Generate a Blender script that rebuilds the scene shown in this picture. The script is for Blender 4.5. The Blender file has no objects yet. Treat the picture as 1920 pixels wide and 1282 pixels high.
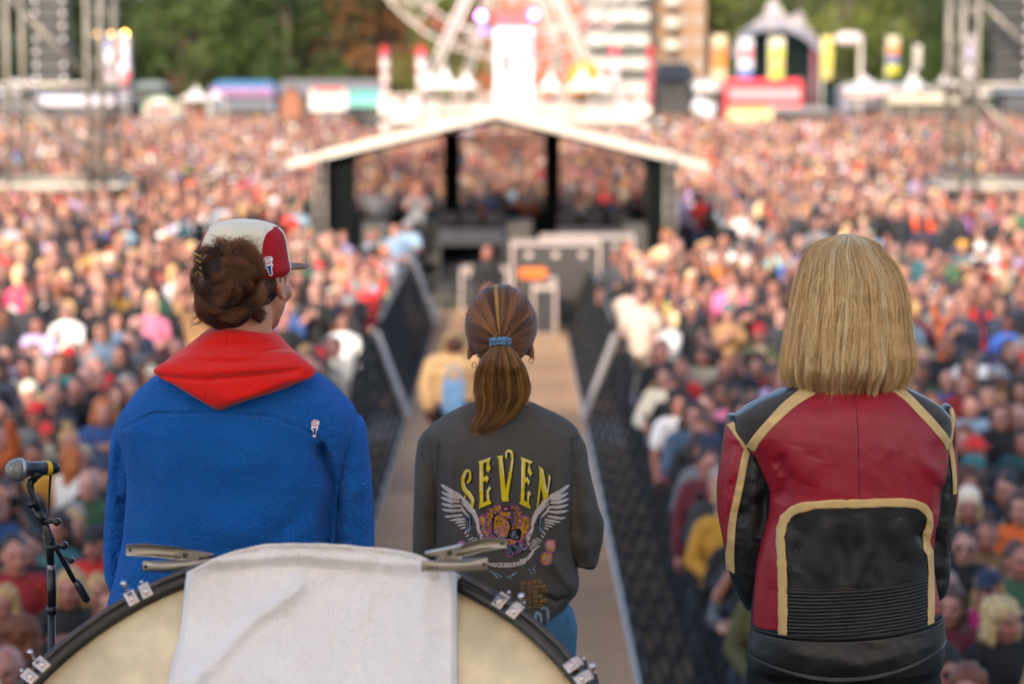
import bpy, bmesh, math, random
import numpy as np
from mathutils import Vector, Matrix
random.seed(7)
RNG = np.random.default_rng(11)
SC = bpy.context.scene
COL = SC.collection
# ------------------------------------------------------------------ camera
FPX = 85.0/36.0*1920.0
PITCH = math.atan((641.0-130.0)/FPX)
CAMZ = 4.7            # above the crowd's ground
STAGE = 2.55          # stage floor
cam_d = bpy.data.cameras.new('camera'); cam = bpy.data.objects.new('camera', cam_d); COL.objects.link(cam)
cam.location = (0, 0, CAMZ); cam.rotation_euler = (math.pi/2-PITCH, 0, 0)
cam_d.lens = 85; cam_d.sensor_width = 36; cam_d.clip_start = 0.1; cam_d.clip_end = 3000
cam_d.dof.use_dof = True; cam_d.dof.focus_distance = 5.5; cam_d.dof.aperture_fstop = 2.8
cam_d.dof.aperture_blades = 0
SC.camera = cam
# ------------------------------------------------------------------ light
SUN_AZ = math.radians(17.0)      # light travels to +Y and a little to +X
SUN_EL = math.radians(26.0)
w = bpy.data.worlds.new('World'); SC.world = w; w.use_nodes = True
nt = w.node_tree; bgn = nt.nodes['Background']
sky = nt.nodes.new('ShaderNodeTexSky'); sky.sky_type = 'NISHITA'; sky.sun_disc = False
sky.sun_elevation = SUN_EL; sky.sun_rotation = math.pi+SUN_AZ
sky.dust_density = 2.2; sky.air_density = 0.8; sky.ozone_density = 1.0
nt.links.new(sky.outputs[0], bgn.inputs[0]); bgn.inputs[1].default_value = 0.15
sd = bpy.data.lights.new('sun', 'SUN'); sun = bpy.data.objects.new('sun', sd); COL.objects.link(sun)
sd.energy = 2.0; sd.angle = math.radians(0.6); sd.color = (1.0, 0.85, 0.71)
L = Vector((math.sin(SUN_AZ)*math.cos(SUN_EL), math.cos(SUN_AZ)*math.cos(SUN_EL), -math.sin(SUN_EL)))
sun.rotation_euler = L.to_track_quat('-Z', 'Y').to_euler(); sun.location = (-5, -12, 20)
SC.view_settings.view_transform = 'Standard'; SC.view_settings.look = 'None'
SC.view_settings.gamma = 1.0; SC.view_settings.use_curve_mapping = False
SC.view_settings.exposure = 1.6
SC.cycles.use_denoising = True
SC.cycles.max_bounces = 6; SC.cycles.diffuse_bounces = 3; SC.cycles.glossy_bounces = 2
SC.cycles.transmission_bounces = 4; SC.cycles.transparent_max_bounces = 8
SC.cycles.caustics_reflective = False; SC.cycles.caustics_refractive = False
SC.cycles.sample_clamp_indirect = 6

# ------------------------------------------------------------------ geometry helpers
CP, SP_ = math.cos(PITCH), math.sin(PITCH)
def at(px, py, Y):
    """the point at distance Y in front of the camera that the photograph shows at pixel px, py"""
    px = np.asarray(px, float); py = np.asarray(py, float)
    dx = (px-960)/FPX; dy = (641-py)/FPX
    vy = CP + dy*SP_; vz = -SP_ + dy*CP
    t = Y/vy
    return np.stack(np.broadcast_arrays(dx*t, Y+0*dx, CAMZ+vz*t), -1)
def pxm(Y): return FPX/Y*CP
def tag(o, label=None, cat=None, group=None, kind=None):
    if label: o['label'] = label
    if cat: o['category'] = cat
    if group: o['group'] = group
    if kind: o['kind'] = kind
    return o
def link(name, data, parent=None, loc=None):
    o = bpy.data.objects.new(name, data); COL.objects.link(o)
    if parent is not None: o.parent = parent
    if loc is not None: o.location = loc
    return o
def empty(name, loc=(0, 0, 0), rz=0):
    o = bpy.data.objects.new(name, None); COL.objects.link(o); o.location = loc; o.rotation_euler = (0, 0, rz)
    o.empty_display_size = 0.2
    return o
def npmesh(name, V, Fq, mats=(), smooth=True, fmat=None, cols=None, Ft=None):
    """mesh from numpy verts and quads (-1 padded not allowed) and optional tris"""
    me = bpy.data.meshes.new(name)
    V = np.asarray(V, np.float32).reshape(-1, 3)
    loops = []; starts = []; tot = 0
    parts = []
    if Fq is not None and len(Fq):
        Fq = np.asarray(Fq, np.int32); parts.append((Fq, Fq.shape[1]))
    if Ft is not None and len(Ft):
        Ft = np.asarray(Ft, np.int32); parts.append((Ft, 3))
    for f, k in parts:
        loops.append(f.ravel()); starts.append(tot+np.arange(len(f))*k); tot += f.size
    loops = np.concatenate(loops); starts = np.concatenate(starts)
    me.vertices.add(len(V)); me.vertices.foreach_set('co', V.ravel())
    me.loops.add(len(loops)); me.loops.foreach_set('vertex_index', loops.astype(np.int32))
    me.polygons.add(len(starts)); me.polygons.foreach_set('loop_start', starts.astype(np.int32))
    for m in mats: me.materials.append(m)
    if fmat is not None: me.polygons.foreach_set('material_index', np.asarray(fmat, np.int32))
    if cols is not None:
        a = me.color_attributes.new('tint', 'FLOAT_COLOR', 'POINT')
        c = np.ones((len(V), 4), np.float32); c[:, :cols.shape[1]] = cols; a.data.foreach_set('color', c.ravel())
    me.update(calc_edges=True)
    me.polygons.foreach_set('use_smooth', np.full(len(starts), smooth))
    me.validate()
    return me
class MB:
    """collects boxes, bars, tubes and lathes; build() links them as one mesh object"""
    def __init__(s): s.V = []; s.F = []; s.n = 0; s.sm = []
    def add(s, V, F, smooth=False):
        V = np.asarray(V, float).reshape(-1, 3); s.V.append(V)
        for f in F: s.F.append([int(i)+s.n for i in f]); s.sm.append(smooth)
        s.n += len(V); return s
    def box(s, c, d, rz=0, R=None):
        x, y, z = np.array(d)/2
        V = np.array([(a*x, b*y, e*z) for a in (-1, 1) for b in (-1, 1) for e in (-1, 1)])
        if R is None: R = np.array(Matrix.Rotation(rz, 3, 'Z'))
        V = V@np.array(R).T+np.array(c)
        return s.add(V, [(0, 1, 3, 2), (4, 6, 7, 5), (0, 4, 5, 1), (2, 3, 7, 6), (0, 2, 6, 4), (1, 5, 7, 3)])
    def bar(s, p, q, wd, ht=None):
        p, q = Vector(p), Vector(q); d = q-p; ht = ht or wd
        R = np.array(d.to_track_quat('X', 'Z').to_matrix())
        return s.box((p+q)/2, (d.length, wd, ht), R=R)
    def tube(s, P, r, n=8, cap=True):
        P = [Vector(p) for p in P]; m = len(P)
        r = [r]*m if np.isscalar(r) else list(r)
        V = []; F = []
        up = None
        for i, p in enumerate(P):
            d = (P[min(i+1, m-1)]-P[max(i-1, 0)]).normalized()
            if up is None: up = Vector((0, 0, 1)) if abs(d.z) < .9 else Vector((1, 0, 0))
            a = d.cross(up).normalized(); b = a.cross(d).normalized(); up = b
            for k in range(n):
                t = 2*math.pi*k/n; V.append(p+(a*math.cos(t)+b*math.sin(t))*r[i])
        for i in range(m-1):
            for k in range(n):
                k2 = (k+1) % n; F.append((i*n+k, i*n+k2, (i+1)*n+k2, (i+1)*n+k))
        if cap: F.append(tuple(range(n-1, -1, -1))); F.append(tuple((m-1)*n+k for k in range(n)))
        return s.add([tuple(v) for v in V], F, True)
    def lathe(s, prof, n=24, c=(0, 0, 0), R=None):
        V = []; F = []; m = len(prof)
        for r, z in prof:
            for k in range(n):
                t = 2*math.pi*k/n; V.append((max(r, 1e-5)*math.cos(t), max(r, 1e-5)*math.sin(t), z))
        for i in range(m-1):
            for k in range(n):
                k2 = (k+1) % n; F.append((i*n+k, i*n+k2, (i+1)*n+k2, (i+1)*n+k))
        F.append(tuple(range(n-1, -1, -1))); F.append(tuple((m-1)*n+k for k in range(n)))
        V = np.array(V)
        if R is not None: V = V@np.array(R).T
        return s.add(V+np.array(c), F, True)
    def ell(s, c, r, R=None, nu=16, nv=10):
        V, F = ellipsoid(c, r, R, nu, nv); return s.add(V, F, True)
    def build(s, name, mat, parent=None, loc=None, bevel=0):
        me = bpy.data.meshes.new(name)
        V = np.concatenate(s.V); me.from_pydata([tuple(v) for v in V], [], s.F)
        me.polygons.foreach_set('use_smooth', s.sm)
        if mat is not None: me.materials.append(mat)
        me.update()
        o = link(name, me, parent, loc)
        if bevel:
            b = o.modifiers.new('bevel', 'BEVEL'); b.width = bevel; b.segments = 2; b.limit_method = 'ANGLE'
        return o
def ellipsoid(c, r, R=None, nu=16, nv=10):
    V = [(0, 0, 1)]
    for j in range(1, nv):
        p = math.pi*j/nv
        for i in range(nu):
            t = 2*math.pi*i/nu; V.append((math.sin(p)*math.cos(t), math.sin(p)*math.sin(t), math.cos(p)))
    V.append((0, 0, -1)); F = []
    for i in range(nu): F.append((0, 1+i, 1+(i+1) % nu))
    for j in range(nv-2):
        a = 1+j*nu; b = a+nu
        for i in range(nu): i2 = (i+1) % nu; F.append((a+i, b+i, b+i2, a+i2))
    a = 1+(nv-2)*nu; n = len(V)-1
    for i in range(nu): F.append((n, a+(i+1) % nu, a+i))
    V = np.array(V)*np.array(r)
    if R is not None: V = V@np.array(R).T
    return V+np.array(c), F
def cone(p, q, r0, r1, n=14):
    """capsule with two end radii, closed"""
    p, q = np.array(p, float), np.array(q, float); d = q-p; ln = np.linalg.norm(d); d = d/ln
    a = np.cross(d, [0, 0, 1.0]) if abs(d[2]) < .9 else np.cross(d, [1.0, 0, 0]); a /= np.linalg.norm(a); b = np.cross(d, a)
    prof = [(math.sin(t), -math.cos(t), 0) for t in np.linspace(0.15, math.pi/2, 4)]+[(math.sin(t), -math.cos(t), 1) for t in np.linspace(math.pi/2, math.pi-.15, 4)]
    V = []; F = []
    for s_, c_, e in prof:
        r = r1 if e else r0; o = (q if e else p)+d*c_*r
        for k in range(n):
            t = 2*math.pi*k/n; V.append(o+(a*math.cos(t)+b*math.sin(t))*s_*r)
    m = len(prof)
    for i in range(m-1):
        for k in range(n): k2 = (k+1) % n; F.append((i*n+k, (i+1)*n+k, (i+1)*n+k2, i*n+k2))
    F.append(tuple(range(n))); F.append(tuple((m-1)*n+k for k in range(n-1, -1, -1)))
    return np.array(V), F
def remesh(prims, voxel, dec=1.0, smooth=3, name='body'):
    """grow one continuous skin over overlapping closed shapes"""
    m = MB()
    for V, F in prims: m.add(V, F)
    o = m.build(name, None)
    r = o.modifiers.new('r', 'REMESH'); r.mode = 'VOXEL'; r.voxel_size = voxel; r.use_smooth_shade = True
    if smooth:
        s = o.modifiers.new('s', 'SMOOTH'); s.factor = .5; s.iterations = smooth
    if dec < 1:
        d = o.modifiers.new('d', 'DECIMATE'); d.ratio = dec
    dg = bpy.context.evaluated_depsgraph_get(); dg.update()
    me = bpy.data.meshes.new_from_object(o.evaluated_get(dg))
    old = o.data; bpy.data.objects.remove(o); bpy.data.meshes.remove(old)
    me.polygons.foreach_set('use_smooth', np.ones(len(me.polygons), bool)); me.name = name
    return me
def mverts(me):
    V = np.empty(len(me.vertices)*3, np.float32); me.vertices.foreach_get('co', V); return V.reshape(-1, 3)
def setcol(me, C, name='tint'):
    a = me.color_attributes.get(name) or me.color_attributes.new(name, 'FLOAT_COLOR', 'POINT')
    c = np.ones((len(C), 4), np.float32); c[:, :C.shape[1]] = C; a.data.foreach_set('color', c.ravel())
# ------------------------------------------------------------------ noise
def _h(i, j, s): 
    x = np.sin(i*127.1+j*311.7+s*74.7)*43758.5453; return x-np.floor(x)
def vnoise(x, y, s=0):
    i = np.floor(x); j = np.floor(y); fx = x-i; fy = y-j
    fx = fx*fx*(3-2*fx); fy = fy*fy*(3-2*fy)
    a = _h(i, j, s); b = _h(i+1, j, s); c = _h(i, j+1, s); d = _h(i+1, j+1, s)
    return (a*(1-fx)+b*fx)*(1-fy)+(c*(1-fx)+d*fx)*fy-.5
def fbm(x, y, s=0, o=3):
    r = 0
    for k in range(o): r = r+vnoise(x*2**k, y*2**k, s+k*7)*.5**k
    return r
# ------------------------------------------------------------------ materials
def newmat(name):
    m = bpy.data.materials.new(name); m.use_nodes = True; m.node_tree.nodes.clear()
    n = m.node_tree; out = n.nodes.new('ShaderNodeOutputMaterial'); b = n.nodes.new('ShaderNodeBsdfPrincipled')
    n.links.new(b.outputs[0], out.inputs[0]); return m, n, b
def N(n, t, **kw):
    x = n.nodes.new(t)
    for k, v in kw.items():
        if k in x.inputs: x.inputs[k].default_value = v
        else: setattr(x, k, v)
    return x
def mat(name, col, rough=.6, metal=0, var=.12, scale=8, bump=0, bscale=200, bdist=.001, spec=.5, attr=None, objcol=False, sheen=0, coat=0, detail=4, transl=0, emit=None, coord='Object', stretch=None, var2=0, scale2=40):
    m, n, b = newmat(name)
    tc = N(n, 'ShaderNodeTexCoord'); src = tc.outputs[coord]
    if stretch:
        mp = N(n, 'ShaderNodeMapping'); mp.inputs['Scale'].default_value = stretch
        n.links.new(src, mp.inputs[0]); src = mp.outputs[0]
    if attr and objcol:
        a = N(n, 'ShaderNodeAttribute', attribute_name=attr); a2 = N(n, 'ShaderNodeObjectInfo'); a3 = N(n, 'ShaderNodeVectorMath', operation='MULTIPLY')
        n.links.new(a.outputs['Color'], a3.inputs[0]); n.links.new(a2.outputs['Color'], a3.inputs[1]); c = a3.outputs[0]
    elif attr:
        a = N(n, 'ShaderNodeAttribute', attribute_name=attr); c = a.outputs['Color']
    elif objcol:
        a = N(n, 'ShaderNodeObjectInfo'); c = a.outputs['Color']
    else:
        a = N(n, 'ShaderNodeRGB'); a.outputs[0].default_value = (*col, 1); c = a.outputs[0]
    for vv, ss in ((var, scale), (var2, scale2)):
        if vv:
            t = N(n, 'ShaderNodeTexNoise', Scale=ss, Detail=detail); n.links.new(src, t.inputs['Vector'])
            r = N(n, 'ShaderNodeMapRange'); n.links.new(t.outputs[0], r.inputs[0])
            r.inputs[1].default_value = .3; r.inputs[2].default_value = .7; r.inputs[3].default_value = 1-vv; r.inputs[4].default_value = 1+vv
            mx = N(n, 'ShaderNodeVectorMath', operation='SCALE'); n.links.new(c, mx.inputs[0]); n.links.new(r.outputs[0], mx.inputs['Scale']); c = mx.outputs[0]
    n.links.new(c, b.inputs['Base Color'])
    b.inputs['Roughness'].default_value = rough; b.inputs['Metallic'].default_value = metal
    b.inputs['Specular IOR Level'].default_value = spec
    if sheen: b.inputs['Sheen Weight'].default_value = sheen; b.inputs['Sheen Roughness'].default_value = .5
    if coat: b.inputs['Coat Weight'].default_value = coat; b.inputs['Coat Roughness'].default_value = .15
    if bump:
        t = N(n, 'ShaderNodeTexNoise', Scale=bscale, Detail=3); n.links.new(src, t.inputs['Vector'])
        bp = N(n, 'ShaderNodeBump', Strength=bump, Distance=bdist); n.links.new(t.outputs[0], bp.inputs['Height']); n.links.new(bp.outputs[0], b.inputs['Normal'])
    if emit: b.inputs['Emission Color'].default_value = (*emit[:3], 1); b.inputs['Emission Strength'].default_value = emit[3]
    if transl:
        out = [x for x in n.nodes if x.type == 'OUTPUT_MATERIAL'][0]
        tr = N(n, 'ShaderNodeBsdfTranslucent'); n.links.new(c, tr.inputs[0]); mix = N(n, 'ShaderNodeMixShader', Fac=transl)
        n.links.new(b.outputs[0], mix.inputs[1]); n.links.new(tr.outputs[0], mix.inputs[2]); n.links.new(mix.outputs[0], out.inputs[0])
    return m
def srgb(h):
    h = h.lstrip('#'); c = np.array([int(h[i:i+2], 16)/255 for i in (0, 2, 4)])
    return tuple(np.where(c <= .04045, c/12.92, ((c+.055)/1.055)**2.4))
def hairmat(name):
    m, n, b = newmat(name)
    a = N(n, 'ShaderNodeAttribute', attribute_name='tint')
    n.links.new(a.outputs['Color'], b.inputs['Base Color']); b.inputs['Roughness'].default_value = .38
    b.inputs['Specular IOR Level'].default_value = .45
    return m
SKIN = mat('skin', (.5, .28, .2), .5, var=.08, scale=25, attr='tint', bump=.15, bscale=300, bdist=.0005)
# ------------------------------------------------------------------ loft: a closed garment or limb from traced outlines
def hermite(xk, yk, x):
    xk = np.asarray(xk, float); yk = np.asarray(yk, float); x = np.clip(np.asarray(x, float), xk[0], xk[-1])
    d = np.diff(yk)/np.diff(xk); m = np.empty_like(yk); m[0] = d[0]; m[-1] = d[-1]
    m[1:-1] = np.where(d[1:]*d[:-1] > 0, 2*d[1:]*d[:-1]/np.where(np.abs(d[1:]+d[:-1]) < 1e-9, 1, d[1:]+d[:-1]), 0)
    k = np.clip(np.searchsorted(xk, x, 'right')-1, 0, len(xk)-2)
    h = xk[k+1]-xk[k]; t = (x-xk[k])/h
    return (2*t**3-3*t**2+1)*yk[k]+(t**3-2*t**2+t)*h*m[k]+(-2*t**3+3*t**2)*yk[k+1]+(t**3-t**2)*h*m[k+1]
def dseg(px, py, pts):
    """distance to a polyline and position along it 0..1"""
    best = np.full(px.shape, 1e9); tt = np.zeros(px.shape); pts = np.asarray(pts, float)
    ln = np.hypot(*np.diff(pts, axis=0).T); cum = np.concatenate([[0], np.cumsum(ln)]); tot = cum[-1]
    sd_ = np.zeros(px.shape)
    for i in range(len(pts)-1):
        a, b = pts[i], pts[i+1]; d = b-a; t = np.clip(((px-a[0])*d[0]+(py-a[1])*d[1])/(d@d), 0, 1)
        ex = px-a[0]-d[0]*t; ey = py-a[1]-d[1]*t; ds = np.hypot(ex, ey); k = ds < best
        best = np.where(k, ds, best); tt = np.where(k, (cum[i]+t*ln[i])/tot, tt); sd_ = np.where(k, np.sign(d[0]*ey-d[1]*ex)*ds, sd_)
    return best, tt, sd_
def crease(pts, wd, amp, taper=True, seam=False):
    """fold running along pts (pixels); wd pixels, amp metres (positive = bulges out)"""
    def f(px, py):
        d, t, s = dseg(px, py, pts); g = np.exp(-(d/wd)**2)*amp
        if taper: g = g*np.clip(np.sin(np.pi*np.clip(t, 0.0, 1)), 0, 1)**.6
        return g
    return f
def step(pts, wd, amp):
    """a lip: surface on the left side of the line stands amp higher, easing over wd"""
    def f(px, py):
        d, t, s = dseg(px, py, pts); return amp*np.exp(-(d/(wd*6))**2)*np.tanh(s/wd)*np.clip(np.sin(np.pi*t), 0, 1)**.5
    return f
class Loft:
    def __init__(s, Y0, rows, n=2.4, disp=(), noise=()):
        """rows: (py, xl, xr, back depth m, front depth m, y offset m)"""
        s.Y0 = Y0; s.R = np.array(rows, float); s.n = n; s.disp = list(disp); s.noise = list(noise)
        s.py0, s.py1 = s.R[0, 0], s.R[-1, 0]
    def col(s, k, py): return hermite(s.R[:, 0], s.R[:, k], py)
    def bump(s, px, py):
        r = np.zeros(np.broadcast(px, py).shape)
        for f in s.disp: r = r+f(px, py)
        for (sc, amp, sd_) in s.noise: r = r+fbm(px/sc, py/sc, sd_)*amp
        return r
    def back(s, px, py, off=0):
        """the point of the back surface behind pixel px, py (standing off metres proud)"""
        xl, xr = s.col(1, py), s.col(2, py); cx = (xl+xr)/2; a = np.maximum((xr-xl)/2, 1e-3); b = s.col(3, py)
        u = np.clip(np.abs(px-cx)/a, 0, .9995)
        prof = (1-u**s.n)**(1/s.n)
        y = s.Y0+s.col(5, py)-b*prof-(s.bump(px, py))*np.clip(prof*1.6, 0, 1)-off
        P = at(px, py, s.Y0); P[..., 1] = y; return P
    def mesh(s, name, mats, nu=220, nv=200, cols=None, frac_front=.35, capmat=0):
        nb = int(nu*(1-frac_front)); nf = nu-nb
        py = np.linspace(s.py0, s.py1, nv)[:, None]
        th = np.concatenate([np.linspace(0, np.pi, nb, endpoint=False), np.linspace(np.pi, 2*np.pi, nf, endpoint=False)])[None]
        xl, xr = s.col(1, py), s.col(2, py); cx = (xl+xr)/2; a = (xr-xl)/2; b = s.col(3, py); f = s.col(4, py); yo = s.col(5, py)
        c, q = np.cos(th), np.sin(th)
        ux = -np.sign(c)*np.abs(c)**(2/s.n); uy = np.abs(q)**(2/s.n)
        px = cx+a*ux; isb = (th < np.pi)
        bp = s.bump(px, py+0*px)
        dep = np.where(isb, -(b*uy+bp*np.clip(uy*1.6, 0, 1)), f*uy)
        P = at(px, py+0*px, s.Y0); P[..., 1] = s.Y0+yo+dep
        V = P.reshape(-1, 3); i = np.arange(nv-1)[:, None]*nu; k = np.arange(nu)[None]; k2 = (k+1) % nu
        Fq = np.stack([i+k, i+k2, i+nu+k2, i+nu+k], -1).reshape(-1, 4)
        c0 = len(V); V = np.concatenate([V, P[0].mean(0)[None], P[-1].mean(0)[None]])
        kk = np.arange(nu); Ft = np.concatenate([np.stack([np.full(nu, c0), (kk+1) % nu, kk], -1), np.stack([np.full(nu, c0+1), (nv-1)*nu+kk, (nv-1)*nu+(kk+1) % nu], -1)])
        C = None
        if cols is not None:
            C = cols(np.concatenate([px.ravel(), [0, 0]]), np.concatenate([(py+0*px).ravel(), [0, 0]]), np.concatenate([np.broadcast_to(isb, px.shape).ravel(), [False, False]]))
        return npmesh(name, V, Fq, mats, cols=C, Ft=Ft)
def sheet(name, P, Q, mats, cols=None, parent=None):
    """closed slab between two point grids (outer P, inner Q)"""
    nv, nu = P.shape[:2]; V = np.concatenate([P.reshape(-1, 3), Q.reshape(-1, 3)]); n = nv*nu
    i = np.arange(nv-1)[:, None]*nu; k = np.arange(nu-1)[None]
    A = np.stack([i+k, i+k+1, i+nu+k+1, i+nu+k], -1).reshape(-1, 4); B = A[:, ::-1]+n
    r = np.arange(nu-1); e = [np.stack([r+1, r, r+n, r+1+n], -1), np.stack([(nv-1)*nu+r, (nv-1)*nu+r+1, (nv-1)*nu+r+1+n, (nv-1)*nu+r+n], -1)]
    r = np.arange(nv-1)*nu; e += [np.stack([r, r+nu, r+nu+n, r+n], -1), np.stack([r+nu+nu-1, r+nu-1, r+nu-1+n, r+nu+nu-1+n], -1)]
    C = None if cols is None else np.concatenate([cols.reshape(-1, cols.shape[-1])]*2)
    me = npmesh(name, V, np.concatenate([A, B]+e), mats, cols=C)
    return link(name, me, parent)
def rowpatch(name, S, L_, R_, off, th, m, parent, nu=80, nv=120, extra=None, curve_rows=None, cols=None):
    """panel between a left and a right outline [(py,px)..] lying on the back of loft S"""
    L_, R_ = np.array(L_, float), np.array(R_, float)
    v = np.linspace(0, 1, nv)[:, None]; u = np.linspace(0, 1, nu)[None]
    pl = L_[0, 0]+(L_[-1, 0]-L_[0, 0])*v; pr = R_[0, 0]+(R_[-1, 0]-R_[0, 0])*v
    xl = hermite(L_[:, 0], L_[:, 1], pl); xr = hermite(R_[:, 0], R_[:, 1], pr)
    px = xl*(1-u)+xr*u; py = pl*(1-u)+pr*u
    if curve_rows is not None: py = py+curve_rows(u, v)
    ex = 0 if extra is None else extra(px, py, u, v)
    P = S.back(px, py, off+ex); Q = S.back(px, py, off-th)
    return sheet(name, P, Q, [m], parent=parent, cols=None if cols is None else cols(px, py))
def ribbon(name, S, pts, wd, off, th, m, parent, n=120, wave=0):
    """strip of width wd px along pts on the back of S"""
    pts = np.array(pts, float); t = np.concatenate([[0], np.cumsum(np.hypot(*np.diff(pts, axis=0).T))]); tt = np.linspace(0, t[-1], n)
    x = hermite(t, pts[:, 0], tt); y = hermite(t, pts[:, 1], tt)
    dx = np.gradient(x); dy = np.gradient(y); l = np.hypot(dx, dy); nx, ny = -dy/l, dx/l
    k = np.linspace(-1, 1, 9)[None]; w_ = wd/2*(1+wave*fbm(tt/12, tt*0, 3))[:, None]
    px = x[:, None]+nx[:, None]*k*w_; py = y[:, None]+ny[:, None]*k*w_
    rnd = np.sqrt(np.clip(1-k**4, 0, 1))*.0012
    return sheet(name, S.back(px, py, off+rnd-.001), S.back(px, py, off-th), [m], parent=parent)
def strands(name, paths, rad, C, m, parent):
    """hair: paths (n, k, 3), root radius, colours (n,3)"""
    n, k, _ = paths.shape
    hc = bpy.data.hair_curves.new(name); hc.add_curves([k]*n)
    hc.attributes['position'].data.foreach_set('vector', paths.astype(np.float32).ravel())
    a = hc.attributes.new('radius', 'FLOAT', 'POINT')
    prof = np.linspace(1, 0, k)**.5*.75+.25
    a.data.foreach_set('value', (np.asarray(rad)*np.ones((n, 1))*prof[None]).astype(np.float32).ravel())
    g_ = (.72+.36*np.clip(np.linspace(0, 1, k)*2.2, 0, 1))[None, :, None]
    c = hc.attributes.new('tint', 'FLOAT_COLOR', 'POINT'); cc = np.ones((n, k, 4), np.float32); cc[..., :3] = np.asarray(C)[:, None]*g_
    c.data.foreach_set('color', cc.ravel())
    hc.materials.append(m)
    return link(name, hc, parent)
def loft_strands(S, n, k, lo=.8, hi=1.0, py_start=None, py_end=None, th=(0, 2*math.pi), clump=0, amp=.003, clumps=60, rg=RNG, start_jit=0, end_jit=8, curl=0):
    """hair flowing down a loft at constant angle, in locks"""
    t0 = rg.uniform(th[0], th[1], n); cc = np.sort(th[0]+(th[1]-th[0])*rg.random(clumps))
    ci = np.argmin(np.abs(t0[:, None]+rg.normal(0, .012, n)[:, None]-cc[None]), 1); cq = rg.uniform(.3, 1.3, clumps)
    r0 = rg.uniform(lo, hi, n); cr = rg.normal(0, 1, clumps); ce = rg.normal(0, 1, clumps)
    s = np.linspace(0, 1, k)[None]
    p0 = (S.py0 if py_start is None else py_start)+rg.uniform(0, 1, n)*start_jit; p1 = (S.py1 if py_end is None else py_end)
    pe = p1+rg.normal(0, end_jit*.4, n)+ce[ci]*end_jit*.5
    py = p0[:, None]*(1-s)+pe[:, None]*s; pyc = np.clip(py, S.py0, S.py1)
    q = np.clip(clump*s**1.2*cq[ci][:, None], 0, .97)
    theta = t0[:, None]*(1-q)+cc[ci][:, None]*q+vnoise(s*3+ci[:, None], ci[:, None]+0*s, 3)*.10*s
    rr = r0[:, None]+cr[ci][:, None]*.028*s
    xl, xr = S.col(1, pyc), S.col(2, pyc); cx = (xl+xr)/2; a = (xr-xl)/2; b = S.col(3, pyc); f = S.col(4, pyc); yo = S.col(5, pyc)
    c_, q_ = np.cos(theta), np.sin(theta)
    ux = -np.sign(c_)*np.abs(c_)**(2/S.n); uy = np.abs(q_)**(2/S.n)
    px = cx+a*ux*rr
    bp = S.bump(px, pyc)
    dep = np.where(q_ > 0, -(b*uy*rr+bp), f*uy*rr)
    P = at(px, py, S.Y0); P[..., 1] = S.Y0+yo+dep
    P += (vnoise(s*5+t0[:, None]*31, t0[:, None]*57+0*s, 5)*amp)[..., None]*np.array([1, .5, 0])*s[..., None]
    return P, t0, ci
# ================================================================== the three people on the stage
def head_prims(c, yaw, s=1.0, ears=True, tilt=0, nose=1.0, ear=(0, 0)):
    """c = centre of the skull; yaw 0 faces +Y, positive turns to +X"""
    R = np.array(Matrix.Rotation(-yaw, 3, 'Z')@Matrix.Rotation(tilt, 3, 'X'))
    c = np.array(c, float); T = lambda p: c+R@(np.array(p)*s)
    E = lambda p, r, q=None: ellipsoid(T(p), np.array(r)*s, R if q is None else R@q, 24, 16)
    pr = [E((0, -.012, .022), (.076, .098, .094)), E((0, .028, -.045), (.062, .066, .075)), E((0, .058, -.095), (.034, .032, .028)),
          E((0, .052, .01), (.058, .05, .06)), E((.034, .07, -.035), (.026, .026, .024)), E((-.034, .07, -.035), (.026, .026, .024)),
          cone(T((0, -.018, -.07)), T((0, -.04, -.19)), .058*s, .062*s, 20)]
    if nose: pr += [cone(T((0, .098, .0)), T((0, .122, -.036)), .009*s, .013*s), E((0, .112, -.042), (.018, .014, .010)),
                    cone(T((-.022, .094, -.066)), T((.022, .094, -.066)), .009*s, .009*s), cone(T((-.04, .088, .022)), T((.04, .088, .022)), .012*s, .012*s)]
    if ears:
        for sg in (-1, 1):
            q = [(-.002, .030), (.012, .034), (.024, .022), (.024, .004), (.014, -.012), (.006, -.026), (-.004, -.028)]
            P = [T((sg*(.079+ear[0]+.007*min(1, i/3)), -.004-a, -.012+b+ear[1])) for i, (a, b) in enumerate(q)]
            pr += [cone(P[i], P[i+1], .0062*s, .0062*s, 10) for i in range(len(P)-1)]
            pr.append(E((sg*(.077+ear[0]), -.010, -.010+ear[1]), (.006, .016, .026))); pr.append(E((sg*(.070+ear[0]*.7), .004, -.012+ear[1]), (.012, .014, .020)))
    return pr, R, T
def hand_prims(wr, d, up, side, s=1.0, curl=.7):
    """wrist point, direction of the fingers, back-of-hand normal, thumb side vector"""
    wr, d, up, side = [np.array(v, float) for v in (wr, d, up, side)]
    pr = [ellipsoid(wr+d*.045*s, (.001, .001, .001), None, 4, 3)]
    M_ = np.stack([side, d, up], 1)
    pr = [ellipsoid(wr+d*.048*s, np.array((.042, .052, .017))*s, M_, 16, 10)]
    for k, ln in enumerate((.068, .078, .072, .056)):
        a = wr+d*.085*s+side*(.030-.020*k)*s; b = a+(d*math.cos(curl*.5)-up*math.sin(curl*.5))*ln*.55*s
        c_ = b+(d*math.cos(curl*1.6)-up*math.sin(curl*1.6))*ln*.5*s
        pr += [cone(a, b, .0095*s, .0085*s, 10), cone(b, c_, .0085*s, .0070*s, 10)]
    a = wr+d*.028*s+side*.032*s; b = a+(d*.5+side*.7-up*.3)*.036*s; c_ = b+(d*.85+side*.25-up*.3)*.034*s
    return pr+[cone(a, b, .013*s, .011*s, 10), cone(b, c_, .011*s, .008*s, 10)]
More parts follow.
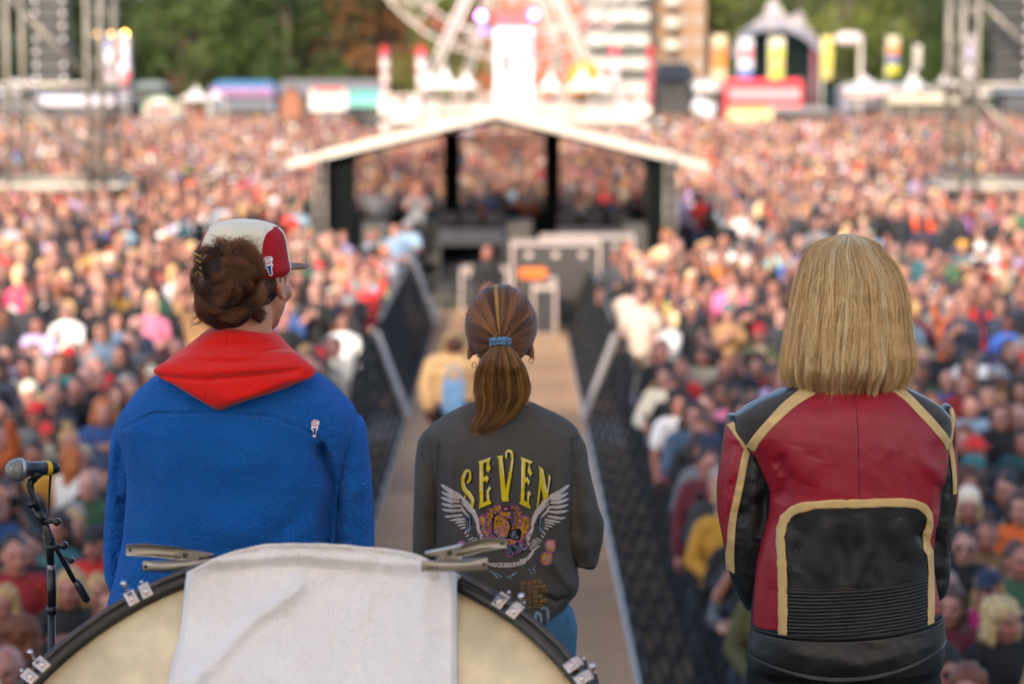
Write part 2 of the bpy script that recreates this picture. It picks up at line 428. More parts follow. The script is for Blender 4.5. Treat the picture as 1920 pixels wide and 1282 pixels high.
def tint_skin(me, base, Tinv=None, lips=None):
    V = mverts(me); n = fbm(V[:, 0]*30, V[:, 2]*30, 2)[:, None]
    setcol(me, np.clip(np.array(base)*(1+.12*n), 0, 1))
def hero_body(name, root, hc, yaw, sk, X, Ybase, sh_z, hip_z, sh_w, scale=1.0, tilt=0, arm_dx=.05, neck_to=None, ear=(0, 0), nr=.056):
    """one skin: head, neck, trunk, arms folded to the front, legs and feet"""
    pr, R, T = head_prims(hc, yaw, scale, tilt=tilt, ear=ear)
    base = np.array(neck_to if neck_to is not None else (X, Ybase-.0, sh_z+.02))
    pr.append(cone(T((0, -.03, -.10)), base, nr*scale, (nr+.01)*scale, 20))
    E = lambda c, r: ellipsoid(c, r, None, 24, 16)
    pr += [E((X, Ybase, sh_z-.16), (sh_w*.80, .10, .21)), E((X, Ybase, sh_z-.38), (sh_w*.70, .095, .17)), E((X, Ybase, hip_z+.02), (sh_w*.80, .10, .14)),
           cone((X-sh_w*.6, Ybase, sh_z-.055), (X+sh_w*.6, Ybase, sh_z-.055), .055, .055)]
    fl = STAGE
    for sg in (-1, 1):
        S_ = np.array((X+sg*sh_w*.84, Ybase+.01, sh_z-.09)); El = S_+np.array((sg*arm_dx, .035, -.27)); Wr = np.array((X+sg*.07, Ybase+.24, sh_z-.36))
        pr += [cone(S_, El, .038, .034, 16), cone(El, Wr, .034, .025, 16)]
        d = np.array((-sg*.75, .35, .1)); d /= np.linalg.norm(d); up = np.array((.25*sg, .95, .2)); up -= d*(up@d); up /= np.linalg.norm(up)
        pr += hand_prims(Wr, d, up, np.cross(up, d)*sg*-1, .95)
        H = np.array((X+sg*.09, Ybase, hip_z-.04)); K = np.array((X+sg*.095, Ybase+.01, fl+.47*(hip_z-fl)/.9)); A = np.array((X+sg*.10, Ybase-.01, fl+.10))
        pr += [cone(H, K, .080, .053, 18), cone(K, A, .052, .036, 18), cone(A+(0, .0, -.045), A+(sg*.02, .15, -.06), .036, .03, 14)]
    me = remesh(pr, .005, .45, 4, 'body'); me.materials.append(SKIN); tint_skin(me, sk)
    return link('body', me, root), R, T
def trousers_shoes(root, X, Yb, hip_z, sh_w, mt, ms, flare=1.0):
    pr = [ellipsoid((X, Yb, hip_z+.03), (sh_w*.86, .12, .15), None, 24, 16)]; fl = STAGE
    for sg in (-1, 1):
        H = np.array((X+sg*.09, Yb, hip_z-.04)); K = np.array((X+sg*.095, Yb+.01, fl+.47*(hip_z-fl)/.9)); A = np.array((X+sg*.10, Yb-.01, fl+.11))
        pr += [cone(H, K, .098, .074*flare, 18), cone(K, A, .074*flare, .066*flare, 18)]
    me = remesh(pr, .008, .5, 3, 'trousers'); me.materials.append(mt); link('trousers', me, root)
    for sg in (-1, 1):
        A = np.array((X+sg*.10, Yb-.01, fl+.10))
        pr = [cone(A+(0, -.02, -.055), A+(sg*.02, .16, -.062), .042, .036, 16), cone(A+(0, -.02, -.02), A+(0, -.02, -.06), .045, .045), ellipsoid(A+(sg*.01, .07, -.085), (.045, .14, .018), None, 16, 8)]
        me = remesh(pr, .006, .6, 2, 'shoe'); me.materials.append(ms); link('shoe', me, root)

# ---- flat prints and badges: small faces with their own colours laid on the cloth
class Canvas:
    def __init__(s, x0, y0, x1, y1, pitch):
        s.x = np.arange(x0, x1, pitch); s.y = np.arange(y0, y1, pitch); s.X, s.Y = np.meshgrid(s.x, s.y); s.M = np.zeros(s.X.shape, bool); s.C = np.zeros(s.X.shape+(3,)); s.T = lambda p: p; s.S = 1.0
    def _set(s, k, col, prob=1, rg=RNG):
        if prob < 1: k = k & (rg.random(k.shape) < prob)
        s.M |= k; s.C[k] = col
    def poly(s, pts, col, prob=1, grain=0):
        p = s.T(np.array(pts, float)); q = np.roll(p, -1, 0); ins = np.zeros(s.X.shape, bool)
        for (ax, ay), (bx, by) in zip(p, q):
            if ay == by: continue
            c = ((ay > s.Y) != (by > s.Y)) & (s.X < (bx-ax)*(s.Y-ay)/(by-ay)+ax); ins ^= c
        s._set(ins, col, prob)
        return ins
    def stroke(s, pts, wd, col, prob=1, n=10):
        p = s.T(np.array(pts, float)); k0 = np.linspace(0, len(p)-1, (len(p)-1)*n+1); kk = np.arange(len(p))
        if len(p) > 2: x = hermite(kk, p[:, 0], k0); y = hermite(kk, p[:, 1], k0)
        else: x = np.interp(k0, kk, p[:, 0]); y = np.interp(k0, kk, p[:, 1])
        wv = (np.interp(k0, kk, np.ones(len(p))*wd) if np.isscalar(wd) else np.interp(k0, kk, wd))*s.S
        ins = np.zeros(s.X.shape, bool)
        for i in range(len(x)-1):
            d = np.array((x[i+1]-x[i], y[i+1]-y[i])); l2 = d@d+1e-9
            t = np.clip(((s.X-x[i])*d[0]+(s.Y-y[i])*d[1])/l2, 0, 1)
            ins |= np.hypot(s.X-x[i]-d[0]*t, s.Y-y[i]-d[1]*t) < (wv[i]*(1-t)+wv[i+1]*t)/2
        s._set(ins, col, prob); return ins
    def build(s, name, S, off, m, parent):
        P = S.back(s.X, s.Y, off); nv, nu = s.X.shape; i = np.arange(nv-1)[:, None]*nu; k = np.arange(nu-1)[None]
        f = np.stack([i+k, i+k+1, i+nu+k+1, i+nu+k], -1).reshape(-1, 4); keep = s.M.ravel()[f].sum(1) >= 3; f = f[keep]
        C = s.C.copy(); 
        # bleed colours into uncovered corners
        un = ~s.M
        for dy, dx in ((0, 1), (0, -1), (1, 0), (-1, 0)):
            sh = np.roll(s.C, (dy, dx), (0, 1)); sm = np.roll(s.M, (dy, dx), (0, 1)); k_ = un & sm; C[k_] = sh[k_]
        used, inv = np.unique(f, return_inverse=True)
        me = npmesh(name, P.reshape(-1, 3)[used], inv.reshape(-1, 4), [m], cols=C.reshape(-1, 3)[used])
        return link(name, me, parent)
PRINT = mat('print_ink', (1, 1, 1), .75, var=.06, scale=60, attr='tint', spec=.25)
def torch(cv, cx, cy, h, ang):
    ca, sa = math.cos(ang), math.sin(ang); u = h/38.0; cv.S = u
    cv.T = lambda p: np.stack([cx+(p[:, 0]*ca-p[:, 1]*sa)*u, cy+(p[:, 0]*sa+p[:, 1]*ca)*u], 1)
    W = srgb('e6e2e6'); Rr = srgb('c8343c'); B = srgb('1d3f98')
    cv.poly([(-9, -12), (-7, -17), (-1, -19), (7, -17), (9, -12), (6, -5), (7, 0), (4, 4), (3, 15), (0, 19), (-4, 18), (-5, 4), (-9, 1), (-8, -4)], W)
    cv.stroke([(4, -8), (0, -5), (-5, -7), (-6, -12), (-2, -16), (4, -15)], 2.0, Rr); cv.stroke([(0, -8), (-2, -11), (1, -13)], 1.4, Rr)
    cv.poly([(-6, -1), (4, -1), (2, 3), (1, 14), (-1, 16), (-3, 14), (-3, 3)], B)

# ------------------------------------------------------------------ man in the blue fleece
def man():
    Y0 = 5.30; k = Y0/4505
    root = tag(empty('person', at(445, 2200, Y0)*[1, 1, 0]+[0, 0, STAGE]), 'person in blue fleece pullover with red hood and cream and red cap, seen from behind', 'person')
    T0 = Matrix.Translation(-root.location)
    FL = mat('blue_fleece', (.006, .135, .52), .95, var=.10, scale=6, bump=1.0, bscale=190, bdist=.012, spec=.1, sheen=.08, stretch=(1, 1, 1.5), var2=.10, scale2=160)
    torso = Loft(Y0, [(655, 380, 515, .05, .06, .0), (672, 345, 550, .07, .08, 0), (690, 312, 578, .09, .09, 0), (712, 280, 612, .105, .10, 0), (740, 251, 644, .12, .11, 0), (772, 231, 668, .132, .12, 0),
        (800, 222, 672, .14, .125, 0), (850, 232, 660, .145, .13, 0), (900, 240, 648, .145, .13, 0), (1000, 233, 640, .145, .13, 0), (1080, 217, 640, .145, .13, 0), (1130, 204, 642, .142, .13, 0), (1230, 196, 650, .14, .13, 0), (1330, 205, 640, .13, .12, 0)], n=2.7,
        disp=[crease([(228, 800), (300, 762), (410, 758), (520, 765), (600, 800), (625, 845)], 3.2, -.0075, False), crease([(228, 800), (300, 762), (410, 758), (520, 765), (600, 800), (625, 845)], 9, .003, False),
              crease([(262, 770), (250, 860), (238, 980), (215, 1100)], 14, .008), crease([(300, 800), (280, 900), (262, 1020)], 26, -.006),
              crease([(606, 830), (626, 900), (618, 960), (614, 1040)], 11, -.040, False), crease([(628, 800), (600, 850), (590, 900)], 7, -.008), crease([(250, 800), (236, 900), (222, 1000)], 10, -.010), crease([(570, 850), (585, 930), (575, 1020)], 22, .008),
              crease([(340, 850), (420, 900), (540, 880)], 36, -.010), crease([(400, 960), (520, 990)], 26, .010), crease([(480, 1010), (560, 960), (600, 900)], 16, -.007), crease([(330, 1010), (430, 1060), (560, 1040)], 22, -.005),
              crease([(420, 780), (500, 830), (560, 900)], 22, .004), crease([(300, 940), (400, 985)], 20, .004)],
        noise=[(55, .006, 1), (16, .0014, 4)])
    link('fleece_body', torso.mesh('fleece_body', [FL], 260, 300), root).matrix_parent_inverse = T0
    SL = Loft(Y0+.02, [(758, 240, 268, .03, .03, .02), (772, 226, 290, .05, .05, .02), (800, 212, 296, .065, .065, .02), (850, 203, 282, .062, .07, .02), (900, 199, 268, .06, .07, .03), (950, 193, 262, .058, .07, .04), (1000, 189, 256, .058, .07, .05), (1050, 187, 246, .058, .068, .06),
        (1090, 189, 232, .06, .06, .07), (1118, 197, 222, .05, .05, .08), (1140, 204, 214, .02, .03, .09)], n=2.3,
        disp=[crease([(238, 800), (225, 880), (218, 960)], 8, -.006), crease([(214, 820), (207, 900)], 7, .004), crease([(220, 935), (250, 945)], 10, -.02), crease([(200, 1000), (215, 1080)], 8, .006)], noise=[(30, .008, 9), (12, .0012, 3)])
    link('sleeve', SL.mesh('sleeve', [FL], 110, 200), root).matrix_parent_inverse = T0
    SR = Loft(Y0+.0, [(772, 640, 662, .03, .03, .01), (783, 625, 677, .05, .05, .01), (802, 622, 687, .062, .06, .0), (850, 628, 692, .072, .07, 0), (900, 632, 697, .078, .07, 0), (950, 630, 700, .08, .07, 0), (1000, 624, 702, .08, .07, .0), (1060, 620, 702, .08, .07, .01), (1110, 622, 690, .07, .07, .02), (1150, 640, 670, .03, .03, .05)], n=2.4,
        disp=[crease([(660, 790), (640, 850), (648, 900)], 6, -.004), crease([(668, 860), (655, 950), (662, 1020)], 9, .006), crease([(640, 900), (632, 980), (636, 1030)], 8, -.006), crease([(682, 900), (676, 1020)], 6, -.004)], noise=[(26, .008, 19), (12, .0012, 5)])
    link('sleeve', SR.mesh('sleeve', [FL], 110, 200), root).matrix_parent_inverse = T0
    for sg, ex, ey in ((-1, 226, 1040), (1, 655, 1050)):
        e = at(ex, ey, Y0+.05); wv = at(445+sg*60, 1010, Y0+.27)
        V, F = cone(e, wv, .036, .036, 20); m = MB().add(V, F, True).build('forearm_sleeve', FL, root); m.matrix_parent_inverse = T0
    # badge on the shoulder
    cv = Canvas(586, 768, 612, 808, .5); torch(cv, 599, 788, 32, .05); cv.build('torch_badge', torso, .004, PRINT, root).matrix_parent_inverse = T0
    # hood lying on the back, in two folds, and the collar round the neck
    RED = mat('red_jersey', (.68, .010, .006), .85, var=.05, scale=12, bump=.25, bscale=900, bdist=.0008, spec=.2, sheen=.2, var2=.04, scale2=300)
    hood = Loft(Y0-.085, [(652, 400, 505, .03, .05, .03), (660, 352, 545, .045, .06, .02), (672, 322, 566, .055, .06, .01), (686, 296, 586, .06, .06, .0), (694, 288, 592, .062, .06, 0), (704, 297, 588, .064, .06, -.005), (718, 326, 556, .066, .06, -.01), (732, 352, 518, .066, .06, -.015), (746, 378, 470, .06, .06, -.018), (758, 398, 436, .045, .05, -.018), (766, 412, 420, .02, .03, -.015)], n=2.2,
        disp=[crease([(300, 702), (380, 706), (470, 700), (560, 690)], 5, -.009, False), crease([(322, 690), (400, 690), (500, 684), (560, 676)], 9, .008), crease([(395, 762), (393, 730), (398, 700)], 1.8, -.0025, False), crease([(398, 712), (412, 704), (428, 698)], 4, -.004), crease([(430, 755), (500, 722), (575, 700)], 10, .006), crease([(330, 712), (370, 735), (400, 755)], 9, .005)],
        noise=[(40, .006, 21), (14, .0015, 22)])
    link('hood', hood.mesh('hood', [RED], 240, 170), root).matrix_parent_inverse = T0
    collar = Loft(Y0-.005, [(611, 408, 478, .075, .07, .0), (616, 394, 500, .085, .08, 0), (624, 380, 516, .09, .085, 0), (634, 368, 528, .095, .09, .0), (646, 352, 540, .10, .09, -.01), (660, 330, 556, .11, .09, -.01), (676, 312, 572, .11, .09, -.01), (690, 305, 578, .10, .09, 0)], n=2.3,
        disp=[crease([(437, 612), (436, 640), (435, 655)], 2, -.003, False), crease([(330, 648), (420, 642), (500, 642), (545, 650)], 7, -.007), crease([(340, 664), (430, 660), (550, 664)], 8, .006)], noise=[(30, .004, 31)])
    link('hood_collar', collar.mesh('hood_collar', [RED], 200, 110), root).matrix_parent_inverse = T0
    # body
    hc = at(470, 522, Y0+.005); X = at(442, 900, Y0)[0]; shz = at(0, 735, Y0)[2]; hipz = STAGE+.93
    b, R, T = hero_body('body', root, hc, math.radians(26), srgb('c08262'), X, Y0, shz, hipz, .20, 1.0, neck_to=(at(446, 690, Y0)[0], Y0, at(0, 690, Y0)[2]))
    b.matrix_parent_inverse = T0
    n0 = len(COL.objects)
    before = set(COL.objects)
    trousers_shoes(root, X, Y0, hipz, .20, mat('dark_cotton', (.02, .02, .025), .9, bump=.3), mat('black_rubber', (.015, .015, .015), .5))
    for o in set(COL.objects)-before: o.matrix_parent_inverse = T0
    # cap
    CR = mat('cream_wool', srgb('e6dcc4'), .9, var=.05, scale=20, bump=.5, bscale=700, bdist=.0012, spec=.2, sheen=.2)
    RC = mat('red_cotton', srgb('a81420'), .8, var=.06, scale=20, bump=.25, bscale=900, bdist=.0006, spec=.25)
    cap = Loft(Y0+.0, [(411, 438, 462, .012, .02, 0), (413, 424, 484, .03, .04, 0), (418, 406, 505, .055, .06, 0), (426, 394, 522, .075, .08, 0), (438, 383, 533, .09, .09, 0), (452, 377, 537, .098, .10, 0), (470, 371, 540, .103, .105, 0), (488, 367, 543, .106, .106, 0), (503, 367, 546, .106, .106, 0), (513, 372, 540, .104, .10, 0), (520, 378, 528, .102, .09, 0), (528, 400, 506, .10, .06, 0)], n=2.15,
        disp=[crease([(500, 424), (496, 460), (489, 527)], 1.6, .003, False), crease([(470, 412), (505, 422), (515, 428)], 2, -.0015, False), crease([(530, 440), (526, 470), (535, 500)], 4, .004)], noise=[(30, .004, 41)])
    link('cap_crown', cap.mesh('cap_crown', [CR], 160, 110), root).matrix_parent_inverse = T0
    rowpatch('cap_side_panel', cap, [(424, 514), (432, 503), (450, 499), (480, 496), (505, 494), (529, 493)], [(424, 520), (438, 532.5), (452, 536.5), (470, 539.5), (488, 542.5), (503, 545.5), (514, 539), (522, 524), (529, 497)], .0025, .004, RC, root, 60, 80, extra=lambda px, py, u, v: .0015*np.sin(u*3.1)).matrix_parent_inverse = T0
    rowpatch('cap_side_panel', cap, [(428, 392), (445, 380), (480, 369), (505, 367)], [(428, 394), (445, 386), (480, 377), (505, 374)], .0022, .004, RC, root, 12, 40).matrix_parent_inverse = T0
    ribbon('cap_piping', cap, [(515, 425), (504, 434), (499, 452), (496, 480), (494, 505), (493, 527)], 3.5, .004, .002, CR, root).matrix_parent_inverse = T0
    cv = Canvas(498, 470, 526, 518, .5); torch(cv, 513, 493, 38, -.22); cv.build('torch_badge', cap, .010, PRINT, root).matrix_parent_inverse = T0
    yaw = math.radians(36); fx, fy = math.sin(yaw), math.cos(yaw)
    c = at(456, 511, Y0+.0); V = []; F = []; nn = 24
    for j in range(9):
        r = .095+.072*j/8*1.0
        for i in range(nn):
            a = (i/(nn-1)-.5)*2*.85; rr = .100+(r-.095)*math.cos(a*1.0)**.7
            x = math.sin(a)*rr*.80; y = math.cos(a)*rr
            z = .004-.10*(x*x)*8*.3+.004*j/8
            V.append(c+np.array((x*fy+y*fx, -x*fx+y*fy, z)))
    V = np.array(V).reshape(9, nn, 3); up = np.array((0, 0, .0028))
    BR = mat('brown_suede', srgb('7c5a48'), .9, var=.1, bump=.3, bscale=400)
    sheet('cap_brim', V+up, V-up*.3, [BR], parent=root).matrix_parent_inverse = T0
    # hair: nape and the loose bun
    HM = hairmat('hair_strands'); dark = np.array(srgb('2c1a12')); lite = np.array(srgb('8c5834')); HB = mat('hair_mass', srgb('24150f'), .8, var=.3, scale=60)
    rg = np.random.default_rng(5)
    bc = at(428, 520, Y0-.095); sc = pxm(Y0)
    # mass under the strands, three lumps
    pr = [ellipsoid(at(430, 505, Y0-.09), (.060, .05, .052), None, 20, 14), ellipsoid(at(420, 555, Y0-.085), (.056, .045, .06), None, 20, 14), ellipsoid(at(455, 540, Y0-.07), (.05, .045, .065), None, 20, 14), ellipsoid(at(410, 588, Y0-.075), (.036, .03, .03), None, 20, 14), ellipsoid(at(440, 586, Y0-.05), (.042, .045, .038), None, 20, 14),
          ellipsoid(hc+R@np.array((0, -.022, .004)), (.081, .096, .078), None, 24, 16)]
    me = remesh(pr, .005, .7, 3, 'hair_mass'); me.materials.append(HB); link('hair', me, root).matrix_parent_inverse = T0
    paths = []; cols = []
    def arc(P0, P1, bulge, k=14):
        s = np.linspace(0, 1, k)[:, None]; return P0*(1-s)+P1*s+np.asarray(bulge)*np.sin(np.pi*s)
    def addl(n, p0, p1, bulge, spread, jit=.004, tone=0, sb=.003):
        """a lock of n strands between two pixel/depth points"""
        A = at(p0[0], p0[1], Y0-p0[2]); B = at(p1[0], p1[1], Y0-p1[2])
        for _ in range(n):
            o = rg.normal(0, spread, 3)*[1, .6, 1]; q = arc(A+o*.6+rg.normal(0, jit, 3)*.4, B+o+rg.normal(0, jit, 3)*.4, np.array(bulge)+rg.normal(0, sb, 3)*[1, .6, 1])
            q += (vnoise(np.linspace(0, 4, 14)+rg.random()*99, np.zeros(14), 3)*.004)[:, None]*np.array((1, .4, .6))
            paths.append(q); cols.append(dark*(1-t_)+lite*t_ if (t_ := np.clip(rg.random()*.35+tone*1.5+.1+.2*o[0]/spread*.5, 0, 1)) is not None else dark)
    # bun: locks thrown over from the tie, up, round and down
    for i in range(46):
        a = rg.uniform(0, 2*math.pi); rx, ry = rg.uniform(30, 58), rg.uniform(28, 55)
        p0 = (438+rg.normal(0, 14), 520+rg.normal(0, 16), .145); p1 = (432+rx*math.cos(a), 525+ry*1.05*math.sin(a), .10)
        addl(70, p0, p1, (rg.normal(0, .012), -.022, rg.normal(.004, .012)), .006, tone=rg.uniform(-.3, .5))
    for i in range(26):      # curls wrapped round the outside of the bun
        a = rg.uniform(0, 2*math.pi); da = rg.uniform(.7, 1.4)*rg.choice((-1, 1)); rr = rg.uniform(.8, 1.05)
        e = [(432+60*rr*math.cos(a+x), 528+62*rr*math.sin(a+x), .12-.02*abs(x)) for x in (0, da)]
        m_ = (432+60*rr*1.15*math.cos(a+da/2), 528+62*rr*1.1*math.sin(a+da/2)); cen = ((e[0][0]+e[1][0])/2, (e[0][1]+e[1][1])/2)
        addl(55, e[0], e[1], ((m_[0]-cen[0])*k, -.016, -(m_[1]-cen[1])*k), .005, tone=rg.uniform(-.3, .55), sb=.004)
    for i in range(9): x_ = rg.uniform(396, 478); addl(40, (x_, 474, .11), (x_+rg.normal(0, 10), 446+rg.uniform(0, 10), .10), (rg.normal(0, .006), -.01, .004), .004, tone=.3)
    # tuft sticking up, loop at lower left, nape pulled up
    addl(160, (448, 470, .11), (478, 495, .12), (.004, -.012, .018), .008, tone=.2)
    addl(160, (460, 465, .10), (470, 520, .12), (.016, -.01, .012), .009, tone=.15)
    addl(150, (400, 470, .10), (372, 500, .08), (-.008, -.01, .016), .008, tone=.2)
    addl(260, (385, 540, .09), (400, 606, .07), (-.020, -.01, -.006), .006, tone=.25)
    addl(150, (400, 606, .07), (430, 612, .05), (.002, -.006, -.006), .005, tone=.3)
    for i in range(40): addl(60, (448+rg.uniform(0, 52), 606-rg.uniform(0, 50)-abs(rg.normal(0, 8)), .075), (430+rg.uniform(-10, 40), 545+rg.uniform(-25, 25), .11), (.002, -.012, 0), .004, tone=rg.uniform(-.05, .15), sb=.004)
    for i in range(26):      # side hair above the ear under the cap
        y = rg.uniform(524, 570); x = 520-(y-524)*.55+rg.uniform(-6, 6); addl(55, (x, y, .03+.02*rg.random()), (455+rg.uniform(-6, 20), 548+rg.uniform(-20, 30), .11), (.004, -.012, .001), .004, tone=rg.uniform(-.1, .1), sb=.003)
    for i in range(240):      # flyaways
        x, y = 370+rg.normal(0, 8), rg.uniform(520, 620); addl(1, (395, y-rg.uniform(0, 30), .08), (x-rg.uniform(0, 26), y+rg.uniform(-10, 30), .06), (-.01, -.01, .0), .004, tone=.5)
    for i in range(220): addl(1, (400+rg.uniform(0, 80), 475, .10), (390+rg.uniform(0, 105), 452+rg.uniform(-12, 15), .10), (.0, -.01, .006), .004, tone=.3)
    P = np.array(paths); C = np.array(cols)
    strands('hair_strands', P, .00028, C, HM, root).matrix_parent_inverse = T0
    # claw clip
    GO = mat('gold_metal', srgb('b8862c'), .3, 1.0, var=.05); m = MB()
    for j in range(4): m.tube([at(364+2*j, 474+11*j, Y0-.06), at(368+1.5*j, 477+11*j, Y0-.115), at(377, 481+11*j, Y0-.14)], .0020)
    m.tube([at(367, 468, Y0-.07), at(373, 520, Y0-.07)], .0035); m.build('hair_clip', GO, root).matrix_parent_inverse = T0
    return root
# ------------------------------------------------------------------ girl with the ponytail
def girl():
    Y0 = 5.95; k = Y0/4505
    root = tag(empty('person', at(945, 2200, Y0)*[1, 1, 0]+[0, 0, STAGE]), 'person with brown ponytail in oversized dark grey T-shirt printed with yellow SEVEN and winged rose', 'person')
    T0 = Matrix.Translation(-root.location)
    TS = mat('grey_jersey', (.096, .088, .078), .92, var=.06, scale=10, bump=.25, bscale=1100, bdist=.0006, spec=.15, var2=.05, scale2=400)
    lines = [crease([(826, 830), (822, 900), (826, 1000), (824, 1060)], 4, -.009, False), crease([(1072, 820), (1074, 900), (1070, 1000), (1076, 1060)], 4, -.010, False)]
    shirt = Loft(Y0, [(756, 880, 1002, .055, .055, 0), (764, 862, 1018, .065, .06, 0), (774, 842, 1040, .075, .07, 0), (786, 822, 1062, .085, .08, 0), (800, 804, 1079, .095, .085, 0), (815, 796, 1087, .103, .09, 0), (840, 797, 1088, .11, .10, 0), (880, 808, 1084, .117, .10, 0), (930, 815, 1080, .12, .105, 0), (1000, 816, 1076, .12, .11, 0), (1050, 812, 1079, .122, .11, 0), (1090, 806, 1086, .124, .11, .0), (1108, 806, 1082, .122, .11, 0),
        (1125, 810, 1068, .118, .11, 0), (1150, 822, 1056, .114, .105, 0), (1170, 836, 1046, .108, .10, 0), (1195, 850, 1034, .10, .1, 0)], n=2.5,
        disp=lines+[crease([(885, 770), (900, 778), (940, 784), (985, 778), (1000, 768)], 2.2, -.002, False), crease([(885, 770), (900, 778), (940, 784), (985, 778), (1000, 768)], 9, .002, False),
              crease([(852, 812), (846, 880), (850, 960)], 10, .011), crease([(872, 870), (862, 960), (880, 1060)], 14, -.009), crease([(1052, 830), (1046, 920), (1054, 1020)], 12, .011), crease([(1020, 1000), (1050, 1060), (1080, 1096)], 10, .013), crease([(1030, 860), (1022, 960), (1036, 1050)], 11, -.007), crease([(900, 820), (930, 812), (990, 826)], 12, -.005), crease([(1000, 1085), (1040, 1112), (1078, 1108)], 6, -.010), crease([(960, 1140), (1020, 1150), (1060, 1120)], 9, .010),
              crease([(900, 1060), (960, 1100), (1040, 1110)], 18, -.004), crease([(985, 1180), (1030, 1150), (1058, 1128)], 7, -.006)], noise=[(45, .005, 51), (18, .0012, 52)])
    link('tshirt', shirt.mesh('tshirt', [TS], 260, 300), root).matrix_parent_inverse = T0
    SLV = Loft(Y0+.01, [(800, 808, 826, .02, .03, 0), (812, 792, 832, .045, .045, 0), (830, 783, 836, .055, .05, 0), (870, 778, 834, .06, .055, 0), (900, 777, 830, .062, .06, 0), (960, 775, 829, .064, .06, .01), (1020, 773, 830, .066, .06, .02), (1060, 774, 826, .066, .06, .03), (1072, 780, 820, .05, .05, .03)], n=2.4,
        disp=[crease([(784, 840), (800, 862), (824, 880)], 2.5, -.003, False), crease([(800, 880), (796, 960), (802, 1040)], 8, .006), crease([(815, 900), (812, 1000)], 6, -.005)], noise=[(25, .006, 61)])
    link('sleeve', SLV.mesh('sleeve', [TS], 110, 150), root).matrix_parent_inverse = T0
    SRV = Loft(Y0+.01, [(800, 1044, 1074, .02, .03, 0), (813, 1036, 1086, .045, .045, 0), (840, 1034, 1100, .055, .05, 0), (870, 1034, 1104, .06, .055, 0), (910, 1036, 1113, .064, .06, 0), (950, 1040, 1123, .066, .06, .0), (985, 1042, 1133, .068, .06, .01), (1010, 1046, 1131, .068, .06, .01), (1040, 1056, 1125, .066, .06, .02), (1056, 1072, 1121, .06, .05, .02), (1066, 1096, 1116, .03, .03, .02)], n=2.4,
        disp=[crease([(1072, 870), (1090, 850), (1103, 838)], 2.5, -.003, False), crease([(1090, 880), (1100, 960), (1100, 1050)], 9, .007), crease([(1112, 930), (1120, 1000), (1108, 1050)], 6, -.006), crease([(1078, 900), (1082, 1000)], 6, -.005)], noise=[(25, .006, 63)])
    link('sleeve', SRV.mesh('sleeve', [TS], 120, 160), root).matrix_parent_inverse = T0
    # ---- print
    cv = Canvas(818, 826, 1080, 1176, .7); g = .13542; rg = np.random.default_rng(3); cv.S = g
    YL = srgb('e8d020'); WH = srgb('ece6de'); DK = srgb('211f1d'); FE = srgb('d6cbc4'); PK = srgb('cc70b0'); OC = srgb('cc9226'); BL = srgb('8aa4ba'); INK = srgb('161616'); OR = srgb('cc9022')
    A = lambda p: np.stack([820+p[:, 0]*g, 800+p[:, 1]*g], 1)
    def letters(dx, dy, c):
        cv.T = lambda p: A(p+[dx, dy])
        cv.stroke([(432, 670), (462, 610), (462, 530), (430, 500), (385, 560), (362, 660), (385, 760), (455, 830), (498, 910), (485, 1010)], [34, 34, 30, 34, 50, 50, 60, 66, 52, 34], c)
        cv.stroke([(395, 850), (385, 900), (410, 940)], [16, 28, 34], c)
        cv.poly([(572, 380), (748, 315), (722, 400), (745, 468), (715, 524), (678, 492), (694, 384), (645, 400), (648, 600), (690, 562), (718, 600), (690, 672), (680, 632), (645, 650), (642, 935), (690, 912), (684, 780), (725, 708), (754, 740), (722, 782), (728, 890), (756, 940), (580, 1016), (592, 940), (585, 400)], c)
        cv.poly([(828, 302), (915, 288), (906, 325), (950, 800), (975, 780), (992, 912), (893, 914), (848, 340)], c)
        cv.stroke([(955, 850), (1012, 520), (1038, 330), (1024, 250), (985, 232), (952, 262), (950, 305), (966, 340)], [50, 40, 32, 36, 34, 28, 26, 8], c); cv.poly([(1010, 300), (1066, 300), (1040, 325)], c)
        cv.poly([(1152, 312), (1322, 385), (1292, 400), (1272, 440), (1308, 540), (1282, 572), (1244, 510), (1266, 400), (1218, 380), (1212, 595), (1240, 588), (1278, 640), (1260, 704), (1238, 650), (1208, 664), (1198, 900), (1238, 925), (1236, 800), (1268, 768), (1302, 830), (1272, 830), (1262, 935), (1294, 1022), (1128, 940), (1152, 900), (1160, 350)], c)
        cv.poly([(1400, 438), (1462, 490), (1512, 780), (1532, 640), (1520, 550), (1562, 598), (1545, 700), (1512, 940), (1455, 975), (1432, 905), (1462, 915), (1428, 700), (1395, 960), (1372, 1020), (1368, 990), (1388, 800), (1408, 620)], c)
    letters(26, 14, DK); letters(0, 0, YL)
    cv.T = A
    for q in ([(592, 400), (738, 332)], [(602, 420), (612, 760)], [(880, 306), (905, 470), (922, 570)], [(955, 300), (962, 258), (990, 240), (1020, 262)], [(1044, 340), (1024, 500)], [(1176, 345), (1300, 388)], [(1176, 380), (1170, 730)], [(1272, 450), (1250, 510)], [(1438, 480), (1500, 800)], [(1548, 610), (1520, 800)], [(376, 600), (410, 520), (450, 508)], [(372, 680), (420, 770), (490, 860), (505, 930)], [(680, 590), (712, 605)], [(730, 715), (700, 800), (705, 870)], [(1235, 592), (1270, 660)], [(1268, 780), (1250, 870)]):
        cv.stroke(q, 13, WH, .85)
    B3 = lambda p: np.stack([820+p[:, 0]*g, 920+p[:, 1]*g], 1)
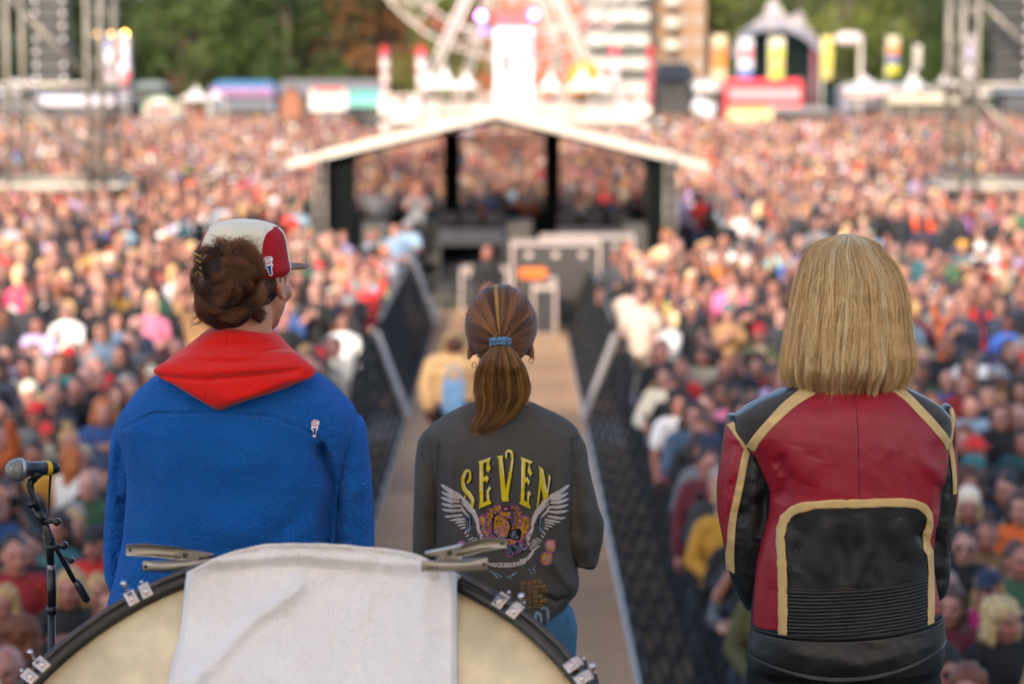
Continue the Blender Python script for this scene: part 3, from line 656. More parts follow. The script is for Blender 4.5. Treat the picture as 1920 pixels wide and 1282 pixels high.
    def feather(t, b, wd, c=FE):
        t, b = np.array(t, float), np.array(b, float); d = b-t; l = np.hypot(*d); nrm = np.array((-d[1], d[0]))/l
        pts = [t, t+d*.2+nrm*wd*.40, t+d*.55+nrm*wd*.5, b+nrm*wd*.3, b-nrm*wd*.3, t+d*.5-nrm*wd*.5, t+d*.15-nrm*wd*.3]
        cv.poly(pts, c, .93)
    for sg in (0, 1):
        cv.T = (lambda p: B3(np.stack([1877-p[:, 0], p[:, 1]+12], 1))) if sg else B3
        for t, b, wd in [((42, -172), (330, -30), 72), ((55, -62), (320, 5), 62), ((48, 22), (325, 50), 58), ((55, 105), (335, 110), 54), ((60, 185), (360, 170), 50), ((95, 278), (362, 232), 46), ((172, 322), (398, 278), 40), ((245, 352), (400, 312), 34), ((282, 388), (400, 352), 30), ((330, 425), (405, 388), 26), ((385, 492), (425, 430), 24), ((402, 530), (450, 480), 20),
                         ((430, 575), (520, 510), 20), ((455, 600), (560, 525), 20), ((480, 625), (575, 545), 18), ((505, 645), (590, 565), 18), ((535, 670), (600, 590), 18), ((570, 690), (612, 610), 18)]: feather(t, b, wd)
        cv.stroke([(335, -15), (430, 80), (510, 180), (560, 300), (590, 420), (625, 520), (620, 600)], [40, 62, 66, 60, 70, 64, 30], FE, .93)
        cv.stroke([(335, 110), (380, 180), (440, 240)], [30, 36, 20], FE, .9); cv.stroke([(350, 60), (420, 130), (470, 190)], [24, 26, 12], FE, .9)
        cv.poly([(455, 230), (490, 270), (495, 350), (450, 470), (420, 430), (402, 360), (420, 290)], INK)
        cv.stroke([(455, 250), (462, 350), (440, 450)], 14, BL, .9); cv.stroke([(430, 300), (425, 380), (435, 430)], 10, BL, .9); cv.stroke([(480, 370), (455, 440)], 8, BL, .9)
        for q in ([(540, 320), (550, 370)], [(560, 430), (580, 500)], [(590, 470), (600, 540)], [(540, 400), (555, 450)]): cv.stroke(q, 9, INK, .8)
    cv.T = B3
    # rose, petal on petal
    def petal(pts, fill, edge, ew=15, hatch=None, hd=(0, 1)):
        ew *= 1.25
        p = np.array(pts, float); q = np.concatenate([p, p[:1]]); s_ = np.linspace(0, len(p), len(p)*8+1); x = hermite(np.arange(len(q)), q[:, 0], s_); y = hermite(np.arange(len(q)), q[:, 1], s_)
        ins = cv.poly(np.stack([x, y], 1), fill)
        if hatch is not None:
            u = (cv.X*hd[0]+cv.Y*hd[1]); ph = fbm(cv.X/5, cv.Y/5, 8)*5; kk = ins & (np.sin(u*2.0+ph) > .35) & (fbm(cv.X/9, cv.Y/9, 12) > -.02); cv.C[kk] = hatch
        cv.stroke(np.concatenate([p, p[:1]])+rg.normal(0, 3, (len(p)+1, 2)), ew+8, INK, 1); cv.stroke(np.concatenate([p, p[:1]]), ew, edge, .8)
    petal([(590, 250), (650, 205), (740, 300), (740, 520), (660, 470), (610, 400)], OC, PK, 13, BL)
    petal([(1130, 300), (1180, 230), (1290, 270), (1270, 380), (1200, 520), (1120, 600)], OC, PK, 13, INK, (1, 0))
    petal([(640, 510), (760, 540), (900, 600), (960, 660), (880, 640), (720, 640), (650, 590)], BL, PK, 12, OC)
    petal([(960, 600), (1060, 570), (1130, 580), (1180, 680), (1060, 740), (990, 780), (960, 700)], INK, PK, 9, BL, (.7, .5))
    petal([(1120, 550), (1200, 620), (1250, 660), (1200, 690), (1150, 640)], BL, PK, 9, INK)
    petal([(700, 180), (760, 110), (860, 80), (900, 130), (800, 200), (740, 330), (760, 450), (690, 420), (670, 290)], OC, PK, 16, INK, (1, 0))
    petal([(1010, 110), (1080, 80), (1140, 150), (1170, 260), (1120, 390), (1010, 440), (960, 530), (1000, 400), (1080, 290), (1070, 180)], OC, PK, 16, INK, (1, 0))
    petal([(780, 240), (850, 200), (960, 260), (1020, 360), (960, 520), (840, 510), (770, 420)], OC, INK, 14, PK, (1, .1))
    cv.stroke([(790, 420), (850, 500), (930, 530)], 34, BL, .5); cv.stroke([(810, 430), (860, 400)], 30, BL, .4)
    petal([(860, 160), (940, 150), (1010, 190), (1000, 250), (920, 240), (860, 200)], OC, PK, 14)
    petal([(900, 110), (960, 90), (1000, 120), (970, 160), (920, 150)], PK, INK, 10, OC)
    petal([(760, 480), (880, 560), (1000, 545), (1110, 540), (1060, 600), (960, 610), (860, 590), (780, 540)], OC, PK, 14, INK, (1, 0))
    petal([(1010, 430), (1110, 400), (1160, 440), (1120, 540), (1030, 530), (980, 500)], INK, INK, 8, BL, (.8, .6))
    kk = cv.M & (cv.Y > 930) & (cv.X > 900) & (cv.X < 996) & (cv.Y < 1030) & (fbm(cv.X/2.2, cv.Y/2.2, 31) > .26); cv.C[kk] = INK
    for (x, y, r) in ((355, 645, 62), (1556, 650, 74), (1500, 812, 80)):
        petal([(x+r*math.cos(a)*(1+.1*rg.normal()), y+r*1.1*math.sin(a)) for a in np.linspace(0, 2*math.pi, 8)[:-1]], OC, PK, 11, INK, (.6, .8))
        for rr in (.68, .4, .16): cv.stroke([(x+r*rr*math.cos(a), y-6+r*rr*.9*math.sin(a)) for a in np.linspace(rg.random()*6, rg.random()*3+5.5, 7)], 11, (PK if rr != .4 else BL), .8)
    for q in ([(285, 560), (300, 590)], [(230, 715), (265, 730)], [(1600, 590), (1625, 560)], [(1655, 720), (1690, 710)], [(1640, 830), (1630, 860)], [(1655, 770), (1680, 790)]): cv.stroke(q, 12, BL, .5)
    # scroll with worn letters
    cv.stroke([(690, 858), (780, 882), (950, 890), (1100, 875), (1195, 850)], [16, 60, 68, 62, 48], FE, .93); cv.stroke([(1150, 820), (1210, 820), (1290, 750), (1330, 690), (1400, 640)], [30, 52, 46, 30, 22], FE, .85)
    for x in np.arange(740, 1180, 27): cv.stroke([(x, 862+abs(x-950)*-.03), (x+rg.normal(0, 5), 905-abs(x-950)*.04)], 7, INK, .85)
    for x in (850, 905, 1030, 1085): cv.stroke([(x+16, 870), (x, 880), (x+14, 893), (x, 905)], 7, INK, .9)
    for q in ([(728, 962), (790, 1010), (830, 1055)], [(740, 965), (800, 1000), (880, 1030)], [(820, 1062), (888, 1045)], [(1098, 982), (1040, 1030), (985, 1040)], [(1090, 990), (1030, 1015)], [(975, 1050), (1025, 1078)], [(1268, 940), (1285, 980), (1305, 1018)], [(1310, 920), (1350, 910)], [(1310, 945), (1345, 960), (1335, 1000)]): cv.stroke(q, 17, BL, .8)
    # tour dates in condensed capitals
    FNT = {'S': '7416F', 'V': '', }
    G5 = dict(zip('ABCDEFGHIKLMNOPRSTUVWY7', ['75557', '65656', '34443', '65556', '74647', '74644', '34553', '55755', '72227', '55655', '44447', '57755', '65555', '75557', '75744', '75765', '74717', '72222', '55557', '55552', '55775', '55222', '71122']))
    def text(s_, x, y, h, cw, col, shear=0):
        for ch in s_:
            if ch in G5:
                for r_, bits in enumerate(G5[ch]):
                    for c_ in range(3):
                        if int(bits) >> (2-c_) & 1:
                            x0, y0 = x+c_*cw/3.9, y+r_*h/5; kk = (cv.X >= x0) & (cv.X < x0+cw/3.9) & (cv.Y >= y0-(cv.X-x)*shear) & (cv.Y < y0+h/5+.3-(cv.X-x)*shear); cv.M |= kk; cv.C[kk] = col
            x += cw
    rows = ['PONTIAC', 'BIRMINGHAM', 'BATON ROUGE', 'HOUSTON', 'FORT WORTH', 'LANDOVER']
    pc, cv = cv, Canvas(868, 1060, 1036, 1128, .34)
    for i, s_ in enumerate(rows): text('SVN7 LIVE', 976.5-i*.2, 1069.5+i*9.2, 6.3, 2.2, OR, .06); text(s_, 999, 1068+i*9.2, 6.3, 2.4, OR, .08)
    text('DALLAS', 885, 1071, 7, 2.6, OR); text('KANSAS CITY', 889, 1080, 7, 2.5, OR); text('SEATTLE', 940, 1098, 7, 2.6, OR)
    cv.build('shirt_dates', shirt, .0010, PRINT, root).matrix_parent_inverse = T0; cv = pc
    cv.T = lambda p: p; cv.S = 1.0
    cv.stroke([(1011, 1152), (1003, 1142), (1005, 1130), (1011, 1132), (1014, 1145), (1015, 1156)], [3, 5, 5, 5, 4, 2], BL, .9); cv.stroke([(1014, 1124), (1019, 1122), (1024, 1124), (1027, 1138), (1024, 1158)], [4, 6, 6, 5, 3], BL, .9)
    cv.build('shirt_print', shirt, .0009, PRINT, root).matrix_parent_inverse = T0
    # collar rib
    ribbon('collar', shirt, [(884, 764), (900, 773), (940, 780), (985, 774), (1001, 764)], 9, .002, .003, TS, root).matrix_parent_inverse = T0
    # body
    hc = at(939, 622, Y0+.015); X = at(945, 900, Y0)[0]; shz = at(0, 800, Y0)[2]; hipz = STAGE+.80
    b, R, T = hero_body('body', root, hc, math.radians(3), srgb('c58f72'), X, Y0, shz, hipz, .150, .84, arm_dx=.03, neck_to=(at(943, 760, Y0)[0], Y0, at(0, 765, Y0)[2]), ear=(.010, -.040), nr=.068); b.matrix_parent_inverse = T0
    before = set(COL.objects)
    trousers_shoes(root, X-.002, Y0, hipz, .150, mat('blue_denim', srgb('3f6c88'), .9, var=.2, scale=30, bump=.4, bscale=500, var2=.15, scale2=300), mat('white_rubber', (.6, .6, .58), .6))
    for o in set(COL.objects)-before: o.matrix_parent_inverse = T0
    # ear rings
    GO = mat('earring_gold', srgb('d8b070'), .15, 1, var=0)
    for ex, ey in ((889, 684), (996, 676)):
        c = at(ex, ey, Y0-.01); m = MB(); m.tube([c+np.array((math.cos(a)*.0052, math.sin(a)*.003, math.sin(a)*.0058)) for a in np.linspace(0, 2*math.pi*.98, 15)], .0014, 8); m.build('earring', GO, root).matrix_parent_inverse = T0
    # hair drawn back to the tie
    HM = bpy.data.materials['hair_strands']; rg = np.random.default_rng(9); HB = bpy.data.materials['hair_mass']
    c0 = at(939, 611, Y0+.012); rad = np.array((66*k, .112, 78*k))
    me = remesh([ellipsoid(c0, rad*.95, None, 30, 20), ellipsoid(at(941, 715, Y0-.09), (.052, .028, .085), None, 20, 12), ellipsoid(at(939, 655, Y0-.09), (.026, .03, .04), None, 20, 12)], .005, .7, 2, 'hair'); 
    me.materials.append(mat('brown_hair_mass', srgb('4a2c1a'), .7, var=.2, scale=80)); link('hair', me, root).matrix_parent_inverse = T0
    tie = at(938, 645, Y0-.098); td = (tie-c0)/rad; td /= np.linalg.norm(td)
    n = 15000; paths = np.zeros((n, 16, 3)); cols = np.zeros((n, 3))
    d = rg.normal(0, 1, (n*6, 3)); d /= np.linalg.norm(d, axis=1)[:, None]
    ok = (d[:, 1] < .72) & ~((d[:, 2] < -.30) & (d[:, 1] > -.25)) & (d[:, 2] > -.86) & ((d@td) < .985) & ~((d[:, 2] < .05) & (d[:, 1] > .18)); d = d[ok]
    # more roots toward the outline
    d = d[:n]; n = len(d); paths = paths[:n]
    om = np.arccos(np.clip(d@td, -1, 1)); s_ = np.linspace(0, 1, 16)
    ax = np.cross(d, td); az = np.arctan2(ax@np.array([0, 1.0, 0]), 1); ang = np.arctan2(d[:, 0]-td[0], d[:, 2]-td[2])
    lock = np.floor((ang+math.pi)/(2*math.pi)*240).astype(int); lr = rg.normal(0, 1, 241); lr2 = rg.normal(0, 1, 241)
    for i, s__ in enumerate(s_):
        a = np.sin((1-s__)*om)/np.sin(om); b_ = np.sin(s__*om)/np.sin(om); q = d*a[:, None]+td*b_[:, None]
        rr = 1.0+.008*lr[lock]*2.2*math.sin(s__*3.1)+rg.normal(0, .004, n)*.5
        paths[:, i] = c0+q*rad*rr[:, None]
        paths[:, i] += (vnoise(s__*4+ang*12, ang*20, 2)*.0025)[:, None]*np.array((1, 0, .3))
    base = np.array(srgb('745030')); gold = np.array(srgb('c89c4c')); red = np.array(srgb('8a5636')); dk = np.array(srgb('40261a'))
    def tone(ang, n, mid):
        t = rg.random(n)*.9+np.clip(lr[lock[:n]] if len(ang) == len(lock) else 0, -1, 1)*.15; 
        c = base[None]*(1-t[:, None])+red[None]*t[:, None]; c = c*rg.uniform(.6, 1.35, (n, 1))
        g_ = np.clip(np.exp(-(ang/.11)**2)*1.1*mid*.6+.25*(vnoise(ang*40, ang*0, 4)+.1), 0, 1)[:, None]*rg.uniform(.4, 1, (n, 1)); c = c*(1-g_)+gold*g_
        dn = rg.random(n) < .18; c[dn] = c[dn]*.5+dk*.5; return c*(1+.38*np.clip(lr2[lock[:n]], -1.4, 1.4))[:, None]
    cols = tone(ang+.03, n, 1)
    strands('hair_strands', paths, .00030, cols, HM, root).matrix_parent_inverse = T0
    pony = Loft(Y0-.100, [(640, 925, 953, .016, .016, 0), (650, 921, 958, .020, .02, 0), (665, 908, 972, .026, .026, -.002), (685, 896, 984, .032, .03, 0), (705, 890, 991, .034, .032, .01), (730, 888, 995, .035, .032, .015), (750, 892, 990, .034, .03, .018), (770, 893, 978, .032, .03, .02), (785, 888, 964, .028, .026, .02), (797, 883, 948, .022, .02, .015), (803, 884, 930, .012, .012, .01)], n=2.2, noise=[(14, .004, 71)])
    P, t0, ci = loft_strands(pony, 9000, 16, .3, 1.0, clump=.5, clumps=150, amp=.008, end_jit=12, rg=rg)
    tt = rg.random(9000)[:, None]; c = base*(1-tt)+red*tt; cg = rg.random(150) < .25; g_ = (cg[ci]*rg.uniform(.2, .7, 9000)+.10)[:, None]; c = c*(1-g_)+gold*g_; dn = (rg.random(150) < .25)[ci]; c[dn] *= .6; c *= rg.uniform(.7, 1.3, (9000, 1))
    strands('ponytail', P, .00032, c, HM, root).matrix_parent_inverse = T0
    fl = []; 
    for i in range(240):
        a = rg.uniform(-.2, math.pi+.2); p = c0+rad*np.array((math.cos(a)*1.0, -.1, math.sin(a)*1.0)); q = p+np.array((math.cos(a), 0, math.sin(a)))*rg.uniform(.003, .012)+rg.normal(0, .01, 3)
        s2 = np.linspace(0, 1, 16)[:, None]; fl.append(p*(1-s2)+q*s2+np.array((0, 0, .004))*np.sin(s2*3.1))
    for i in range(60):
        y0_ = rg.uniform(680, 760); sx = rg.choice((-1, 1)); p = at(941+sx*48, y0_, Y0-.09); q = at(941+sx*rg.uniform(50, 66), y0_+rg.uniform(10, 60), Y0-.09); s2 = np.linspace(0, 1, 16)[:, None]; fl.append(p*(1-s2)+q*s2)
    strands('loose_hair', np.array(fl), .00018, np.tile(red, (len(fl), 1)), HM, root).matrix_parent_inverse = T0
    # knitted tie: two twisted cords
    m = MB(); c = at(938, 641, Y0-.104)
    for q in range(2):
        for r2 in range(2):
            P = [c+np.array((math.cos(a)*(.0215+.003*math.cos(a*7+q*3.14)), -abs(math.sin(a))*.010-.004-.003*math.cos(a*7+q*3.14+1), (.5-r2)*.008+math.sin(a*7+q*3.14)*.003+.004*math.sin(a))) for a in np.linspace(math.pi*.98, 2*math.pi+.05 if False else 0.02, 40)]
            m.tube(P, .0036, 8)
    m.build('hair_tie', mat('blue_white_yarn', srgb('5f8aa8'), .8, var=.75, scale=260, detail=1, bump=.8, bscale=900, bdist=.001), root).matrix_parent_inverse = T0
    return root
# ------------------------------------------------------------------ woman in the leather jacket
def woman():
    Y0 = 5.20; k = Y0/4505
    root = tag(empty('person', at(1590, 2200, Y0)*[1, 1, 0]+[0, 0, STAGE]), 'person with blonde bob in red and black leather jacket with tan piping, back to camera', 'person')
    T0 = Matrix.Translation(-root.location)
    BK = mat('black_leather', (.011, .012, .012), .42, var=.25, scale=14, bump=.5, bscale=520, bdist=.0006, spec=.5, var2=.1, scale2=90)
    RD = mat('red_leather', (.30, .009, .024), .42, var=.10, scale=9, bump=.35, bscale=520, bdist=.0006, spec=.5, var2=.06, scale2=90)
    TN = mat('tan_leather', srgb('d0b278'), .6, var=.10, scale=30, bump=.5, bscale=420, bdist=.0008, spec=.4)
    SU = mat('grey_suede', srgb('3a3633'), .9, var=.1, scale=20, bump=.3, bscale=900, bdist=.0006, spec=.2, sheen=.2)
    dsp = [crease([(1590, 735), (1592, 820), (1594, 914)], 1.5, -.0015, False), crease([(1440, 860), (1456, 850), (1466, 880), (1452, 930)], 11, -.014), crease([(1480, 820), (1470, 870), (1440, 920)], 14, .006), crease([(1512, 840), (1498, 890)], 18, .005),
           crease([(1745, 890), (1755, 915), (1750, 950)], 12, -.012), crease([(1700, 830), (1738, 870), (1765, 900)], 15, .006), crease([(1725, 960), (1712, 985), (1735, 1020)], 10, -.012),
           crease([(1540, 950), (1530, 1020), (1520, 1080)], 12, .004), crease([(1600, 940), (1610, 1010), (1590, 1080)], 12, .005), crease([(1670, 950), (1680, 1030)], 14, .004), crease([(1560, 960), (1570, 1070)], 10, -.004), crease([(1640, 950), (1650, 1070)], 12, -.004), crease([(1495, 970), (1480, 1050)], 9, -.004)]
    J = Loft(Y0, [(712, 1530, 1652, .05, .05, 0), (720, 1500, 1680, .065, .06, 0), (732, 1462, 1712, .085, .08, 0), (746, 1428, 1740, .10, .09, 0), (762, 1398, 1764, .115, .10, 0), (780, 1378, 1780, .125, .11, 0), (800, 1376, 1782, .13, .115, 0), (830, 1392, 1776, .135, .12, 0), (860, 1410, 1775, .135, .12, 0), (890, 1424, 1770, .135, .12, 0), (920, 1434, 1764, .135, .12, 0), (960, 1434, 1758, .133, .12, 0), (1000, 1426, 1750, .13, .12, 0), (1040, 1417, 1748, .13, .12, 0), (1086, 1412, 1752, .13, .12, 0), (1130, 1409, 1760, .132, .12, 0), (1170, 1408, 1764, .134, .12, 0), (1215, 1402, 1768, .136, .12, 0), (1240, 1400, 1766, .134, .12, 0), (1256, 1410, 1756, .125, .11, 0)], n=2.6, disp=dsp, noise=[(75, .005, 81), (26, .0007, 82)])
    link('jacket_body', J.mesh('jacket_body', [BK], 240, 260), root).matrix_parent_inverse = T0
    Lp = [(714, 1522), (725, 1508), (745, 1476), (770, 1444), (800, 1418), (832, 1403), (850, 1412), (870, 1421), (891, 1430), (913, 1439), (950, 1438), (995, 1429), (1040, 1418), (1086, 1413), (1130, 1410), (1164, 1409)]
    Rp = [(714, 1654), (722, 1672), (745, 1698), (770, 1722), (800, 1752), (823, 1771), (850, 1774.0), (882, 1771), (900, 1763), (913, 1755), (954, 1756), (990, 1747), (1018, 1746), (1050, 1746), (1086, 1750), (1136, 1760)]
    rowpatch('red_back_panel', J, Lp, Rp, .0016, .005, RD, root, 200, 260).matrix_parent_inverse = T0
    # black lower panel under the arch of piping
    arch_l = [(1183, 1456), (1130, 1457), (1086, 1457), (1040, 1456), (990, 1454), (972, 1457), (959, 1461), (948, 1468), (938, 1479), (932, 1494), (927, 1515), (923.5, 1555), (923, 1592), (921, 1640), (922, 1674), (925, 1695), (931, 1710), (941, 1722), (954, 1729), (970, 1730), (990, 1725.5), (1009, 1726), (1027, 1734), (1050, 1736), (1086, 1735), (1158, 1731)]
    pipe = [(x, y) for y, x in arch_l]
    rowpatch('black_back_panel', J, [(923, 1592), (924, 1540), (928, 1512), (934, 1490), (946, 1470), (959, 1461), (990, 1454), (1040, 1456), (1090, 1457)][0:1]+[(925, 1545), (930, 1503), (938, 1480), (950, 1467), (965, 1459), (990, 1455), (1040, 1456), (1088, 1457)], [(923, 1660), (925, 1692), (931, 1709), (941, 1721), (954, 1728), (970, 1729), (990, 1725), (1009, 1726), (1027, 1733), (1072, 1735)], .0030, .004, BK, root, 150, 130).matrix_parent_inverse = T0
    rib = lambda px, py, u, v: .0030*np.abs(np.sin(v*math.pi*15))**.8
    rowpatch('ribbed_panel', J, [(1086, 1457), (1130, 1457), (1184, 1456)], [(1068, 1735), (1100, 1735), (1160, 1731)], .0022, .004, BK, root, 120, 330, extra=rib, curve_rows=lambda u, v: 4*np.sin(np.pi*u)).matrix_parent_inverse = T0
    for q in ([(1457, 1083), (1600, 1080), (1735, 1066)], [(1457, 1087), (1600, 1084), (1735, 1070)]): ribbon('stitching', J, q, 1.2, .0045, .003, SU, root, 60).matrix_parent_inverse = T0
    ribbon('piping', J, pipe, 15.5, .0068, .009, TN, root, 420, wave=.25).matrix_parent_inverse = T0
    ribbon('piping', J, [(1518, 722), (1494, 734), (1462, 755), (1430, 786), (1408, 817), (1402, 834)], 16, .0042, .006, TN, root, 120).matrix_parent_inverse = T0
    ribbon('piping', J, [(1661, 714), (1686, 731), (1716, 762), (1744, 793), (1764, 818), (1771, 832)], 16, .0042, .006, TN, root, 120).matrix_parent_inverse = T0
    ribbon('stitching', J, [(1592, 722), (1593, 820), (1595, 914)], 1.1, .0022, .002, mat('dark_red_thread', srgb('4c0c16'), .7), root, 60).matrix_parent_inverse = T0
    # shoulder panels, ribbed
    sh = lambda px, py, u, v: .0015*np.abs(np.sin(v*math.pi*2.5))
    rowpatch('shoulder_panel', J, [(724, 1492), (746, 1431), (762, 1402), (780, 1379), (800, 1380), (826, 1396)], [(724, 1505), (745, 1476), (770, 1444), (790, 1424), (810, 1411), (832, 1403)], .0018, .005, SU, root, 50, 90).matrix_parent_inverse = T0
    rowpatch('shoulder_panel', J, [(716, 1664), (745, 1698), (770, 1722), (800, 1752), (826, 1770)], [(716, 1672), (732, 1709), (746, 1737), (762, 1761), (790, 1779)], .0018, .005, SU, root, 50, 90).matrix_parent_inverse = T0
    # hem band
    top = lambda u: 1166+14*np.sin(np.pi*u*.85)-28*u; bot = lambda u: 1218+42*np.sin(np.pi*u)-27*u
    v = np.linspace(0, 1, 60)[:, None]; u = np.linspace(0, 1, 200)[None]; py = top(u)*(1-v)+bot(u)*v
    hb = Loft(Y0, [(1120, 1409, 1764, .136, .12, 0), (1165, 1406, 1768, .138, .12, 0), (1215, 1396, 1772, .142, .12, 0), (1262, 1404, 1764, .138, .12, 0), (1300, 1408, 1762, .13, .12, 0)], n=2.6, disp=[crease([(1440, 1190), (1600, 1215), (1740, 1180)], 16, .005), crease([(1500, 1240), (1620, 1245)], 12, -.003)], noise=[(40, .004, 85)])
    xl = hb.col(1, py)+1; xr = hb.col(2, py)-1; px = xl*(1-u)+xr*u
    edge = .003*(np.exp(-(v/.06)**2)+np.exp(-((1-v)/.06)**2)); groove = -.002*(np.exp(-((v-.1)/.02)**2)+np.exp(-((v-.9)/.02)**2))
    sheet('hem_band', hb.back(px, py, .004+edge+groove), hb.back(px, py, -.006), [BK], parent=root).matrix_parent_inverse = T0
    # left sleeve
    SL = Loft(Y0+.02, [(778, 1366, 1392, .025, .03, .01), (790, 1362, 1402, .045, .045, .01), (810, 1358, 1440, .056, .055, .01), (840, 1354, 1460, .062, .06, .01), (880, 1348, 1475, .066, .06, .01), (918, 1345, 1484, .068, .06, .015), (960, 1347, 1484, .068, .06, .02), (1000, 1354, 1476, .067, .06, .02), (1040, 1362, 1464, .066, .06, .025), (1077, 1369, 1456, .064, .06, .03), (1105, 1379, 1448, .06, .055, .035), (1130, 1391, 1440, .05, .05, .04), (1150, 1402, 1426, .02, .03, .05)], n=2.3,
        disp=[crease([(1372, 830), (1362, 900), (1366, 980)], 7, .005), crease([(1358, 860), (1352, 940), (1360, 1010)], 5, -.004), crease([(1412, 860), (1404, 960), (1400, 1060)], 9, .006), crease([(1430, 900), (1424, 1000)], 7, -.006)], noise=[(24, .005, 91)])
    link('sleeve', SL.mesh('sleeve', [BK], 110, 200), root).matrix_parent_inverse = T0
    rowpatch('red_sleeve_panel', SL, [(787, 1364), (810, 1358.5), (840, 1354.5), (880, 1348.5), (918, 1345.5), (960, 1347.5), (1000, 1354.5), (1040, 1362.5), (1074, 1368)], [(787, 1369), (810, 1387), (829, 1397), (880, 1385), (918, 1378), (960, 1370), (990, 1366), (1040, 1366), (1074, 1369)], .0016, .005, RD, root, 50, 160).matrix_parent_inverse = T0
    ribbon('piping', SL, [(1399, 830), (1393, 850), (1386, 885), (1380, 918), (1373, 955), (1369, 990), (1368, 1035), (1370, 1072)], 13, .0040, .006, TN, root, 160).matrix_parent_inverse = T0
    ribbon('piping', SL, [(1367, 790), (1376, 802), (1388, 818), (1397, 832)], 14, .0075, .012, TN, root, 60).matrix_parent_inverse = T0
    # right sleeve
    SR = Loft(Y0+.025, [(760, 1772, 1783, .02, .03, .01), (768, 1766, 1787, .035, .04, .01), (790, 1760, 1791, .05, .055, .01), (830, 1730, 1793, .06, .06, .01), (880, 1720, 1796, .064, .06, .01), (927, 1715, 1797, .066, .06, .015), (972, 1712, 1790, .066, .06, .02), (1020, 1710, 1786, .065, .06, .025), (1086, 1712, 1784, .062, .06, .03), (1115, 1725, 1778, .055, .055, .035), (1134, 1742, 1768, .02, .03, .05)], n=2.3, disp=[crease([(1770, 920), (1768, 1040)], 7, .005)], noise=[(24, .005, 93)])
    link('sleeve', SR.mesh('sleeve', [BK], 100, 180), root).matrix_parent_inverse = T0
    rowpatch('red_sleeve_panel', SR, [(764, 1783.5), (790, 1785), (830, 1783), (880, 1786), (918, 1787), (950, 1787.5)], [(764, 1784.5), (790, 1790.5), (830, 1792.5), (880, 1795.5), (918, 1796.4), (950, 1793)], .0016, .005, RD, root, 20, 120).matrix_parent_inverse = T0
    ribbon('piping', SR, [(1782, 764), (1780, 785), (1775, 808), (1772, 826)], 10, .0075, .012, TN, root, 60).matrix_parent_inverse = T0
    ribbon('piping', SR, [(1774, 826), (1779, 850), (1783, 885), (1785, 920)], 10, .0045, .008, TN, root, 80).matrix_parent_inverse = T0
    # forearms and trousers
    for sg, ex, ey in ((-1, 1412, 1060), (1, 1752, 1055)):
        e = at(ex, ey, Y0+.05); wv = at(1590+sg*60, 1040, Y0+.27); V, F = cone(e, wv, .034, .034, 20); MB().add(V, F, True).build('forearm_sleeve', BK, root).matrix_parent_inverse = T0
    hips = Loft(Y0, [(1205, 1412, 1756, .12, .11, 0), (1250, 1402, 1760, .125, .11, 0), (1300, 1396, 1766, .128, .11, 0), (1400, 1392, 1770, .13, .11, 0), (1500, 1396, 1764, .12, .11, 0)], n=2.4, noise=[(40, .005, 95)])
    BC = mat('black_cotton', (.012, .013, .014), .9, var=.2, scale=20, bump=.3, bscale=700, spec=.25)
    link('skirt', hips.mesh('skirt', [BC], 120, 60), root).matrix_parent_inverse = T0
    X = at(1585, 900, Y0)[0]; shz = at(0, 775, Y0)[2]; hipz = STAGE+.92; hc = at(1590, 560, Y0+.02)
    b, R, T = hero_body('body', root, hc, math.radians(2), srgb('d09a80'), X, Y0, shz, hipz, .185, .97, neck_to=(at(1590, 715, Y0)[0], Y0, at(0, 725, Y0)[2])); b.matrix_parent_inverse = T0
    before = set(COL.objects); trousers_shoes(root, X, Y0, hipz, .185, BC, mat('black_boot', (.015, .015, .015), .4))
    for o in set(COL.objects)-before: o.matrix_parent_inverse = T0
    # blonde bob
    HM = bpy.data.materials['hair_strands']; rg = np.random.default_rng(21)
    H = Loft(Y0+.0, [(439, 1582, 1602, .01, .01, .02), (442, 1566, 1622, .03, .03, .02), (448, 1549, 1642, .05, .05, .018), (458, 1532, 1645, .07, .068, .015), (474, 1515, 1660, .088, .085, .01), (500, 1504, 1679, .10, .098, .005), (540, 1494, 1694, .11, .105, 0), (590, 1487, 1702, .115, .10, 0), (640, 1479, 1704, .118, .09, -.005), (680, 1472, 1708, .118, .085, -.008), (705, 1469, 1706, .112, .08, -.005), (722, 1476, 1700, .102, .07, .0)], n=2.25,
        disp=[crease([(1640, 600), (1648, 660), (1662, 712)], 6, -.008), crease([(1565, 560), (1560, 640), (1575, 700)], 5, -.004), crease([(1600, 460), (1604, 600), (1598, 690)], 12, .004), crease([(1520, 540), (1510, 640), (1500, 700)], 8, .004), crease([(1680, 640), (1690, 690)], 10, .006)], noise=[(13, .005, 97), (40, .006, 98)])
    inner = Loft(Y0, [tuple([r[0]+3, (r[1]*.93+(r[1]+r[2])/2*.07), (r[2]*.93+(r[1]+r[2])/2*.07), r[3]*.86, r[4]*.8, r[5]]) for r in H.R.tolist()[:-2]], n=2.25, noise=[(13, .005, 97)])
    link('hair', inner.mesh('hair', [mat('blonde_hair_mass', srgb('7d5f34'), .7, var=.25, scale=60, stretch=(1, 1, .1))], 90, 80), root).matrix_parent_inverse = T0
    base = np.array(srgb('deb478')); lt = np.array(srgb('fff0c8')); dk = np.array(srgb('96703f')); ash = np.array(srgb('bca078'))
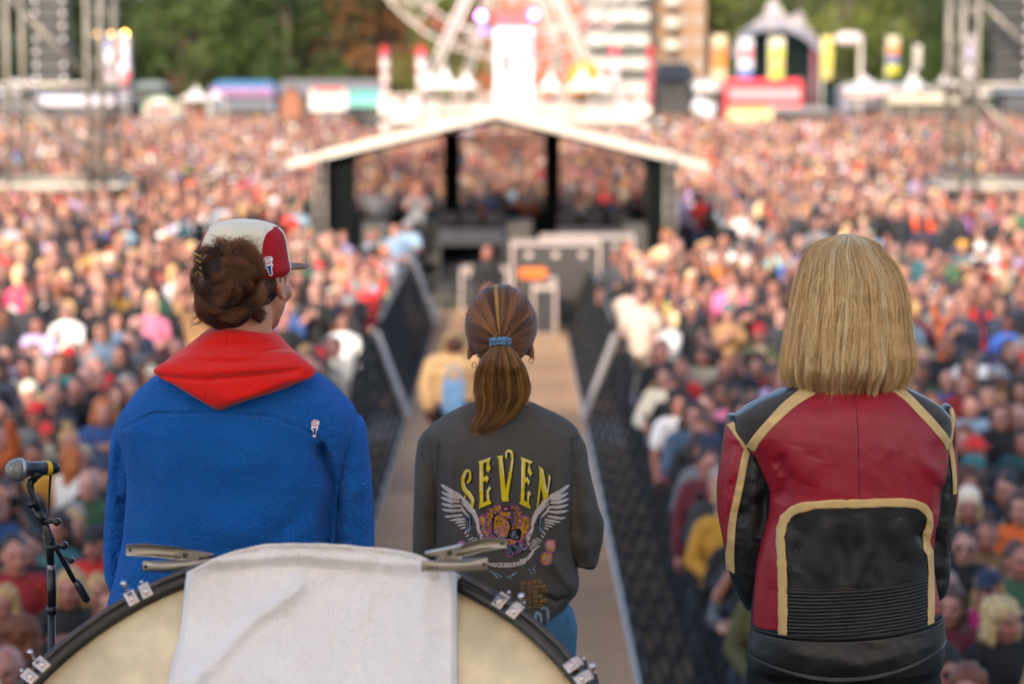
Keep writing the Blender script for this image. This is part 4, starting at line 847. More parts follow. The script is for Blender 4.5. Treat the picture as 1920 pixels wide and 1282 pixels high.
    def mk(n, lo, hi, **kw):
        P, t0, ci = loft_strands(H, n, 20, lo, hi, th=(-.5, math.pi+.5), rg=rg, **kw)
        # roots start at the crown; tips curl in
        s_ = np.linspace(0, 1, 20)[None]; tuck = np.clip((s_-.8)/.2, 0, 1)**2
        P[..., 1] += tuck*.02; cx = at(1592, 700, Y0)[0]; P[..., 0] += (cx-P[..., 0])*tuck*.10
        nl = kw.get('clumps', 60); lk = rg.random(nl); t = np.clip(.15+.7*lk[ci]+rg.normal(0, .25, n), 0, 1)[:, None]
        c = np.where(t > .5, base+(lt-base)*(t-.5)*2, dk+(base-dk)*t*2); a = rg.random((n, 1)) < .25; c = np.where(a, c*.5+ash*.5, c)
        return P, np.clip(c*rg.uniform(.95, 1.3, (n, 1)), 0, .95)
    P1, C1 = mk(15000, .86, 1.0, clump=.35, clumps=110, amp=.009, end_jit=16)
    P2, C2 = mk(7000, .93, 1.0, clump=.8, clumps=46, amp=.014, end_jit=24)
    P3, C3 = mk(2400, .95, 1.045, clump=0, clumps=60, amp=.035, end_jit=30)
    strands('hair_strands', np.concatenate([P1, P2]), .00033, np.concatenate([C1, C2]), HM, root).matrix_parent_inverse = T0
    strands('loose_hair', P3, .00018, C3*1.1, HM, root).matrix_parent_inverse = T0
    return root
# ================================================================== the drum, the towel, the clamps, the microphone
DC = np.array((-.411, 4.15, 3.28)); DR = .655; DT, DY = .684, -.166
Dn = np.array((math.sin(DY)*math.cos(DT), -math.cos(DY)*math.cos(DT), math.sin(DT)))
Da = np.cross(Dn, [0, 0, 1.0]); Da /= np.linalg.norm(Da); Db = np.cross(Dn, Da)      # Da across, Db along the head
if Db[2] < 0: Db = -Db
if Da[0] < 0: Da = -Da
def dpt(a, r, h): return DC+(Da*math.sin(a)+Db*math.cos(a))*r+Dn*h       # angle 0 = top of the drum
def proj(P):
    P = np.asarray(P, float); d = P-[0, 0, CAMZ]; z = d[..., 1]*CP-d[..., 2]*SP_; return 960+FPX*d[..., 0]/z, 641-FPX*(d[..., 1]*SP_+d[..., 2]*CP)/z
def drum():
    root = tag(empty('bass_drum', (DC[0], DC[1], STAGE)), 'large bass drum tilted up with cream head, black hoop and chrome claws', 'drum'); T0 = Matrix.Translation(-root.location)
    BL = mat('black_lacquer', (.012, .011, .010), .3, var=.2, scale=30, bump=.1, bscale=60)
    SKN = mat('calf_head', (.86, .70, .43), .6, var=.22, scale=4, var2=.10, scale2=16, bump=.2, bscale=120, bdist=.001, detail=6)
    CH = mat('chrome', (.62, .58, .58), .15, 1, var=.08, scale=60)
    B4 = np.stack([Da, Db, Dn], 1)
    def ring(name, prof, m, n=160):
        V = []; F = []; k_ = len(prof)
        for i in range(n):
            a = 2*math.pi*i/n
            for r, h in prof: V.append(dpt(a, r, h))
        for i in range(n):
            i2 = (i+1) % n
            for j in range(k_): j2 = (j+1) % k_; F.append((i*k_+j, i2*k_+j, i2*k_+j2, i*k_+j2))
        o = MB().add(V, F, True).build(name, m, root); o.matrix_parent_inverse = T0; return o
    ring('hoop', [(DR, .006), (DR-.004, .010), (DR-.025, .010), (DR-.028, .004), (DR-.028, -.03), (DR, -.035)], BL)
    ring('hoop_edge', [(DR+.004, .012), (DR-.006, .014), (DR-.007, .004), (DR+.004, .002)], mat('lighter_black_edge', (.06, .05, .045), .35, var=.4, scale=40))  # rim ring lighter and more mottled than the hoop
    ring('shell', [(DR-.02, -.03), (DR-.03, -.03), (DR-.03, -.46), (DR-.02, -.46)], BL)
    ring('hoop', [(DR, -.45), (DR-.034, -.45), (DR-.034, -.49), (DR, -.49)], BL)
    for nm, h, dr in (('drum_head', -.004, .027), ('drum_head', -.485, .034)):
        m = MB(); m.lathe([(0, h+.001), (DR*.5, h), (DR-dr, h-.001), (DR-dr, h-.004), (0, h-.004)], 120, R=B4, c=DC); m.build(nm, SKN, root).matrix_parent_inverse = T0
    # claws in pairs: pixel positions along the hoop turned into angles
    tgt = [(243, 1112), (270, 1100), (955, 1112), (983, 1130), (1083, 1248), (1100, 1275), (78, 1248), (62, 1275)]
    aa = np.linspace(-1.6, 1.6, 1600); pts = np.array([proj(dpt(a, DR, 0)) for a in aa])
    angs = [aa[np.argmin((pts[:, 0]-x)**2+(pts[:, 1]-y)**2)] for x, y in tgt]
    angs += [a for a in np.linspace(1.7, 2*math.pi-1.7, 10)]
    for i, a in enumerate(angs):
        R3 = np.stack([Da*math.cos(a)-Db*math.sin(a), Da*math.sin(a)+Db*math.cos(a), Dn], 1)
        m = MB()
        m.box(dpt(a, DR-.010, .0155), (.022, .027, .004), R=R3); m.box(dpt(a, DR+.0065, -.01), (.022, .004, .05), R=R3); m.box(dpt(a, DR-.022, .011), (.022, .003, .010), R=R3)
        m.lathe([(0, .004), (.006, .004), (.006, -.004), (0, -.004)], 12, c=dpt(a, DR-.012, .020), R=R3)
        m.tube([dpt(a, DR+.016, .012), dpt(a, DR+.016, -.20)], .0035, 8)
        if i in (0, 3, 5, 6): m.tube([dpt(a, DR+.014, .016), dpt(a, DR+.014, .036)], .003, 8); m.ell(dpt(a, DR+.014, .038), (.0065, .0065, .0055))
        m.build('claw', CH, root, bevel=.0012).matrix_parent_inverse = T0
        MB().tube([dpt(a, DR-.012, -.05), dpt(a, DR-.012, -.43)], .008, 10).build('lug', CH, root).matrix_parent_inverse = T0
    # cradle
    m = MB(); c = DC-Dn*.25
    for sg in (-1, 1):
        p = c+Da*sg*(DR*.75); m.tube([p, (p[0], p[1]+.15, STAGE+.02)], .016); m.tube([p+Dn*.1, (p[0]+sg*.05, p[1]-.35, STAGE+.02)], .016)
        m.tube([(p[0]+sg*.05, p[1]-.37, STAGE+.02), (p[0], p[1]+.2, STAGE+.02)], .016)
    m.tube([c-Da*DR*.75, c-Db*DR*1.04, c+Da*DR*.75], .016); m.build('drum_stand', mat('black_steel', (.02, .02, .02), .4), root).matrix_parent_inverse = T0
    # towel: over the hoop and down the head
    TW = mat('white_terry', (.88, .85, .83), .95, var=.04, scale=8, bump=1, bscale=190, bdist=.005, spec=.1, sheen=.3, var2=.04, scale2=200)
    tw = tag(empty('towel', tuple(dpt(0, DR, 0))), 'white terry towel draped over the top of the bass drum', 'towel'); TT = Matrix.Translation(-tw.location)
    def onhead(px, py, h):
        """point of the drum plane lifted h, behind pixel px, py"""
        dx = (px-960)/FPX; dy = (641-py)/FPX; d = np.stack([dx+0*dy, CP+dy*SP_+0*dx, -SP_+dy*CP+0*dx], -1)
        c0 = DC+Dn*h if np.isscalar(h) else DC+Dn*h[..., None]
        o = np.array([0, 0, CAMZ]); t = ((c0-o)*Dn).sum(-1)/(d@Dn); return o+d*t[..., None]
    nu, nv = 220, 150
    u = np.linspace(0, 1, nu)[None]; v = np.linspace(0, 1, nv)[:, None]
    # front fall
    xl0, xr0 = 352, 857; topy = lambda x: hermite([340, 372, 400, 440, 470, 500, 560, 620, 680, 740, 785, 815, 858], [1078, 1062, 1047, 1032, 1025, 1019, 1018, 1019, 1024, 1030, 1040, 1054, 1074], x)
    xt = xl0+(xr0-xl0)*u; yt = topy(xt); yb = 1420.0
    py = yt+(yb-yt)*v; edge_l = -35*np.clip((py-1080)/200, 0, 2); px = xt*1.0+edge_l*(1-u)**1.5+0*v+3*np.sin(py/30)*(1-u)**4
    hgt = .030+.040*np.exp(-v*9)+0*u+fbm(px/60, py/90, 5)*.018+.020*np.exp(-(dseg(px, py, [(560, 1100), (470, 1160), (360, 1280)])[0]/16)**2)-.008*np.exp(-(dseg(px, py, [(520, 1110), (440, 1180), (390, 1240)])[0]/14)**2)+.008*np.exp(-(dseg(px, py, [(400, 1052), (560, 1040), (800, 1060)])[0]/9)**2)-.008*np.exp(-(dseg(px, py, [(400, 1072), (560, 1062), (820, 1088)])[0]/10)**2)+.010*np.exp(-(dseg(px, py, [(800, 1080), (780, 1180), (800, 1300)])[0]/20)**2)
    hgt = hgt*np.clip(np.minimum(u, 1-u)*30+.35, .35, 1)
    P = onhead(px+0*v, py+0*u, hgt)
    # roll over the hoop and hang down behind
    top = P[0]; back = []
    for a in np.linspace(0, 1, 26)[1:]:
        dn = Dn*(-.01-.34*a**1.2)+Db*(.03*math.sin(min(a*4, 1)*math.pi/2)-.04*a); back.append(top+dn+np.array((0, 0, -.03*a)))
    G = np.concatenate([np.array(back)[::-1], P], 0)
    nrm = np.cross(np.gradient(G, axis=1), np.gradient(G, axis=0)); nrm /= np.linalg.norm(nrm, axis=-1, keepdims=True)+1e-9
    if (nrm*Dn).sum(-1).mean() < 0: nrm = -nrm
    sheet('towel_cloth', G, G-nrm*.006, [TW], parent=tw).matrix_parent_inverse = TT
    # spring clamps
    STL = mat('brushed_steel', srgb('a49c8e'), .42, .85, var=.15, scale=30, bump=.4, bscale=300, bdist=.0004, stretch=(.2, 1, 1)); DKS = mat('dark_steel_inside', srgb('4a5048'), .5, .8, var=.2, scale=60); RE = mat('red_sticker', srgb('b0303c'), .5)
    def clamp(lab, Yc, up, lo, jaw, pivot, sgn, mark):
        r = tag(empty('spring_clamp', tuple(at(*pivot, Yc))), lab, 'clamp', 'spring clamps holding the towel'); RT = Matrix.Translation(-r.location)
        def handle(path, w0, name, tilt, hole):
            """channel-section handle: a trough along path; w0 list of heights px"""
            n = 50; path = np.array(path, float); t = np.linspace(0, 1, n); kk = np.linspace(0, 1, len(path)); x = hermite(kk, path[:, 0], t); y = hermite(kk, path[:, 1], t); hh = np.interp(t, np.linspace(0, 1, len(w0)), w0)
            m = 13; s = np.linspace(-1, 1, m); V = np.zeros((n, m, 3)); 
            for j in range(m):
                yy = y+s[j]*hh/2; dep = .013*(1-abs(s[j])**3)*tilt
                p = at(x, yy, Yc); p[:, 1] += dep*np.clip(np.sin(np.pi*np.clip(t*1.02, 0, 1)), .25, 1); V[:, j] = p
            Q = V+np.array((0, .0018, 0)); o = sheet(name, V, Q, [STL], parent=r); o.matrix_parent_inverse = RT
            if hole:
                hx = x[3]; hy = y[3]; c = at(hx, hy, Yc-.0005); c[1] = V[3, m//2, 1]-.0005
                MB().lathe([(0, .0006), (.0034, .0006), (.0034, -.0006), (0, -.0006)], 14, c=c, R=np.array(Matrix.Rotation(math.pi/2, 3, 'X'))).build('hole', DKS, r).matrix_parent_inverse = RT
            return V
        handle(up[0], up[1], 'upper_handle', 1, True); Vl = handle(lo[0], lo[1], 'lower_handle', -1, True)
        # trough of the upper handle, pivot web, coil spring
        m = MB(); q = at(np.array([p[0] for p in jaw]), np.array([p[1] for p in jaw]), Yc-.002); qb = q+np.array((0, .020, 0)); n = len(q)
        m.add(np.concatenate([q, qb]), [tuple(range(n)), tuple(range(2*n-1, n-1, -1))]+[(i, i+n, (i+1) % n+n, (i+1) % n) for i in range(n)]); m.build('jaw_web', STL, r, bevel=.001).matrix_parent_inverse = RT
        c = at(*pivot, Yc-.004); MB().lathe([(0, -.003), (.005, -.003), (.005, .026), (0, .026)], 14, c=c, R=np.array(Matrix.Rotation(-math.pi/2, 3, 'X'))).build('pivot_pin', DKS, r).matrix_parent_inverse = RT
        m = MB(); m.tube([at(pivot[0]-sgn*3+4*math.cos(a), pivot[1]+4*math.sin(a), Yc+.001*a) for a in np.linspace(0, 18, 90)]+[at(pivot[0]-sgn*60, pivot[1]+3, Yc-.004)], .0013, 6); m.build('spring', DKS, r).matrix_parent_inverse = RT
        mx, my = mark; c = at(mx, my, Yc); j = np.argmin(np.abs(np.array([proj(p)[0] for p in Vl[:, 6]])-mx)); c[1] = Vl[j, 6, 1]-.0016
        if sgn < 0:
            for rr in (.0078, .0035): m2 = MB(); m2.tube([c+np.array((rr*math.cos(a), 0, rr*math.sin(a))) for a in np.linspace(0, 2*math.pi, 25)], .0011, 6); m2.build('maker_mark', RE, r).matrix_parent_inverse = RT
            MB().bar(c+np.array((-.005, 0, -.005)), c+np.array((.005, 0, .005)), .001, .0016).build('maker_mark', RE, r).matrix_parent_inverse = RT
        else:
            m2 = MB()
            for q_ in range(3): m2.box(c+np.array((-.008+.008*q_, 0, 0)), (.0045, .001, .0075))
            m2.build('maker_mark', mat('worn_grey_stamp', srgb('75685f'), .6), r).matrix_parent_inverse = RT
    clamp('grey steel spring clamp with round red mark gripping the left end of towel', 4.62, ([(236, 1031), (270, 1031), (330, 1037), (372, 1044), (404, 1050)], [22, 24, 24, 18, 5]), ([(268, 1061), (300, 1061), (350, 1060), (408, 1057)], [20, 22, 23, 22]), [(328, 1030), (372, 1035), (400, 1040), (372, 1046), (380, 1052), (330, 1052), (342, 1046), (334, 1038)], (347, 1040), -1, (388, 1062))
    clamp('grey steel spring clamp without red mark gripping the right end of towel', 4.38, ([(950, 1019), (915, 1020), (875, 1030), (840, 1037), (798, 1038)], [16, 24, 24, 18, 5]), ([(914, 1056), (880, 1058), (840, 1060), (790, 1061)], [22, 22, 22, 20]), [(868, 1022), (830, 1030), (796, 1037), (826, 1042), (818, 1050), (866, 1049), (852, 1040), (862, 1030)], (843, 1036), 1, (812, 1063))
    return root
def microphone():
    Ym = 5.45
    st = tag(empty('microphone_stand', tuple(at(98, 2200, Ym)*[1, 1, 0]+[0, 0, STAGE])), 'black boom microphone stand left of the drum', 'microphone stand'); T0 = Matrix.Translation(-st.location)
    BK = mat('stand_black', (.014, .014, .014), .38, var=.2, scale=50); GY = mat('stand_grey_cap', (.25, .25, .25), .4, .5)
    p = lambda x, y, d=0: at(x, y, Ym+d)
    def ob(m, name, mt): o = m.build(name, mt, st); o.matrix_parent_inverse = T0; return o
    ob(MB().tube([p(97, 1142), p(98, 2000)], .0085, 14).tube([p(97, 1142), p(97, 1068)], .0105, 14).tube([p(97, 1150), p(97, 1136)], .012, 14), 'stand_pole', BK)
    ob(MB().tube([p(96, 1072), p(96, 1058)], .009, 14), 'pole_cap', GY)
    ob(MB().tube([p(96, 1062), p(93, 1030), p(95, 1010), p(90, 995), p(85, 980)], [.008, .010, .011, .008, .008], 12), 'joint', BK)
    ob(MB().tube([p(60, 945), p(86, 986), p(106, 1028), p(140, 1090)], .0062, 12).tube([p(70, 958), p(84, 980)], .0095, 12), 'boom_arm', BK)
    ob(MB().tube([p(142, 1088), p(148, 1098), p(162, 1122), p(166, 1127)], [.0075, .0095, .0095, .006], 14), 'boom_weight', BK)
    for (a, b, r, nm) in (((88, 1027, -.012), (112, 1024, -.014), .006, 'clutch_bolt'), ((85, 978, -.01), (98, 977, -.014), .005, 'clutch_bolt'), ((122, 1043, -.01), (132, 1050, -.012), .004, 'clutch_bolt')): ob(MB().tube([p(*a), p(*b)], r, 10), nm, BK)
    for (x, y, r) in ((107, 978, .0085), (120, 1022, .0085), (134, 1050, .0065), (59, 945, .008)):
        m = MB(); m.lathe([(0, -.008), (r, -.007), (r*1.05, 0), (r, .006), (0, .007)], 12, c=p(x, y, -.016), R=np.array(Matrix.Rotation(.9, 3, 'Y')@Matrix.Rotation(math.pi/2, 3, 'X'))); ob(m, 'wing_knob', BK)
    ob(MB().tube([p(72, 958), p(64, 935), p(60, 925), p(56, 908), p(60, 898)], [.0075, .009, .0075, .009, .0095], 12), 'swivel', BK)
    ob(MB().tube([p(60, 903), p(66, 893, -.002), p(72, 884, -.006)], [.008, .010, .0145], 14), 'clip', BK)
    for a in (0.4, 2.5, 4.6): q = p(98, 2200)*[1, 1, 0]+[0, 0, STAGE]; ob(MB().tube([q+[0, 0, .22], q+[.32*math.cos(a), .32*math.sin(a), .012]], .008, 10), 'leg', BK)
    mc = tag(empty('microphone', tuple(p(34, 879))), 'silver grille handheld microphone with yellow ring held on stand', 'microphone'); TM = Matrix.Translation(-mc.location)
    a, b = Vector(p(31, 880, -.03)), Vector(p(96, 877, .02)); d = (b-a).normalized(); R = np.array(d.to_track_quat('Z', 'Y').to_matrix()); ln = (b-a).length
    GR, _, _ = (None, None, None)
    m, n, bs = newmat('wire_grille'); tc = N(n, 'ShaderNodeTexCoord'); v = N(n, 'ShaderNodeTexVoronoi', Scale=560.0); v.feature = 'F1'; n.links.new(tc.outputs['Object'], v.inputs['Vector']); rp = N(n, 'ShaderNodeMapRange'); n.links.new(v.outputs['Distance'], rp.inputs[0]); rp.inputs[1].default_value = .2; rp.inputs[2].default_value = .6; rp.inputs[3].default_value = .0; rp.inputs[4].default_value = 1
    mx = N(n, 'ShaderNodeMix', data_type='RGBA'); n.links.new(rp.outputs[0], mx.inputs['Factor']); mx.inputs[6].default_value = (.06, .055, .05, 1); mx.inputs[7].default_value = (.42, .40, .37, 1); n.links.new(mx.outputs[2], bs.inputs['Base Color']); bs.inputs['Metallic'].default_value = .6; bs.inputs['Roughness'].default_value = .4
    bp = N(n, 'ShaderNodeBump', Strength=1.0, Distance=.0012); n.links.new(rp.outputs[0], bp.inputs['Height']); n.links.new(bp.outputs[0], bs.inputs['Normal'])
    def lm(prof, name, mt): o = MB().lathe(prof, 32, c=np.array(a), R=R).build(name, mt, mc); o.matrix_parent_inverse = TM
    lm([(0, -.0255), (.010, -.0235), (.018, -.018), (.0235, -.009), (.0255, 0), (.0252, .006)], 'grille', m); lm([(.0252, .006), (.0262, .007), (.0262, .012), (.0245, .014)], 'grille_band', mat('silver_band', (.5, .5, .48), .35, .9))
    lm([(.0245, .014), (.0215, .018), (.0185, .024), (.0165, .036), (.0160, ln-.014)], 'handle', mat('dark_enamel', (.05, .052, .055), .35, .3, var=.1)); lm([(.0162, ln-.014), (.0166, ln-.013), (.0166, ln-.004), (.0162, ln-.003)], 'yellow_ring', mat('yellow_tape', srgb('d8b020'), .5)); lm([(.0160, ln-.003), (.013, ln+.012), (.010, ln+.018), (0, ln+.018)], 'handle_end', BK)
    MB().tube([p(96, 877, .025), p(94, 900, .10), p(90, 960, .08), p(84, 1000, .06), p(92, 1100, .02), p(95, 1400, .02), p(98, 2190, .03)], .003, 8).build('cable', BK, mc).matrix_parent_inverse = TM
HERO = 1
man(); girl(); woman(); drum(); microphone()


# ================================================================== the stage
def part(m, name, mt, root, T, **kw): o = m.build(name, mt, root, **kw); o.matrix_parent_inverse = T; return o
def struct(o, kind='structure'): o['kind'] = kind; return o
def G(px, Y): return (px-947)/pxm(Y)            # x of a pixel column at distance Y
STEEL = mat('galvanised_steel', srgb('7c756b'), .45, .55, var=.12, scale=6)
ALU = mat('aluminium', srgb('b8aca0'), .4, .6, var=.1, scale=5)
BLKM = mat('black_steel_mesh', (.014, .015, .014), .85, 0, var=.2, scale=4, spec=.2)
def stage():
    deck = mat('black_stage_deck', (.028, .027, .026), .6, var=.25, scale=3, bump=.3, bscale=80, bdist=.001, var2=.1, scale2=40)
    f = MB().box((0, -1.9, STAGE-.62), (26, 18.7, 1.2)).build('stage_floor', mat('stage_skirt', (.02, .02, .02), .9)); struct(f)
    i = 0; proto = None
    for r in range(9):
        for c in range(12):
            if proto is None:
                proto = MB().box((0, 0, 0), (1.99, 1.99, .02)).build('deck_panel', deck, f); o = proto
            else: o = proto.copy(); COL.objects.link(o); o.parent = f
            o.location = (-11+2*c, -10.2+2*r, STAGE-.01)
    roofm = mat('roof_canvas', srgb('f0eeea'), .8, var=.05, transl=.55); scr = mat('glow_cloth', srgb('f6f2ee'), .9, var=.04, transl=.65)  # both cloths pale and translucent so sunlight glows through onto the performers
    r = tag(empty('unseen_stage_roof', (0, -2, STAGE)), 'unseen canvas stage roof on truss towers, shaped to shade the near crowd', 'stage roof'); T = Matrix.Translation(-r.location)  # roof out of view, shaped to throw shade on the near crowd
    xl, xr, y0, y1, z0, z1 = ROOF
    P = np.array([[(x, y, z0+(z1-z0)*(y-y0)/(y1-y0)+.6*math.cos(x/14*1.5)) for x in np.linspace(xl, xr, 12)] for y in np.linspace(y0, y1, 6)])
    sheet('roof_sheet', P, P-np.array((0, 0, .03)), [roofm], parent=r).matrix_parent_inverse = T
    m = MB()
    for (x, y) in ((xl, y0), (xr, y0), (xl, y1), (xr, y1)):
        for a in (-.25, .25):
            for b in (-.25, .25): m.tube([(x+a, y+b, STAGE), (x+a, y+b, z0+.5)], .03, 6)
        for k_ in range(21): m.tube([(x-.25, y-.25, STAGE+k_*.55), (x+.25, y-.25, STAGE+k_*.55+.5)], .015, 5); m.tube([(x-.25, y+.25, STAGE+k_*.55+.5), (x-.25, y-.25, STAGE+k_*.55)], .015, 5)
    part(m, 'roof_tower', STEEL, r, T)
    b = tag(empty('light_backdrop', (0, y0, STAGE)), 'added translucent cloth behind the camera, passing soft sunlight onto the performers', 'backdrop'); T = Matrix.Translation(-b.location)  # sheet added out of view to bring soft light onto the performers
    xs = np.linspace(xl, xr, 120); zs = np.linspace(STAGE+.05, z0+.3, 12)
    P = np.array([[(x, y0+.05*math.sin(x*3.1)+.03*math.sin(x*7.3), z) for x in xs] for z in zs]); sheet('glow_cloth', P, P+np.array((0, .004, 0)), [scr], parent=b).matrix_parent_inverse = T
ROOF = (-12.5, 13.5, -4.5, 2.0, 14.9, 15.4)
stage()
# ================================================================== ground, aisle, barriers
gm, gn, gb = newmat('trodden_ground'); tc = N(gn, 'ShaderNodeTexCoord'); t1 = N(gn, 'ShaderNodeTexNoise', Scale=.5, Detail=6); t2 = N(gn, 'ShaderNodeTexNoise', Scale=14, Detail=5)
for t in (t1, t2): gn.links.new(tc.outputs['Object'], t.inputs['Vector'])
cr = N(gn, 'ShaderNodeValToRGB'); cr.color_ramp.elements[0].color = (.10, .105, .045, 1); cr.color_ramp.elements[1].color = (.27, .205, .14, 1); cr.color_ramp.elements[0].position = .4; cr.color_ramp.elements[1].position = .58
gn.links.new(t1.outputs[0], cr.inputs[0]); mx = N(gn, 'ShaderNodeMix', data_type='RGBA', blend_type='MULTIPLY'); mx.inputs['Factor'].default_value = .6; gn.links.new(cr.outputs[0], mx.inputs[6]); gn.links.new(t2.outputs[1], mx.inputs[7]); gn.links.new(mx.outputs[2], gb.inputs['Base Color']); gb.inputs['Roughness'].default_value = .95
V = np.array([[(x, y, 0) for x in np.linspace(-700, 700, 30)] for y in np.linspace(-60, 1500, 30)]); struct(sheet('ground', V, V-np.array((0, 0, .5)), [gm]))
def boards():
    ply = [mat('plywood_board', srgb(c), .8, var=.14, scale=3, stretch=(1, .25, 1), var2=.08, scale2=50, bump=.2, bscale=90, bdist=.001) for c in ('a07c58', '947250', 'aa8660')]
    root = empty('aisle_path', (-.22, 11, 0)); struct(root); me = {}
    y = 10.0; j = 0
    while y < 47:
        for i in range(-1, 3):
            q = random.randrange(3)
            if q not in me: me[q] = MB().box((0, 0, 0), (1.172, 1.21, .018)).build('board', ply[q], root); o = me[q]
            else: o = me[q].copy(); COL.objects.link(o); o.parent = root
            o.location = (-.59+1.18*i+random.uniform(-.004, .004), y-11+.61*(i % 2)*0, .015+random.uniform(-.002, .002)); o.rotation_euler = (random.uniform(-.003, .003), 0, 0)
        y += 1.22; j += 1
    tp = MB().box((-.62, 27.6, .0262), (.62, .10, .0008)).build('floor_tape', mat('red_tape', srgb('b0524c'), .6)); tag(tp, 'short strip of red tape stuck across the plywood aisle floor', 'tape')
    for sx, nm in ((-1.47, 'left'), (1.0, 'right')):
        m = MB().box((sx, 29, .02), (.10, 38, .04)); o = m.build('path_edge', ALU, root); o.matrix_parent_inverse = Matrix.Translation((.22, -11, 0))
boards()
def barriers():
    """mojo-type barrier module: sloped perforated panel, rail, tread and strut; 1.0 m long along Y, crowd side at +X"""
    def module(near):
        r = empty('crowd_barrier')
        m = MB(); ax, az, bx, bz = .02, .05, .46, 1.13; L0, L1 = -.47, .47
        pt = lambda s, y: (ax+(bx-ax)*s, y, az+(bz-az)*s)
        d = Vector((bx-ax, 0, bz-az)).normalized()
        ns = 9
        for i in range(ns+1): s = i/ns; m.bar(pt(s, L0), pt(s, L1), .034 if near else .05, .0012)
        for i in range(8): y = L0+(L1-L0)*(i+.5)/8; m.bar(pt(0, y), pt(1, y), .036 if near else .06, .0012)
        m.build('mesh_panel', BLKM, r)
        m = MB().tube([(bx, -.49, 1.16), (bx, .49, 1.16)], .03, 8); m.build('top_rail', STEEL if not near else BLKM, r)
        m = MB()
        for y in (-.485, .485): m.bar((ax, y, az), (bx, y, bz), .03); m.bar((bx, y, .03), (bx, y, bz), .03)
        m.bar((0, -.485, .03), (bx, -.485, .03), .03); m.bar((bx, -.485, .03), (bx, .485, .03), .03); m.bar((0, .485, .03), (bx, .485, .03), .03); m.build('frame', BLKM, r)
        MB().box((bx+.16, 0, .02), (.2, .96, .012)).build('foot_plate', BLKM, r)
        return r
    pn, pf = module(True), module(False)
    def cp(p, loc, flip, lab):
        o = p.copy(); COL.objects.link(o)
        for ch in p.children: c = ch.copy(); COL.objects.link(c); c.parent = o
        o.location = loc; o.rotation_euler = (0, 0, math.pi if flip else 0); tag(o, lab, 'crowd barrier', 'black mesh barrier modules along the central aisle'); return o
    words = ['nearest the stage', 'second from the stage', 'third from the stage', 'fourth from the stage', 'fifth from the stage']
    n = 0
    for side, x in (('right', .98), ('left', -1.43)):
        for i in range(33):
            Y = 12.5+i*1.0; nm = words[i] if i < 5 else f'{["", "", "", "", "", "sixth", "seventh", "eighth", "ninth", "tenth", "eleventh", "twelfth", "thirteenth", "fourteenth", "fifteenth", "sixteenth", "seventeenth", "eighteenth", "nineteenth", "twentieth"][i] if i < 20 else ["twentieth", "twenty-first", "twenty-second", "twenty-third", "twenty-fourth", "twenty-fifth", "twenty-sixth", "twenty-seventh", "twenty-eighth", "twenty-ninth", "thirtieth", "thirty-first", "thirty-second", "thirty-third"][i-19]} from the stage'
            cp(pn if Y < 34 else pf, (x, Y, 0), side == 'left', f'black mesh barrier module on {side} of the aisle, {nm}')
    for p in (pn, pf):
        for c in list(p.children): bpy.data.objects.remove(c)
        bpy.data.objects.remove(p)
    for (sx, s, Yb, lab) in ((.98, 1, 32.0, 'slanted bare metal brace on right barrier halfway down the aisle'), (-1.43, -1, 32.3, 'slanted bare metal brace on left barrier halfway down the aisle'), (-1.43, -1, 44.5, 'slanted bare metal brace on left barrier close to the mixing tent')):
        tall = 1.0
        r = tag(empty('barrier_brace', (sx, Yb, 0)), lab, 'brace'); 
        MB().bar((s*-.03, -.1, .05), (s*.42, .25, 1.17), .09, .06).build('strut', ALU, r); MB().bar((s*.48, .3, .02), (s*.48, .3, 1.22), .08, .06).build('upright', ALU, r); MB().bar((s*-.04, -.1, .035), (s*.6, -.1, .035), .08, .04).build('base_rail', ALU, r)
    for (x, w_, Y, lab) in ((-1.72, .5, 31.4, 'pale aluminium plate on the ground beside left barrier brace'), (1.3, .55, 31.0, 'pale aluminium plate on the ground beside right barrier brace')):
        o = MB().box((0, 0, .03), (w_, 2.4, .05)).build('ground_plate', mat('pale_aluminium', srgb('b5aca6'), .5, .2, var=.1)); o.location = (x, Y, 0); tag(o, lab, 'plate')
barriers()
# ================================================================== people of the crowd
CSK = mat('crowd_skin', (1, 1, 1), .5, var=.1, scale=20, attr='tint', objcol=True)
CTOP = mat('crowd_cloth', (1, 1, 1), .85, var=.12, scale=9, objcol=True, bump=.5, bscale=30, bdist=.01)
CHAIR = mat('crowd_hair', (1, 1, 1), .55, var=.35, scale=30, objcol=True, bump=1, bscale=60, bdist=.01, stretch=(1, 1, .3))
CHAT = mat('crowd_hat', (1, 1, 1), .8, var=.08, objcol=True); DEN = mat('crowd_trousers', (1, 1, 1), .9, var=.15, scale=12, objcol=True); SHO = mat('crowd_shoe', (.03, .03, .03), .6); PHN = mat('phone_black', (.01, .01, .012), .2)
POSES = {
 'down': [((.235, .0, 1.13), (.235, -.07, .88)), ((.235, .0, 1.13), (.235, -.07, .88))],
 'front': [((.25, -.02, 1.14), (.07, -.23, 1.04)), ((.25, -.02, 1.14), (.07, -.21, 1.00))],
 'clap': [((.23, -.12, 1.15), (.035, -.30, 1.30)), ((.23, -.12, 1.15), (.035, -.30, 1.30))],
 'phone': [((.20, -.20, 1.26), (.06, -.34, 1.50)), ((.20, -.20, 1.26), (.06, -.34, 1.50))],
 'lean': [((.24, -.14, 1.16), (.10, -.36, 1.18)), ((.24, -.14, 1.16), (.13, -.38, 1.16))],
 'wave': [((.30, -.06, 1.52), (.24, -.12, 1.76)), ((.24, -.02, 1.14), (.10, -.22, 1.02))]}
HEADC = np.array((0, -.01, 1.595))
